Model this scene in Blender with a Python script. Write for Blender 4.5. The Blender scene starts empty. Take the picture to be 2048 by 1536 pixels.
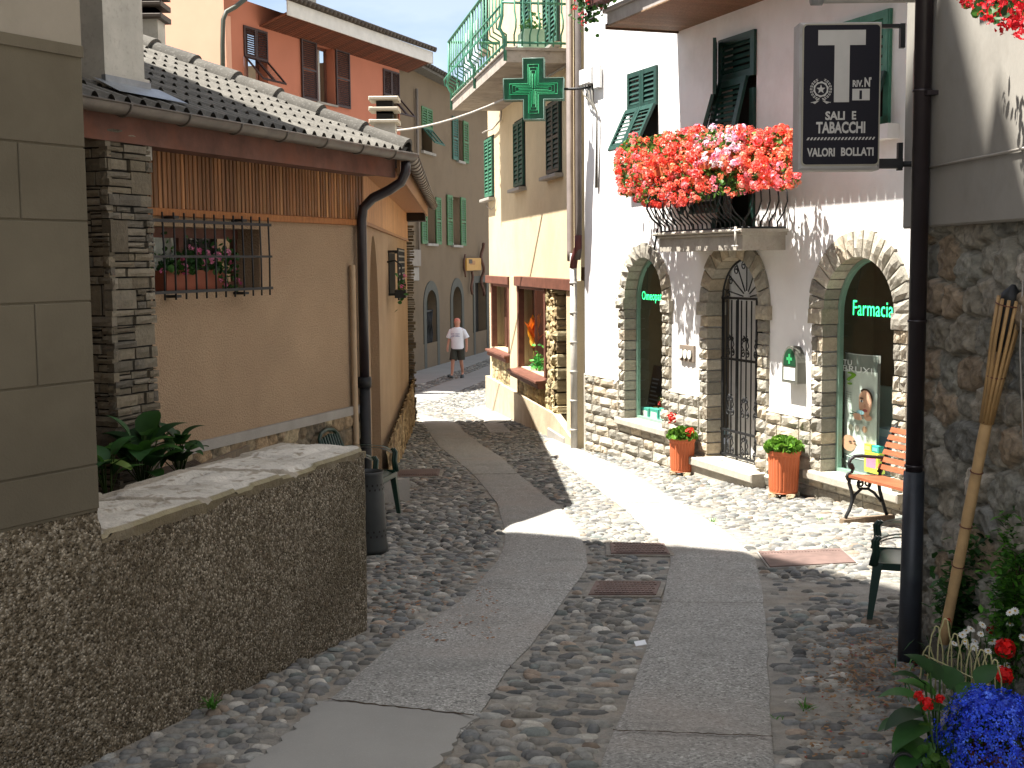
import bpy, math, random
import numpy as np
from mathutils import Vector
from mathutils.geometry import tessellate_polygon
random.seed(7); rng = np.random.default_rng(7)
C = bpy.context.scene.collection
sin, cos, PI, R_ = math.sin, math.cos, math.pi, math.radians
U = random.uniform
sc = bpy.context.scene

# ------------------------------------------------------------------ camera
FPX, PITCH, ROLL, CAMZ = 2550.0, R_(5.51), R_(-0.5), 1.6
K = 2550/2200                                      # depths below were first measured for a shorter lens
cam = bpy.data.cameras.new('camera'); co = bpy.data.objects.new('camera', cam); C.objects.link(co)
co.location = (0, 0, CAMZ)
from mathutils import Matrix
MR = Matrix.Rotation(PI/2-PITCH, 3, 'X') @ Matrix.Rotation(ROLL, 3, 'Z')
co.rotation_euler = MR.to_euler()
cam.sensor_width = 36; cam.lens = 36*FPX/2048; cam.clip_end = 2000; cam.clip_start = .05
sc.camera = co

def ray(u, v):
    d = MR @ Vector(((u-1024)/FPX, -(v-768)/FPX, -1)); return d/d.y
GD = [(-30,-.9),(-5,1.12),(0,1.52),(4,1.84),(6,2.0),(8,2.16),(11,2.4),(16,2.72),(23.4,3.07),(31.5,3.40),(44,3.48),(80,3.5)]
GX = [a*K for a, b in GD]; GY = [b for a, b in GD]
def gz(y): return CAMZ - float(np.interp(y, GX, GY))
def gp(u, v):
    d = ray(u, v); lo, hi = 1.0, 100.0
    for _ in range(50):
        m = (lo+hi)/2
        if CAMZ+d.z*m > gz(m): lo = m
        else: hi = m
    return Vector((d.x*lo, lo, gz(lo)))
def at(u, v, y):                                   # the point a distance y ahead seen at a place of the photo
    d = ray(u, v)*(y*K); return Vector((d.x, d.y, CAMZ+d.z))

class Fr:
    """vertical wall plane: t runs to the right for someone facing it, n points out of it"""
    def __init__(s, x, y, tx, ty):
        L = math.hypot(tx, ty); s.o = Vector((x, y, 0)); s.t = Vector((tx/L, ty/L, 0)); s.n = Vector((s.t.y, -s.t.x, 0))
    def P(s, a, z, o=0.0): 
        q = s.o + s.t*a + s.n*o; return Vector((q.x, q.y, z))
    def px(s, u, v, off=0.0):
        d = ray(u, v); k = (off + s.o.dot(s.n))/(d.x*s.n.x+d.y*s.n.y)
        p = Vector((d.x*k, k, 0)); return ((p-s.o).dot(s.t), CAMZ+d.z*k)
    def sub(s, a, o=0.0):
        q = s.P(a, 0, o); return Fr(q.x, q.y, s.t.x, s.t.y)
    def left(s, a=0.0, o=0.0):                     # plane at right angles whose n is -t
        q = s.P(a, 0, o); return Fr(q.x, q.y, s.n.x, s.n.y)
    def right(s, a=0.0, o=0.0):                    # plane at right angles whose n is +t
        q = s.P(a, 0, o); return Fr(q.x, q.y, -s.n.x, -s.n.y)

def FrK(x, y, tx, ty): return Fr(x, y*K, tx, ty*K)
def S(r, g, b):
    f = lambda c: (c/255/12.92 if c <= 10 else ((c/255+.055)/1.055)**2.4)
    return (f(r), f(g), f(b))

# ------------------------------------------------------------------ mesh builder
class MB:
    def __init__(s): s.v=[]; s.f=[]; s.c=[]; s.s=[]; s.m=[]; s.col=(1,1,1); s.mi=0; s.sm=False
    def add(s, vs, fs, col=None, sm=None):
        b = len(s.v); s.v.extend([(p[0],p[1],p[2]) for p in vs]); c = col or s.col; s.c.extend([c]*len(vs))
        s.f.extend([tuple(i+b for i in f) for f in fs]); k = len(fs)
        s.s.extend([s.sm if sm is None else sm]*k); s.m.extend([s.mi]*k)
    def poly(s, ps, col=None): s.add(ps, [tuple(range(len(ps)))], col)
    def box(s, p, a, b, c, col=None):
        p=Vector(p);a=Vector(a);b=Vector(b);c=Vector(c)
        vs=[p,p+a,p+a+b,p+b,p+c,p+a+c,p+a+b+c,p+b+c]
        s.add(vs,[(0,3,2,1),(4,5,6,7),(0,1,5,4),(1,2,6,5),(2,3,7,6),(3,0,4,7)],col)
    def fbox(s, fr, s0, s1, z0, z1, o0, o1, col=None):
        s.box(fr.P(s0,z0,o0), fr.t*(s1-s0), Vector((0,0,z1-z0)), fr.n*(o1-o0), col)
    def cbox(s, fr, s0, s1, z0, z1, o0, o1, ch=.01, col=None):   # box with chamfered front edges
        P=fr.P; h=ch
        vs=[P(s0,z0,o0),P(s1,z0,o0),P(s1,z1,o0),P(s0,z1,o0),P(s0,z0,o1-h),P(s1,z0,o1-h),P(s1,z1,o1-h),P(s0,z1,o1-h),
            P(s0+h,z0+h,o1),P(s1-h,z0+h,o1),P(s1-h,z1-h,o1),P(s0+h,z1-h,o1)]
        s.add(vs,[(0,3,2,1),(0,1,5,4),(1,2,6,5),(2,3,7,6),(3,0,4,7),(4,5,9,8),(5,6,10,9),(6,7,11,10),(7,4,8,11),(8,9,10,11)],col)
    def tube(s, pts, r, n=8, caps=True, col=None, sm=True, closed=False):
        pts=[Vector(p) for p in pts]; k=len(pts); rs = r if isinstance(r,(list,tuple)) else [r]*k
        T=[]
        for i in range(k):
            if closed: d=pts[(i+1)%k]-pts[i-1]
            else: d=pts[min(i+1,k-1)]-pts[max(i-1,0)]
            T.append(d.normalized() if d.length>1e-9 else Vector((0,0,1)))
        up=Vector((0,0,1)) if abs(T[0].z)<.9 else Vector((1,0,0))
        x=T[0].cross(up).normalized(); vs=[]
        for i in range(k):
            x=(x-T[i]*x.dot(T[i])); x=x.normalized() if x.length>1e-6 else T[i].orthogonal().normalized()
            y=T[i].cross(x)
            for j in range(n):
                a=2*PI*j/n; vs.append(pts[i]+x*(rs[i]*cos(a))+y*(rs[i]*sin(a)))
        fs=[]
        for i in range(k if closed else k-1):
            for j in range(n):
                a=i*n+j; b=i*n+(j+1)%n; i2=(i+1)%k; fs.append((a,b,i2*n+(j+1)%n,i2*n+j))
        if caps and not closed: fs+= [tuple(range(n-1,-1,-1)), tuple((k-1)*n+j for j in range(n))]
        s.add(vs,fs,col,sm)
    def lathe(s, c, prof, n=24, col=None, sm=True, ax=None):
        c=Vector(c); vs=[]; fs=[]; k=len(prof)
        for r,z in prof:
            for j in range(n):
                a=2*PI*j/n; vs.append(c+Vector((r*cos(a),r*sin(a),z)))
        for i in range(k-1):
            for j in range(n): fs.append((i*n+j,i*n+(j+1)%n,(i+1)*n+(j+1)%n,(i+1)*n+j))
        s.add(vs,fs,col,sm)
    def prism(s, fr, pts, o0, o1, col=None, back=False):
        k=len(pts); lo=[fr.P(a,z,o0) for a,z in pts]; hi=[fr.P(a,z,o1) for a,z in pts]
        tri=tessellate_polygon([[Vector((a,z,0)) for a,z in pts]])
        fs=[tuple(i+k for i in t) for t in tri]
        if back: fs+=[tuple(reversed(t)) for t in tri]
        fs+=[(i,(i+1)%k,k+(i+1)%k,k+i) for i in range(k)]
        s.add(lo+hi,fs,col)
    def flat(s, fr, pts, o, col=None): s.poly([fr.P(a,z,o) for a,z in pts], col) if len(pts)<5 else s.prism0(fr,pts,o,col)
    def prism0(s, fr, pts, o, col=None):
        s.add([fr.P(a,z,o) for a,z in pts], tessellate_polygon([[Vector((a,z,0)) for a,z in pts]]), col)
    def wall(s, fr, outer, holes=(), o=0.0, depth=None, col=None):
        loops=[outer]+list(holes); vs=[fr.P(a,z,o) for L in loops for a,z in L]
        s.add(vs, tessellate_polygon([[Vector((a,z,0)) for a,z in L] for L in loops]), col)
        if depth:
            for L in holes:
                k=len(L); q=[fr.P(a,z,o) for a,z in L]+[fr.P(a,z,o-depth) for a,z in L]
                s.add(q,[(i,(i+1)%k,k+(i+1)%k,k+i) for i in range(k)],col)
    def grid(s, fn, nu, nv, col=None, sm=True, colfn=None):
        b=len(s.v); vs=[fn(i/nu,j/nv) for j in range(nv+1) for i in range(nu+1)]
        fs=[(j*(nu+1)+i,j*(nu+1)+i+1,(j+1)*(nu+1)+i+1,(j+1)*(nu+1)+i) for j in range(nv) for i in range(nu)]
        s.add(vs,fs,col,sm)
        if colfn:
            cs=[colfn(i/nu,j/nv) for j in range(nv+1) for i in range(nu+1)]; s.c[b:]=cs
    def rock(s, fr, s0, s1, z0, z1, o0, o1, amp=.015, col=(1,1,1), nx=4, nz=3, jit=.006, ch=.012):
        vs=[]; W=nx+1
        for j in range(nz+1):
            for i in range(nx+1):
                e=(i in(0,nx)) or (j in(0,nz))
                a=s0+(s1-s0)*i/nx+U(-jit,jit)*(0 if e else 2.5); z=z0+(z1-z0)*j/nz+U(-jit,jit)*(0 if e else 1.5)
                if i==0: a+=U(0,jit)
                if i==nx: a-=U(0,jit)
                if j==0: z+=U(0,jit)
                if j==nz: z-=U(0,jit)
                vs.append(fr.P(a,z,(o1-ch-U(0,.3)*amp) if e else o1+U(-.5,1)*amp))
        fs=[(j*W+i,j*W+i+1,(j+1)*W+i+1,(j+1)*W+i) for j in range(nz) for i in range(nx)]
        ring=[i for i in range(W)]+[j*W+nx for j in range(1,nz+1)]+[nz*W+i for i in range(nx-1,-1,-1)]+[j*W for j in range(nz-1,0,-1)]
        k=len(vs); n=len(ring)
        for r in ring:
            q=vs[r]; d=(q-fr.o).dot(fr.n); vs.append(q-fr.n*(d-o0))
        fs+=[(ring[(i+1)%n],ring[i],k+i,k+(i+1)%n) for i in range(n)]
        s.add(vs,fs,col,False)
    def build(s, name, mats, parent=None, loc=None):
        off=Vector((0,0,0)); p=parent
        while p is not None: off+=p.location; p=p.parent
        if parent is None and loc is not None: off=Vector(loc)
        me=bpy.data.meshes.new(name)
        vs=np.array(s.v,dtype=float).reshape(-1,3)-np.array(off)
        me.from_pydata(vs.tolist(),[],s.f)
        at_=me.color_attributes.new('col','FLOAT_COLOR','POINT')
        a=np.ones((len(s.v),4),dtype=np.float32); a[:,:3]=np.array(s.c,dtype=np.float32).reshape(-1,3); at_.data.foreach_set('color',a.ravel())
        me.polygons.foreach_set('use_smooth',np.array(s.s,dtype=bool))
        mats = mats if isinstance(mats,(list,tuple)) else [mats]
        for m in mats: me.materials.append(m)
        me.polygons.foreach_set('material_index',np.array(s.m,dtype=np.int32)); me.update()
        o=bpy.data.objects.new(name,me); C.objects.link(o); o.parent=parent
        if parent is None and loc is not None: o.location=loc
        return o

def tag(o, label=None, cat=None, group=None, kind=None):
    if label: o['label']=label
    if cat: o['category']=cat
    if group: o['group']=group
    if kind: o['kind']=kind
    return o
def thing(name, label, cat, loc=(0,0,0), group=None):
    o=bpy.data.objects.new(name,None); C.objects.link(o); o.location=loc; o.empty_display_size=.1
    return tag(o,label,cat,group)
def copy_tree(o, parent=None):
    c=o.copy(); C.objects.link(c)
    if parent is not None: c.parent=parent
    for ch in list(o.children): copy_tree(ch,c)
    return c

def text_on(mb, body, fr, s0, s1, z0, z1, o, col=None, space=1.0, off=0.0):
    cu=bpy.data.curves.new('lettering','FONT'); cu.body=body; cu.space_character=space; cu.resolution_u=3; cu.offset=off
    ob=bpy.data.objects.new('lettering',cu); C.objects.link(ob)
    dg=bpy.context.evaluated_depsgraph_get(); dg.update(); me=ob.evaluated_get(dg).to_mesh()
    vs=[v.co.copy() for v in me.vertices]; fs=[tuple(p.vertices) for p in me.polygons]
    ob.evaluated_get(dg).to_mesh_clear(); bpy.data.objects.remove(ob); bpy.data.curves.remove(cu)
    x0=min(v.x for v in vs); x1=max(v.x for v in vs); y0=min(v.y for v in vs); y1=max(v.y for v in vs)
    mb.add([fr.P(s0+(v.x-x0)/(x1-x0)*(s1-s0), z0+(v.y-y0)/(y1-y0)*(z1-z0), o) for v in vs],fs,col)

# ------------------------------------------------------------------ numpy noise
def vnoise(x, y, seed=0):
    xi=np.floor(x).astype(int); yi=np.floor(y).astype(int); xf=x-xi; yf=y-yi
    h=lambda a,b: ((np.sin(a*127.1+b*311.7+seed*74.7)*43758.5453)%1.0)
    u=xf*xf*(3-2*xf); v=yf*yf*(3-2*yf)
    return (h(xi,yi)*(1-u)+h(xi+1,yi)*u)*(1-v)+(h(xi,yi+1)*(1-u)+h(xi+1,yi+1)*u)*v
def fbm(x, y, seed=0, oc=4):
    r=0; a=.5
    for k in range(oc): r=r+a*vnoise(x*2**k,y*2**k,seed+k); a*=.5
    return r
def inside(px, py, poly):
    r=np.zeros(np.shape(px),bool); n=len(poly)
    for i in range(n):
        x1,y1=poly[i]; x2,y2=poly[(i+1)%n]
        if y1==y2: continue
        c=((y1>py)!=(y2>py))&(px<(x2-x1)*(py-y1)/(y2-y1)+x1); r^=c
    return r

def rubble(mb, fr, s0, s1, z0, z1, o, cell, aspect, pal, mortar, h=.03, res=.012, wid=.22, seed=1, keep=None, coords=None):
    """masonry of odd stones bedded in mortar as one relief sheet"""
    na=max(2,int((s1-s0)/res)); nz=max(2,int((z1-z0)/res))
    A,Z=np.meshgrid(np.linspace(s0,s1,na+1),np.linspace(z0,z1,nz+1))
    g=np.random.default_rng(seed); cs=cell*aspect; cz=cell
    ii,jj=np.meshgrid(np.arange(int((s1-s0)/cs)+3)-1,np.arange(int((z1-z0)/cz)+3)-1)
    sx=s0+(ii+.5*(jj%2)+g.uniform(-.3,.3,ii.shape))*cs; sz=z0+(jj+g.uniform(-.3,.3,ii.shape))*cz
    sx=sx.ravel(); sz=sz.ravel(); n=len(sx)
    wa=A/cs+.35*(fbm(A/cell*1.6,Z/cell*1.6,seed)-.5); wz=Z/cz+.35*(fbm(A/cell*1.6,Z/cell*1.6,seed+9)-.5)
    d1=np.full(A.shape,9.); d2=np.full(A.shape,9.); idx=np.zeros(A.shape,int)
    sc_=g.uniform(.75,1.3,n)
    for k in range(n):
        d=(np.abs(wa-sx[k]/cs)**2.6+np.abs(wz-sz[k]/cz)**2.6)**(1/2.6)*sc_[k]
        m=d<d1; d2=np.where(m,d1,np.minimum(d2,d)); idx=np.where(m,k,idx); d1=np.where(m,d,d1)
    e=np.clip((d2-d1)/wid-.12*fbm(A*60,Z*60,seed+3),0,1); e=e*e*(3-2*e)
    hk=g.uniform(.35,1.0,n)[idx]
    H=e*hk*h+(fbm(A*28,Z*28,seed+5)-.5)*h*.7+(fbm(A*9,Z*9,seed+6)-.5)*h*.4
    pal=np.array(pal); pk=pal[g.integers(0,len(pal),n)]*g.uniform(.75,1.25,(n,1))
    nn=(.6+.8*fbm(A*35,Z*35,seed+7))[...,None]
    col=pk[idx]*nn; mm=np.clip((e-.12)*4,0,1)[...,None]
    col=col*mm+np.array(mortar)*(.8+.4*fbm(A*50,Z*50,seed+8))[...,None]*(1-mm)
    b=len(mb.v)
    T=np.array(fr.t); N=np.array(fr.n); O=np.array(fr.o)
    pts=O+A[...,None]*T+(o+H)[...,None]*N; pts[...,2]=Z
    if coords is not None: pts=coords(A,Z,o+H)
    W=na+1
    fs=[(j*W+i,j*W+i+1,(j+1)*W+i+1,(j+1)*W+i) for j in range(nz) for i in range(na) if keep is None or keep(A[j,i],Z[j,i])]
    mb.v.extend(map(tuple,pts.reshape(-1,3).tolist())); mb.c.extend(map(tuple,col.reshape(-1,3).tolist()))
    mb.f.extend([tuple(q+b for q in f) for f in fs]); mb.s.extend([True]*len(fs)); mb.m.extend([mb.mi]*len(fs))

# ------------------------------------------------------------------ materials
class NT:
    def __init__(s, name):
        s.m=bpy.data.materials.new(name); s.m.use_nodes=True; s.t=s.m.node_tree; s.n=s.t.nodes; s.l=s.t.links
        s.b=s.n['Principled BSDF']; s.tc=s.n.new('ShaderNodeTexCoord').outputs['Object']
    def new(s, ty, **k):
        x=s.n.new(ty)
        for a,b in k.items(): setattr(x,a,b)
        return x
    def link(s, a, b): s.l.new(a,b)
    def map(s, scale=(1,1,1)):
        m=s.new('ShaderNodeMapping'); m.inputs['Scale'].default_value=scale; s.link(s.tc,m.inputs['Vector']); return m.outputs[0]
    def noise(s, scale, detail=4, rough=.6, vec=None):
        x=s.new('ShaderNodeTexNoise'); x.inputs['Scale'].default_value=scale; x.inputs['Detail'].default_value=detail; x.inputs['Roughness'].default_value=rough
        s.link(vec or s.tc,x.inputs['Vector']); return x.outputs['Fac']
    def voro(s, scale, vec=None, out='Distance', feature='F1'):
        x=s.new('ShaderNodeTexVoronoi'); x.feature=feature; x.inputs['Scale'].default_value=scale; s.link(vec or s.tc,x.inputs['Vector']); return x.outputs[out]
    def ramp(s, fac, stops):
        r=s.new('ShaderNodeValToRGB'); e=r.color_ramp.elements
        while len(e)<len(stops): e.new(.5)
        for i,(p,c) in enumerate(stops):
            e[i].position=p; e[i].color=(c,c,c,1) if isinstance(c,(int,float)) else (*c,1)
        s.link(fac,r.inputs[0]); return r.outputs[0]
    def mix(s, fac, a, b, mode='MIX'):
        m=s.new('ShaderNodeMix',data_type='RGBA',blend_type=mode)
        for i,x in ((0,fac),(6,a),(7,b)):
            if isinstance(x,(int,float)) : m.inputs[i].default_value = x if i==0 else (x,x,x,1)
            elif isinstance(x,tuple): m.inputs[i].default_value=(*x,1)
            else: s.link(x,m.inputs[i])
        return m.outputs[2]
    def attr(s, name='col'):
        a=s.new('ShaderNodeAttribute'); a.attribute_name=name; return a.outputs['Color']
    def bump(s, h, strength, dist):
        b=s.new('ShaderNodeBump'); b.inputs['Strength'].default_value=strength; b.inputs['Distance'].default_value=dist
        s.link(h,b.inputs['Height'])
        if s.b.inputs['Normal'].links: s.link(s.b.inputs['Normal'].links[0].from_socket,b.inputs['Normal'])
        s.link(b.outputs[0],s.b.inputs['Normal'])
    def done(s, col=None, rough=.8, spec=.3, metal=0):
        if col is not None:
            if isinstance(col,tuple): s.b.inputs['Base Color'].default_value=(*col,1)
            else: s.link(col,s.b.inputs['Base Color'])
        if isinstance(rough,(int,float)): s.b.inputs['Roughness'].default_value=rough
        else: s.link(rough,s.b.inputs['Roughness'])
        s.b.inputs['Specular IOR Level'].default_value=spec; s.b.inputs['Metallic'].default_value=metal
        return s.m
def sca(c, k): return tuple(min(1,x*k) for x in c)
def pm(name, col, rough=.8, var=.15, vs=4, spk=0, ss=120, spkcol=None, bump=.3, bs=60, bd=.01, attr=False, metal=0, spec=.3, dirt=None, ds=1.2, stretch=(1,1,1)):
    n=NT(name); vec=n.map(stretch) if stretch!=(1,1,1) else None
    if attr:
        base=n.attr() if min(col)>.99 else n.mix(1,n.attr(),col,'MULTIPLY'); c=n.mix(n.ramp(n.noise(vs,vec=vec),[(.3,0),(.7,1)]),n.mix(1,base,1-var,'MULTIPLY'),n.mix(1,base,1+var,'MULTIPLY'))
    else: c=n.mix(n.ramp(n.noise(vs,vec=vec),[(.3,0),(.7,1)]),sca(col,1-var),sca(col,1+var))
    if spk: c=n.mix(n.ramp(n.noise(ss,2,vec=vec),[(.55,0),(.7,spk)]),c,spkcol or sca(col,.4))
    if dirt: c=n.mix(n.ramp(n.noise(ds,5,.65),[(.5,0),(.72,.7)]),c,dirt)
    if bump: n.bump(n.noise(bs,4,.65,vec=vec),bump,bd)
    return n.done(c,rough,spec,metal)
def leafmat(name, trans=.35, rough=.55):
    n=NT(name); a=n.attr(); c=n.mix(n.noise(30,2),n.mix(1,a,.75,'MULTIPLY'),n.mix(1,a,1.2,'MULTIPLY'))
    n.done(c,rough,.35); tr=n.new('ShaderNodeBsdfTranslucent'); n.link(c,tr.inputs[0]); mx=n.new('ShaderNodeMixShader'); mx.inputs[0].default_value=trans
    n.link(n.b.outputs[0],mx.inputs[1]); n.link(tr.outputs[0],mx.inputs[2]); n.link(mx.outputs[0],n.n['Material Output'].inputs[0]); return n.m
def glassmat(name, tint=(.95,.99,.97), refl=.12):
    n=NT(name); n.n.remove(n.b); t=n.new('ShaderNodeBsdfTransparent'); t.inputs[0].default_value=(*tint,1)
    g=n.new('ShaderNodeBsdfGlossy'); g.inputs['Roughness'].default_value=.02; lw=n.new('ShaderNodeLayerWeight'); lw.inputs[0].default_value=.5; pw=n.new('ShaderNodeMath',operation='POWER'); pw.inputs[1].default_value=4; n.link(lw.outputs['Facing'],pw.inputs[0]); f=n.new('ShaderNodeMath',operation='MULTIPLY_ADD'); f.inputs[1].default_value=.6; f.inputs[2].default_value=.045; n.link(pw.outputs[0],f.inputs[0])
    mx=n.new('ShaderNodeMixShader'); n.link(f.outputs[0],mx.inputs[0]); n.link(t.outputs[0],mx.inputs[1]); n.link(g.outputs[0],mx.inputs[2])
    n.link(mx.outputs[0],n.n['Material Output'].inputs[0]); return n.m
def emat(name, col, st):
    n=NT(name); n.b.inputs['Emission Color'].default_value=(*col,1); n.b.inputs['Emission Strength'].default_value=st; return n.done(col,.5)

M={}
M['white_wall']=pm('white_render',(.80,.79,.78),.9,.04,2,bump=.25,bs=90,bd=.004,dirt=(.62,.60,.57),ds=.9)
M['stone']=pm('rock_faced_stone',(1,1,1),.9,.16,25,spk=.25,ss=60,spkcol=(.10,.095,.08),bump=.6,bs=45,bd=.012,attr=True)
M['rub']=pm('rubble_stone',(1,1,1),.92,.25,22,spk=.35,ss=55,spkcol=(.08,.078,.07),bump=.9,bs=55,bd=.012,attr=True,spec=.2)
M['mortar']=pm('mortar',(.40,.37,.31),.95,.2,12,bump=.5,bs=70,bd=.008)
M['cobble']=pm('cobble',(1,1,1),.88,.25,28,spk=.3,ss=90,spkcol=(.05,.05,.05),bump=.35,bs=80,bd=.004,attr=True,spec=.2)
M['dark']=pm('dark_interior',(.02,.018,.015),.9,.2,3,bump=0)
M['iron']=pm('black_iron',(.012,.013,.014),.55,.3,20,bump=.1,bs=80,bd=.002,spec=.4)
M['shutter']=pm('green_shutter_paint',(.010,.045,.034),.5,.25,9,bump=.1,bs=60,bd=.002,spec=.4)
M['plastic_green']=pm('dark_green_plastic',(.006,.030,.020),.35,.1,9,bump=0,spec=.5)
M['glass']=glassmat('window_glass'); M['leaf']=leafmat('leaves'); M['petal']=leafmat('petals',.3,.6)
M['terracotta']=pm('terracotta_plastic',(.47,.12,.045),.55,.08,5,bump=.1,bs=60,bd=.002,dirt=(.42,.12,.06),ds=6)
M['col']=pm('painted',(1,1,1),.6,.06,8,bump=.05,bs=60,bd=.002,attr=True)
M['wood_attr']=pm('weathered_wood',(1,1,1),.7,.3,10,bump=.3,bs=40,bd=.004,attr=True,stretch=(6,6,1))
def roughcast(name, c1, c2, c3, scale, bd):
    n=NT(name); v=n.voro(scale); k=n.voro(scale,out='Color'); s_=n.new('ShaderNodeSeparateColor'); n.link(k,s_.inputs[0])
    c=n.ramp(s_.outputs[0],[(.0,c1),(.45,c2),(1,c3)])
    c=n.mix(n.ramp(v,[(.4,0),(.75,.7)]),c,sca(c1,.45)); c=n.mix(n.ramp(n.noise(1.6,5,.7),[(.42,.0),(.7,.6)]),c,sca(c1,.8)); c=n.mix(n.ramp(n.noise(.8,5,.65),[(.55,0),(.7,.35)]),c,(.10,.085,.045)); c=n.mix(n.ramp(n.noise(34,3,.6),[(.45,0),(.65,.55)]),c,sca(c1,.6))
    n.bump(n.ramp(v,[(0,1),(.6,0)]),1.0,bd); n.bump(n.noise(7,4),.5,.03)
    return n.done(c,.95,.15)
M['roughcast']=roughcast('pebbledash',(.10,.078,.05),(.27,.222,.155),(.56,.49,.385),82,.018)
M['plaster_B']=pm('ochre_roughcast',(.39,.275,.174),.95,.10,1.2,spk=.5,ss=95,spkcol=(.25,.165,.10),bump=1.0,bs=70,bd=.02,dirt=(.33,.22,.138),ds=.8)
M['plaster_G']=pm('cream_roughcast',(.58,.475,.305),.95,.08,1.5,spk=.35,ss=70,spkcol=(.36,.27,.15),bump=.6,bs=55,bd=.012,dirt=(.47,.375,.235),ds=.7)
M['plaster_E']=pm('grey_beige_render',(.165,.122,.078),.95,.14,.8,bump=.4,bs=30,bd=.01,dirt=(.115,.088,.06),ds=.8)
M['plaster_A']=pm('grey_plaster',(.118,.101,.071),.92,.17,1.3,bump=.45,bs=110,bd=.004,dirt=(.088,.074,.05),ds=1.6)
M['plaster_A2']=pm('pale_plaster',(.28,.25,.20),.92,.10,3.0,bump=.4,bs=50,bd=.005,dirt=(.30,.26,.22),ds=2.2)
M['plaster_C']=pm('grey_cement_render',(.29,.272,.24),.92,.10,1.6,bump=.35,bs=40,bd=.005,dirt=(.19,.175,.15),ds=1.4,stretch=(1,1,.35))
M['salmon']=pm('salmon_render',(.45,.165,.10),.92,.05,1.2,bump=.25,bs=70,bd=.004)
M['pink']=pm('sunlit_and_pilaster_pink',(.66,.36,.25),.92,.04,1.2,bump=.2,bs=70,bd=.004)  # lighter tone paints sunlight onto the gable; also used on the corner pilaster
M['wood_strip']=pm('varnished_slats',(1,1,1),.5,.45,3,bump=.3,bs=30,bd=.004,stretch=(9,9,.35),attr=True)
M['brown_metal']=pm('brown_gutter_metal',(.105,.085,.068),.5,.25,6,bump=.1,bs=30,bd=.003,spec=.5,dirt=(.15,.13,.10),ds=4)
M['fascia']=pm('rusty_fascia',(.13,.060,.042),.75,.3,5,bump=.2,bs=40,bd=.004,dirt=(.18,.065,.035),ds=3)
M['tile']=pm('grey_concrete_tile',(.108,.101,.088),.9,.2,6,spk=.4,ss=50,spkcol=(.24,.23,.21),bump=.4,bs=80,bd=.006,attr=True)
M['chimney']=pm('cement_chimney',(.44,.42,.37),.9,.12,5,spk=.3,ss=30,spkcol=(.25,.23,.2),bump=.3,bs=50,bd=.005)
M['downpipe']=pm('dark_brown_downpipe',(.022,.016,.018),.35,.2,4,bump=.05,bs=30,bd=.002,spec=.5)
M['signmetal']=pm('sign_frame',(.40,.39,.38),.5,.1,8,bump=.1,bs=50,bd=.002,dirt=(.30,.25,.19),ds=5)
M['brownpaint']=pm('brown_window_paint',(.13,.052,.034),.6,.25,8,bump=.2,bs=40,bd=.003)
def aggregate(name, c0, lo, hi, scale):
    n=NT(name); k=n.voro(scale,out='Color'); s_=n.new('ShaderNodeSeparateColor'); n.link(k,s_.inputs[0])
    c=n.ramp(s_.outputs[0],[(0,lo),(.4,c0),(.75,c0),(1,hi)])
    c=n.mix(n.ramp(n.noise(1.1,6,.65),[(.3,.0),(.7,.5)]),c,sca(c0,.75)); c=n.mix(n.ramp(n.noise(300,2),[(.5,0),(.8,.4)]),c,hi)
    c=n.mix(n.ramp(n.noise(.55,4,.6),[(.5,0),(.72,.45)]),c,(.34,.28,.235)); c=n.mix(n.ramp(n.noise(2.3,6,.75),[(.52,0),(.68,.5)]),c,sca(c0,.55))
    n.bump(n.noise(130,3),.5,.005); n.bump(n.voro(scale),.35,.004)
    return n.done(c,.9,.2)
M['concrete']=aggregate('aggregate_concrete',(.275,.268,.248),(.085,.085,.078),(.50,.49,.46),105)
M['patch']=pm('smooth_concrete_patch',(.265,.258,.238),.9,.08,2,spk=.3,ss=140,spkcol=(.36,.355,.33),bump=.3,bs=160,bd=.003)
M['bed']=pm('sandy_mortar_bed',(.245,.23,.202),.95,.25,9,spk=.35,ss=160,spkcol=(.10,.09,.08),bump=.8,bs=45,bd=.02,dirt=(.23,.18,.125),ds=1.5)
M['ironplate']=pm('rusty_iron_plate',(.135,.088,.075),.7,.25,12,bump=.2,bs=90,bd=.003,spec=.4)
M['coping']=pm('flaky_cement_coping',(.46,.435,.39),.95,.15,5,attr=True,spk=.35,ss=18,spkcol=(.20,.17,.13),bump=.8,bs=22,bd=.02,dirt=(.30,.265,.21),ds=3)
M['grey_cement']=pm('grey_cement',(.30,.28,.25),.92,.12,4,bump=.4,bs=60,bd=.006)
M['soil']=pm('soil',(.05,.035,.022),.95,.4,9,bump=.9,bs=30,bd=.03)
M['palepipe']=pm('pale_pipe',(.42,.40,.36),.6,.15,6,bump=.1,bs=40,bd=.002)
M['beigepipe']=pm('beige_pipe',(.42,.30,.19),.6,.1,6,bump=.1,bs=40,bd=.002)
M['whitebox']=pm('white_plastic',(.75,.75,.74),.5,.05,6,bump=0)
M['cable']=pm('cable',(.35,.32,.28),.6,.1,6,bump=0)
M['bench_wood']=pm('varnished_bench_wood',(.27,.085,.038),.4,.25,8,bump=.2,bs=50,bd=.003,spec=.5,stretch=(1,1,6))
M['bamboo']=pm('bamboo',(.46,.30,.145),.5,.15,14,bump=.15,bs=60,bd=.003,attr=True)
M['skin']=pm('skin',(.50,.25,.17),.6,.08,20,bump=0,attr=True)
M['greenpaint']=pm('green_railing_paint',(.06,.20,.135),.5,.2,9,bump=.1,bs=50,bd=.002)
M['bin']=pm('dark_grey_bin',(.035,.037,.035),.5,.15,6,bump=.1,bs=60,bd=.003)
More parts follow.
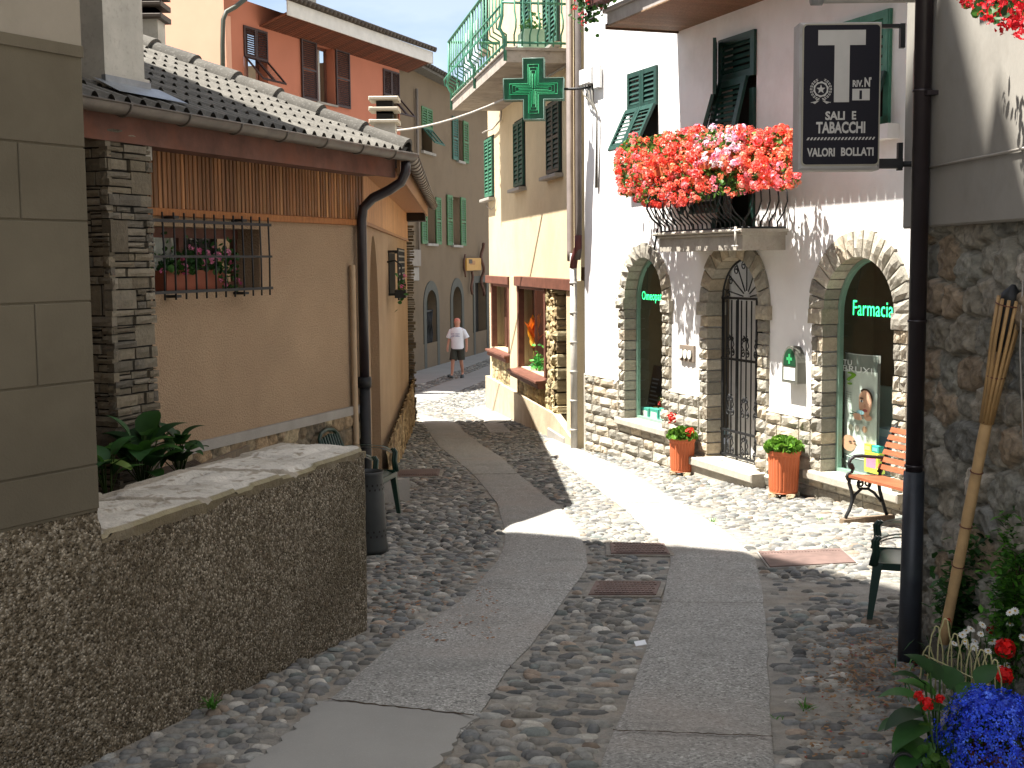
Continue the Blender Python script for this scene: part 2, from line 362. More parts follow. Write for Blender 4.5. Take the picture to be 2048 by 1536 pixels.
# ------------------------------------------------------------------ ground, lanes, cobbles
def grid_ground():
    mb=MB(); xs=[-80,-40,-20,-10,-6]+[-5+.5*i for i in range(21)]+[6,10,20,40,80]
    ys=[-40,-20,-10,-5]+[.5*i for i in range(0,100)]+[55,70,100,160]
    W=len(xs); vs=[(x,y,gz(y)) for y in ys for x in xs]
    mb.add(vs,[(j*W+i,j*W+i+1,(j+1)*W+i+1,(j+1)*W+i) for j in range(len(ys)-1) for i in range(W-1)],sm=True)
    return tag(mb.build('ground',M['bed']),kind='structure')
grid_ground()
def resamp(ps, n):
    ps=[Vector((p.x,p.y,0)) for p in ps]; L=[0]
    for a,b in zip(ps,ps[1:]): L.append(L[-1]+(b-a).length)
    out=[]
    for i in range(n):
        t=L[-1]*i/(n-1); k=max(j for j in range(len(L)-1) if L[j]<=t+1e-9); f=(t-L[k])/max(1e-9,L[k+1]-L[k]); out.append(ps[k].lerp(ps[k+1],f))
    return out
STRIPS=[]
def lane(name, le, ri, mat, h=.02, n=70, wob=.005):
    L=resamp([gp(*p) for p in le],n); Rr=resamp([gp(*p) for p in ri],n); mb=MB(); m=10; vs=[]
    for i in range(n):
        for j in range(m+1):
            p=L[i].lerp(Rr[i],j/m)
            if j in (0,m): p.x+=U(-wob,wob)
            vs.append((p.x,p.y,gz(p.y)+h+.006*(float(vnoise(np.array(p.x*5),np.array(p.y*5)))-.5)-(.012 if j in(0,m) else 0)))
    W=m+1; fs=[(j*W+i,j*W+i+1,(j+1)*W+i+1,(j+1)*W+i) for j in range(n-1) for i in range(m)]
    mb.add(vs,fs,sm=True)
    rim=[i for i in range(W)]+[j*W+m for j in range(1,n)]+[(n-1)*W+i for i in range(m-1,-1,-1)]+[j*W for j in range(n-2,0,-1)]
    q=[vs[r] for r in rim]; k=len(q); mb.add(q+[(x,y,z-.06) for x,y,z in q],[(i,(i+1)%k,k+(i+1)%k,k+i) for i in range(k)],sm=False)
    poly=[(p.x,p.y) for p in L]+[(p.x,p.y) for p in reversed(Rr)]; STRIPS.append(poly)
    return tag(mb.build(name,mat),kind='structure')
lane('concrete_lane',[(590,1452),(663,1400),(727,1344),(800,1280),(863,1241),(917,1207),(961,1163),(995,1125),(1010,1090),(1010,1061),(993,1005),(949,952),(905,914),(878,894),(855,861),(835,830)],
     [(915,1480),(942,1456),(971,1417),(1005,1353),(1064,1290),(1112,1226),(1142,1182),(1176,1134),(1172,1100),(1150,1050),(1117,1012),(1085,990),(1040,952),(1001,914),(960,888),(931,867),(915,848)],M['concrete'])
lane('concrete_lane',[(1185,1600),(1200,1536),(1230,1466),(1259,1397),(1288,1310),(1313,1241),(1330,1182),(1341,1129),(1336,1099),(1302,1072),(1264,1034),(1238,1011),(1205,987),(1170,958),(1120,923),(1085,893)],
     [(1550,1600),(1547,1536),(1545,1475),(1537,1368),(1532,1256),(1523,1182),(1513,1124),(1495,1104),(1466,1075),(1428,1049),(1393,1028),(1361,1008),(1311,976),(1246,938),(1159,899),(1110,874)],M['concrete'])
lane('concrete_patch',[(440,1600),(500,1540),(590,1460),(640,1408)],[(850,1600),(868,1540),(915,1480),(950,1440)],M['patch'],h=.026,n=24,wob=.02)
lane('concrete_patch',[(1045,836),(984,809)],[(985,850),(925,821)],M['patch'],h=.02,n=8,wob=.01)
lane('concrete_patch',[(965,847),(1003,847)],[(980,866),(1022,866)],M['concrete'],h=.018,n=8,wob=.005)
lane('concrete_lane',[(790,748),(822,740),(980,697)],[(790,782),(822,772),(990,713)],M['patch'],n=20)
lane('concrete_lane',[(790,803),(822,793),(893,764),(990,726)],[(790,812),(822,807),(870,801),(990,750)],M['patch'],n=20)

def joint(p,q,w=.014):
    a,b=gp(*p),gp(*q); n=30; mb=MB(); vs=[]
    for i in range(n+1):
        c=a.lerp(b,i/n); ww=w*U(.35,1.0); y=c.y+U(-.008,.008); vs+=[(c.x,y-ww/2,gz(y)+.0285),(c.x,y+ww/2,gz(y)+.0285)]
    mb.add(vs,[(2*i,2*i+2,2*i+3,2*i+1) for i in range(n)]); tag(mb.build('lane_joint',M['soil']),kind='structure')
joint((1226,1474),(1545,1486)); joint((943,953),(1036,952),.03); joint((655,1411),(948,1443),.02); joint((1086,1262),(820,1262)) if False else None
joint((1322,1213),(1527,1215),.008); joint((975,1185),(1140,1190),.008); joint((1230,1010),(1360,1012),.012)
def plate(name,label,corners,cat,kind_):
    q=[gp(*c) for c in corners]; c=sum(q,Vector())/4; t=thing(name,label,cat,(c.x,c.y,gz(c.y)))
    big=[c+(p-c)*(1.16 if kind_!='plain' else 1.04) for p in q]; STRIPS.append([(p.x,p.y) for p in big])
    up=lambda p,h: Vector((p.x,p.y,gz(p.y)+h))
    def pris(mb,ps,h0,h1):
        k=len(ps); mb.add([up(p,h0) for p in ps]+[up(p,h1) for p in ps],[tuple(range(k,2*k))]+[(i,(i+1)%k,k+(i+1)%k,k+i) for i in range(k)])
    f=MB(); pris(f,big,-.03,.014); f.build('surround',M['bed'] if kind_!='plain' else M['grey_cement'],t)
    m=MB(); pris(m,q,-.02,.022); 
    ins=lambda a,b:(q[0].lerp(q[1],a)).lerp(q[3].lerp(q[2],a),b)
    if kind_=='boss':
        pris(m,[ins(.03,.05),ins(.97,.05),ins(.97,.95),ins(.03,.95)],.02,.0245); nx,ny=15,6
        for i in range(nx):
            for j in range(ny):
                a=.06+.88*(i+.5*(j%2)*1)/nx; b=.12+.78*j/(ny-1); w=.022; hh=.05
                if a+w<.95: pris(m,[ins(a,b-hh),ins(a+w*2,b-hh),ins(a+w*2,b+hh),ins(a,b+hh)],.024,.030)
    if kind_=='grate':
        for i in range(22):
            a=.03+i/23.5; pris(m,[ins(a,.08),ins(a+.022,.08),ins(a+.022,.92),ins(a,.92)],.02,.034)
    if kind_=='plain':
        for i in range(26):
            a=.02+i/27.; pris(m,[ins(a,.12),ins(a+.018,.12),ins(a+.018,.17),ins(a,.17)],.021,.025)
    m.build('lid',M['ironplate'],t)
plate('manhole_cover','studded rusty iron cover at the edge of the sunlight between the two concrete lanes',[(1220,1090),(1328,1092),(1340,1113),(1222,1112)],'manhole cover','boss')
plate('manhole_cover','studded rusty iron cover in the shade between the two concrete lanes',[(1192,1168),(1322,1169),(1312,1195),(1177,1195)],'manhole cover','boss')
plate('access_plate','large flat brown iron plate in the cobbles near the bench and downpipe',[(1517,1108),(1680,1102),(1712,1130),(1540,1139)],'metal plate','plain')
plate('drain_grate','narrow slotted drain grate beside the wall of the ochre house',[(797,943),(881,941),(877,954),(795,956)],'drain grate','grate')

def cobbles():
    street=[(x,y*K) for x,y in [(-2.0,3.2),(-1.53,4.0),(-.78,5.86),(-1.25,6.2),(-1.4,10.4),(-1.85,19.6),(-3.2,21),(-3.3,33),(-3.0,34),(-.5,44),(.5,44),(-.3,22.4),(.9,15.9),(2.9,10.95),(3.7,9.2),(3.7,5.6),(2.05,5.3),(2.25,3.2)]]
    X=[];Y=[];AX=[];AY=[]; y=3.3*K
    while y<43*K:
        k=1 if y<23 else 1.35; pitch=U(.054,.07)*k; x=-3.4 if y>22 else -2.1; x1=3.7 if y<18.5 else 1.2
        while x<x1:
            big=float(vnoise(np.array(x*.8),np.array(y*.8),3)); L=U(.055,.135)*k*(.8+.4*big)
            X.append(x+L/2); Y.append(y+U(-.014,.014)*k); AX.append(L/2*.96); AY.append(pitch/2*U(.9,1.25)); x+=L+U(0,.006)
        y+=pitch
    X=np.array(X);Y=np.array(Y);AX=np.array(AX);AY=np.array(AY)
    Y=Y+.06*np.sin(X*1.7)                                        # rows bow a little
    ok=inside(X,Y,street)
    for p in STRIPS:
        for dx in (-.6,0,.6): ok&=~inside(X+AX*dx,Y,p)
    cov=fbm(X*.9,Y*.9,21)                                      # where sand and mortar swallow the stones
    ok&=~((cov>.60)&(X>.9)&(rng.random(len(X))<.6)); ok&=rng.random(len(X))>.02
    X,Y,AX,AY,cov=X[ok],Y[ok],AX[ok],AY[ok],cov[ok]; n=len(X); S_=8
    a=np.arange(S_)*2*PI/S_; rings=[(1.0,-.9),(.93,.05),(.66,.72)]
    tx=np.concatenate([r*np.sign(np.cos(a))*np.abs(np.cos(a))**.8 for r,z in rings]+[[0]]); ty=np.concatenate([r*np.sign(np.sin(a))*np.abs(np.sin(a))**.8 for r,z in rings]+[[0]]); tz=np.concatenate([np.full(S_,z) for r,z in rings]+[[1.0]])
    rad=rng.uniform(.82,1.12,(n,S_)); rad=np.concatenate([rad]*3+[np.ones((n,1))],1)
    lx=tx*AX[:,None]*rad; ly=ty*AY[:,None]*rad; th=rng.normal(0,.13,n)[:,None]
    px=X[:,None]+lx*np.cos(th)-ly*np.sin(th); py=Y[:,None]+lx*np.sin(th)+ly*np.cos(th)
    h=rng.uniform(.014,.028,n)*(1-.35*(cov>.5)); tilt=rng.normal(0,.10,(n,2))
    pz=np.interp(Y,GX,GY)[:,None]; pz=CAMZ-np.interp(py,GX,GY)+tz*h[:,None]+lx*tilt[:,:1]+ly*tilt[:,1:]+rng.uniform(-.006,.006,n)[:,None]
    V=np.stack([px,py,pz],-1).reshape(-1,3)
    T=[]
    for r in range(2):
        for j in range(S_): T.append((r*S_+j,r*S_+(j+1)%S_,(r+1)*S_+(j+1)%S_,(r+1)*S_+j))
    for j in range(S_): T.append((2*S_+j,2*S_+(j+1)%S_,3*S_))
    nv=3*S_+1
    pal=1.48*np.array([S(105,104,100),S(116,115,110),S(132,129,121),S(94,95,94),S(117,112,103),S(108,105,99),S(148,144,136),S(103,107,103),S(124,111,98),S(96,95,93)])*.85
    w=np.array([4,4,3,3,2.5,2,1.5,2,.7,2.5]); ci=rng.choice(len(pal),n,p=w/w.sum()); col=pal[ci]*rng.uniform(.58,1.35,(n,1))
    mb=MB(); mb.v=V.tolist(); mb.c=np.repeat(col,nv,0).tolist()
    mb.f=[tuple(i+k*nv for i in f) for k in range(n) for f in T]; mb.s=[True]*len(mb.f); mb.m=[0]*len(mb.f)
    tag(mb.build('cobbles',M['cobble']),kind='structure')
cobbles()

# ------------------------------------------------------------------ near house on the left
FA=FrK(-1.53,4.01,sin(R_(33)),cos(R_(33)))
hA=thing('plastered_house','grey plastered house in the left foreground with scored block courses above a pebbledash foot','house',(-1.53,4.01*K,gz(4*K)))
mb=MB(); dp=1.4
mb.fbox(FA,-6,-.004,.695,10.45,-dp,-.002); mb.build('wall',M['plaster_A'],hA)
mb=MB(); ncol=60
def dado(u,v):
    s=-1.6+1.6*u; z=gz(4*K)-.25+v*(.70-gz(4*K)+.25)
    return FA.P(s,z,.006+.012*(float(vnoise(np.array(s*14),np.array(z*14)))-.5)+(.004 if v<.97 else -.012))
mb.grid(dado,50,36); mb.fbox(FA,-6,-.01,gz(4*K)-.5,.697,-dp,-.02); mb.build('pebbledash_foot',M['roughcast'],hA)
mb=MB(); zs=[.703,.868,1.178,1.468,1.755,2.018,2.345]
for k,(za,zb) in enumerate(zip(zs,zs[1:])):
    jo=-.215-.02*k if k in(2,4) else -.62
    cuts=sorted([jo-.8,jo,0-.001] if jo>-.5 else [jo-.4,jo,-.001]); cuts=[c for c in cuts]
    for a,b in zip(cuts,cuts[1:]): mb.cbox(FA,a+.003,b-(.003 if b<-.01 else 0),za+.003,zb-.003,-.001,.0045,.003)
mb.fbox(FA,-1.2,0,2.335,2.375,-.001,.013); mb.build('scored_blocks',M['plaster_A'],hA)
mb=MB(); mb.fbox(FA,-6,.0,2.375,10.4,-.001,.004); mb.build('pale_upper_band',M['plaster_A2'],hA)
mb=MB(); pg=[(x,y*K) for x,y in [(-3.3,4.25),(-5.0,6.95),(-8.6,8.95),(-10,3),(-5.6,.9)]]
mb.add([(x,y,-.6) for x,y in pg]+[(x,y,15.1) for x,y in pg],[(4,3,2,1,0),(5,6,7,8,9)]+[(i,(i+1)%5,5+(i+1)%5,5+i) for i in range(5)])
mb.build('unseen_shade_block',M['plaster_E'],hA)  # unseen block, added and shaped to cast the foreground shadow

# ------------------------------------------------------------------ low pebbledash wall
FL=FrK(-1.53,4.01,.75,1.85); LL=math.hypot(.75,1.85*K)
zt=at(735,893,5.86).z; lw=thing('low_wall','low pebbledash garden wall with a flaking pale cement top','wall',(-1.1,5.0*K,gz(5*K)))
mb=MB()
def face(u,v):
    s=-.005+(LL+.005)*u; z=-.75+v*(zt-.03+.75); r=0
    if s>LL-.06: r=-(s-(LL-.06))**2*7
    return FL.P(s,z,.012*(float(fbm(np.array(s*9),np.array(z*9)))-.5)+.02*(float(vnoise(np.array(s*2.3),np.array(z*2.3)))-.5)+r)
mb.grid(face,90,60); mb.fbox(FL,.02,LL-.015,-.75,zt-.03,-.5,-.025); mb.build('wall_body',M['roughcast'],lw)
mb=MB(); jn=[.70,1.46]
def cop(u,v):
    s=.0+(LL+.01)*u; o=.012-.54*v; z=zt+.016*(float(fbm(np.array(s*7),np.array(o*7),4))-.5)
    d=min(abs(s-j-.25*o) for j in jn); z-=.016*max(0,1-d/.02)
    if float(vnoise(np.array(s*5),np.array(o*11),8))>.72: z-=.012
    if v==0: o+=.012*(float(fbm(np.array(s*14),np.array(0.),6))-.6); z-=.014
    if s>LL-.12 and v<.3: o-=((s-LL+.12)**2)*4*(.3-v)/.3
    return FL.P(s,z,o)
def copcol(u,v):
    s=(LL+.01)*u; o=.012-.54*v; d=min(abs(s-j-.25*o+.02*(float(vnoise(np.array(o*14),np.array(3.)))-.5)) for j in jn); n=.85+.3*float(fbm(np.array(s*6),np.array(o*9),12))
    if d<.035 or v>.80+.1*float(vnoise(np.array(s*4),np.array(1.))): return (.66*n,.61*n,.53*n)
    if v<.05: return (.50*n,.45*n,.30*n)
    if float(fbm(np.array(s*16),np.array(o*22),15))>.63: return (.62*n,.56*n,.48*n)
    return (1.12*n,1.1*n,1.06*n)
mb.grid(cop,150,34,colfn=copcol); mb.col=(.38,.33,.235)
def cops(u,v):
    p=cop(u,0); return Vector((p.x,p.y,p.z-(.03+.02*float(vnoise(np.array(u*23.),np.array(2.))))*v))-FL.n*(.012*v)
mb.grid(cops,110,2); mb.fbox(FL,-.1,LL+.0,zt-.06,zt-.025,-.52,-.01); mb.build('coping',M['coping'],lw)

# garden bed behind it
mb=MB(); pg=[(x,y*K) for x,y in [(-2.15,3.9),(-1.35,5.9),(-1.9,7.3),(-2.4,8.2),(-4.5,6.5),(-3.8,4.6)]]; k=len(pg)
mb.add([(x,y,-.9) for x,y in pg]+[(x,y,.14) for x,y in pg],[tuple(range(k,2*k))]+[(i,(i+1)%k,k+(i+1)%k,k+i) for i in range(k)])
tag(mb.build('garden_soil',M['soil']),kind='structure')
p0=at(318,962,6.1); p1=at(492,924,7.3); mb=MB(); d=(p1-p0); d.z=0; nrm=Vector((d.y,-d.x,0)).normalized()
mb.box(p0-Vector((0,0,.22)),d,nrm*.03,Vector((0,0,.22)),S(95,82,66)); tag(mb.build('edging_board',M['wood_attr'],loc=(p0.x,p0.y,.2)),'weathered wooden board edging the leafy bed behind the low wall','board')
def big_leaf(mb, base, ang, el, L, W, droop, col, fold=.25, n=6):
    d=Vector((cos(ang)*cos(el),sin(ang)*cos(el),sin(el))); side=Vector((-sin(ang),cos(ang),0)); p=Vector(base); rows=[]
    for i in range(n+1):
        t=i/n; w=W*(sin(PI*min(1,t*.93+.07)**.75))*.5 if i<n else 0
        e=el-droop*t; d=Vector((cos(ang)*cos(e),sin(ang)*cos(e),sin(e))); up=side.cross(d)*-1
        rows.append((p.copy(),side*w,up*(w*fold))); p=p+d*(L/n)
    vs=[]; 
    for c,s_,u in rows: vs+= [c-s_+u, c, c+s_+u]
    fs=[]
    for i in range(n):
        a=i*3; fs+=[(a,a+1,a+4,a+3),(a+1,a+2,a+5,a+4)]
    mb.add(vs,fs,col,True)
def leafy_clump(name,label,cat,c,n,L,spread,cols,el=(.2,1.1),parts=True):
    t=thing(name,label,cat,c); mb=MB(); st=MB()
    for i in range(n):
        a=U(0,2*PI); h=U(.02,spread); b=Vector((c[0]+cos(a)*h*.7,c[1]+sin(a)*h*.7,c[2]+U(.08,.10+spread)))
        st.tube([(c[0]+cos(a)*.02,c[1]+sin(a)*.02,c[2]),b],.004,5,False,S(60,80,30))
        l=L*U(.6,1.15); big_leaf(mb,b,a+U(-.4,.4),U(*el),l,l*U(.5,.68),U(.5,1.3),sca(random.choice(cols),U(.8,1.2)))
    mb.build('leaves',M['leaf'],t); st.build('stems',M['leaf'],t); return t
GR=[S(46,84,30),S(62,104,40),S(38,72,34),S(52,94,46)]
leafy_clump('hosta','broad leaved plant growing in the bed at the foot of the stone pillar',"plant",tuple(at(285,965,6.9)),34,.25,.2,GR)
leafy_clump('hosta','low leafy plant at the right end of the bed beside the wooden board',"plant",tuple(at(360,945,7.1)),22,.18,.15,GR)
t=leafy_clump('hosta','broad leaved plant with one pale yellow green leaf beside the near house corner',"plant",tuple(at(215,985,6.3)),16,.19,.12,GR)
mb=MB(); big_leaf(mb,at(262,940,6.3),PI*.98,.45,.24,.13,.7,S(120,148,70)); mb.build('pale_leaf',M['leaf'],t)
def weed(p,label,n=14,L=.06,nm='weed'):
    t=thing(nm,label,'weed',tuple(p)); mb=MB()
    for i in range(n): big_leaf(mb,(p[0]+U(-.02,.02),p[1]+U(-.02,.02),p[2]+.005),U(0,2*PI),U(.4,1.2),L*U(.6,1.2),L*.16,U(.3,1),sca(S(70,120,40),U(.8,1.2)),n=3)
    mb.build('leaves',M['leaf'],t)
weed(gp(425,1428)+Vector((0,0,.02)),'bright green tuft of weed at the foot of the low pebbledash wall',22,.08)
weed(gp(1425,1050)+Vector((0,0,.02)),'small weed beside the right hand concrete lane in the sun',12,.05)
weed(gp(1640,1046)+Vector((0,0,.02)),'small weed among the sunny cobbles left of the bench',12,.045)
weed(gp(1610,1432)+Vector((0,0,.02)),'small weed among the shaded cobbles left of the blue flowers',14,.05)
weed(gp(1555,1450)+Vector((0,0,.02)),'tiny weed in the gap at the right edge of the concrete lane',8,.035)
mb=MB(); p=gp(1283,1304)+Vector((0,0,.035)); mb.box(p-Vector((.03,.02,0)),(.055,.01,.006),(-.006,.03,.012),(0,0,.004),(.75,.76,.78)); tag(mb.build('paper_scrap',M['col'],loc=p),'scrap of white paper lying on the cobbles between the lanes','paper')
# ------------------------------------------------------------------ shared house pieces
def arch_pts(s0,s1,z0,zs,za,n=14):
    """outline of a round headed opening, counter clockwise seen from outside"""
    c=(s0+s1)/2; w=(s1-s0)/2
    return [(s0,z0),(s1,z0)]+[(c+w*cos(a),zs+(za-zs)*sin(a)) for a in [PI*i/n for i in range(n+1)]]
def louvre(fr, s0, s1, z0, z1, o=0.0, tilt=0.0, th=.035, mat=None, parent=None, name='shutter', rails=1, flip=None, stile=.055, pitch=.05, col=None):
    """a louvred leaf hinged along its top edge, tilt = how far its foot swings out"""
    mb=MB(); L=z1-z0; a=tilt
    def Q(s,z,q):                                # z measured down the leaf from its top
        d=z1-z; return fr.P(s, z1-d*cos(a)+q*sin(a)*1.0, o+d*sin(a)+q*cos(a))
    def bx(a0,a1,b0,b1,q0,q1):
        vs=[Q(a0,b0,q0),Q(a1,b0,q0),Q(a1,b1,q0),Q(a0,b1,q0),Q(a0,b0,q1),Q(a1,b0,q1),Q(a1,b1,q1),Q(a0,b1,q1)]
        mb.add(vs,[(0,3,2,1),(4,5,6,7),(0,1,5,4),(1,2,6,5),(2,3,7,6),(3,0,4,7)])
    bx(s0,s0+stile,z0,z1,0,th); bx(s1-stile,s1,z0,z1,0,th)
    zz=[z0+L*i/rails for i in range(rails+1)]
    for i,z in enumerate(zz):
        lo=z0 if i==0 else (z-stile if i==rails else z-stile/2); bx(s0+stile,s1-stile,lo,lo+stile,.002,th-.002)
    for z_a,z_b in zip(zz,zz[1:]):
        n=max(3,int((z_b-z_a-stile*1.5)/pitch))
        for k in range(n):
            zc=z_a+stile+(z_b-z_a-stile*1.8)*(k+.5)/n; h=pitch*.5
            vs=[Q(s0+stile,zc-h*.8,th-.004),Q(s1-stile,zc-h*.8,th-.004),Q(s1-stile,zc+h*.8,.006),Q(s0+stile,zc+h*.8,.006)]
            vs+=[v-fr.n*.006-Vector((0,0,.004)) for v in vs]
            mb.add(vs,[(0,1,2,3),(7,6,5,4),(0,4,5,1),(2,6,7,3)])
    return mb.build(name,mat or M['shutter'],parent)
PK=[S(214,110,150),S(226,140,172),S(200,90,130)]
def blossom(mb, p, r, col, n=12, up=.2):
    for i in range(n):
        d=Vector((random.gauss(0,1),random.gauss(0,1),random.gauss(0,1)+up)).normalized(); q=Vector(p)+d*r*U(.55,1.0)
        a=d.orthogonal().normalized(); b=d.cross(a); th=U(0,2*PI); x=(a*cos(th)+b*sin(th)); y=d.cross(x); w=r*U(.28,.42); c=sca(col,U(.75,1.2))
        mb.add([q-x*w-y*w*.6,q+x*w-y*w*.6+d*w*.3,q+x*w*.6+y*w,q-x*w*.7+y*w*.8+d*w*.3],[(0,1,2,3)],c)
def leaflet(mb, p, r, col):
    d=Vector((random.gauss(0,.7),random.gauss(0,.7),random.gauss(.4,.6))).normalized(); a=d.orthogonal().normalized(); b=d.cross(a); n=7
    vs=[Vector(p)]+[Vector(p)+(a*cos(2*PI*i/n)+b*sin(2*PI*i/n))*r*U(.8,1.1)+d*r*U(.05,.4) for i in range(n)]
    mb.add(vs,[(0,i+1,(i+1)%n+1) for i in range(n)],sca(col,U(.7,1.25)))

# ------------------------------------------------------------------ ochre house with the tiled hip roof
FB=FrK(-1.40,10.4,sin(R_(24)),cos(R_(24))); FS=FrK(-1.40,10.4,-sin(R_(2.7)),cos(R_(2.7)))
hB=thing('roadside_house','ochre roughcast house with slatted wood under its eaves and a grey tiled hip roof','house',(-1.4,10.4*K,gz(10.4*K)))
pil=.35; ps1=FB.px(303,320,pil)[0]; ps0=FB.px(213,320,pil)[0]
gw0=FB.px(300,500)[0]-.1; gw1=FB.px(519,500)[0]; gz1=FB.px(519,459)[1]; gz0=FB.px(480,577)[1]
zw=1.985                                       # foot of the wooden band
mb=MB(); zb=.20
mb.wall(FB,[(-5.2,-1),(0,-1),(0,2.5),(-5.2,2.5)],[[(gw0,gz0),(gw1,gz0),(gw1,gz1),(gw0,gz1)]],0,.25)
a0=FS.px(739,600)[0]; a1=FS.px(757,600)[0]; za=FS.px(745,470)[1]; ha=arch_pts(a0,a1,-.9,za-(a1-a0)*.75,za)
mb.wall(FS,[(0,-2),(10.6,-2),(10.6,2.5),(0,2.5)],[ha],0,.22)
mb.prism0(FS,ha,-.22)
q=[FB.P(-5.2,0,-.6),FS.P(10.6,0,-.5),FS.P(10.6,0,-5),FB.P(-5.2,0,-5)]
mb.add([Vector((p.x,p.y,-1)) for p in q]+[Vector((p.x,p.y,2.45)) for p in q],[(1,2,6,5),(2,3,7,6)]); b_=FS.right(10.6)
mb.wall(b_,[(0,-2),(5,-2),(5,2.5),(0,2.5)]); mb.build('wall',M['plaster_B'],hB)
mb=MB(); mb.fbox(FB,-3.0,.03,.19,.268,-.01,.035); mb.build('cement_string_course',M['grey_cement'],hB)
palB=[S(150,135,110),S(165,150,122),S(128,112,90),S(110,100,84),S(142,122,96)]
mb=MB(); rubble(mb,FB,-3.0,.03,-.85,.19,.005,.17,.95,palB,S(118,108,92),.035,.014,.2,3); mb.build('rubble_plinth',M['rub'],hB)
mb=MB(); rubble(mb,FS,a1+.02,10.55,-1.45,-.46,.06,.2,.8,[S(150,128,96),S(132,110,82),S(118,100,76),S(160,140,108)],S(112,98,78),.05,.03,.2,4)
mb.build('stone_base',M['rub'],hB)
mb=MB(); z=-1.2
while z<2.2:
    h=U(.035,.06); mb.rock(FS,10.4-U(0,.03),10.6,z,z+h-.012,-.03,.10+U(0,.05),.01,sca(S(96,88,72),U(.7,1.3)),2,1); z+=h
mb.build('slate_quoin',M['stone'],hB)
# slatted bands
mb=MB(); zt2=2.47; s=ps1-.05
while s<.0:
    w=U(.048,.058); c=sca(random.choice([S(134,92,56),S(114,78,46),S(148,106,66),S(122,84,52)]),U(.75,1.35)); mb.cbox(FB,s,min(s+w-.012,.0),zw,zt2,-.01,.024,.004,c); s+=w
mb.build('slatted_band',M['wood_strip'],hB)
mb=MB(); mb.cbox(FB,ps1-.1,.022,zw-.045,zw+.012,-.01,.04,.006,S(150,98,56)); mb.cbox(FS,.0,10.4,zw-.03,zw+.006,-.01,.035,.004,S(140,100,66)); mb.build('slat_trim',M['wood_attr'],hB)
mb=MB(); s=.03
while s<10.35:
    w=.12; mb.cbox(FS,s,s+w-.006,zw+.006,2.44,-.01,.022,.003,sca(S(178,132,88),U(.85,1.1))); s+=w
mb.build('side_boards',M['wood_attr'],hB)
mb=MB(); mb.fbox(FB,ps1-.3,.02,zw,zt2,-.03,-.008); mb.build('slat_backing',M['dark'],hB)
# eaves
oE=.424; sE=.039; zg=2.56; zf=FB.px(725,347,.36)[1]
mb=MB(); mb.fbox(FB,-5,sE-.03,zf,2.60,.33,.36); mb.fbox(FB,-5,-.05,zf+.02,zf+.05,-.02,.33); mb.build('fascia_board',M['fascia'],hB)
mb=MB(); mb.fbox(FS,-.02,10.6,2.44,2.47,.0,.36,S(165,120,82)); mb.fbox(FS,-.08,10.65,2.40,2.60,.345,.375,S(150,112,80)); mb.fbox(FS,10.0,10.6,2.30,2.44,.02,.34,S(40,30,24)); mb.build('side_soffit',M['wood_attr'],hB)
def gutter(mb, A, B, r, seam=.62):
    A=Vector(A);B=Vector(B); d=(B-A).normalized(); sd=Vector((d.y,-d.x,0)); n=10
    prof=[(-cos(PI*i/n)*r,-sin(PI*i/n)*r) for i in range(n+1)]
    vs=[P+sd*x+Vector((0,0,y)) for P in (A,B) for x,y in prof]; k=n+1
    mb.add(vs,[(i,i+1,k+i+1,k+i) for i in range(n)],sm=True); mb.add([A+sd*x+Vector((0,0,y)) for x,y in prof],[tuple(range(k))]); mb.add([B+sd*x+Vector((0,0,y)) for x,y in prof],[tuple(range(k))])
    for sg in (-1,1): mb.tube([A+sd*(r*sg),B+sd*(r*sg)],.008,6)
    L=(B-A).length; x=.3
    while x<L:
        mb.tube([A+d*x+sd*(a*1.05)+Vector((0,0,b*1.05)) for a,b in prof],.009,6); x+=seam
mb=MB(); gutter(mb,FB.P(-5,zg+.03,oE+.06),FB.P(sE+.07,zg+.03,oE+.06),.068); mb.build('front_gutter',M['brown_metal'],hB)
mb=MB(); gutter(mb,FS.P(-.12,zg+.02,oE+.05),FS.P(10.65,zg+.02,oE+.05),.068,.42); mb.build('side_gutter',M['brown_metal'],hB)
mb=MB(); pd=-.13
mb.tube([FB.P(.0,2.52,.47),FB.P(.0,2.42,.465),FB.P(-.01,2.33,.42),FB.P(-.04,2.26,.31),FB.P(-.09,2.19,.17),FB.P(-.12,2.10,.085),FB.P(pd,1.98,.07),FB.P(pd,.47,.07)],.046,12); mb.build('downpipe',M['downpipe'],hB)
mb=MB(); mb.tube([FB.P(pd,.47,.07),FB.P(pd,-.9,.07)],.052,12); mb.tube([FB.P(pd,.53,.07),FB.P(pd,.43,.07)],.064,12); mb.build('iron_pipe_foot',M['iron'],hB)
sv=FB.px(706,600,.04)[0]; mb=MB(); mb.tube([FB.P(sv,FB.px(706,530,.04)[1],.04),FB.P(sv,.26,.04),FB.P(sv,-.7,.05)],.028,10,False); mb.build('vent_pipe',M['beigepipe'],hB)
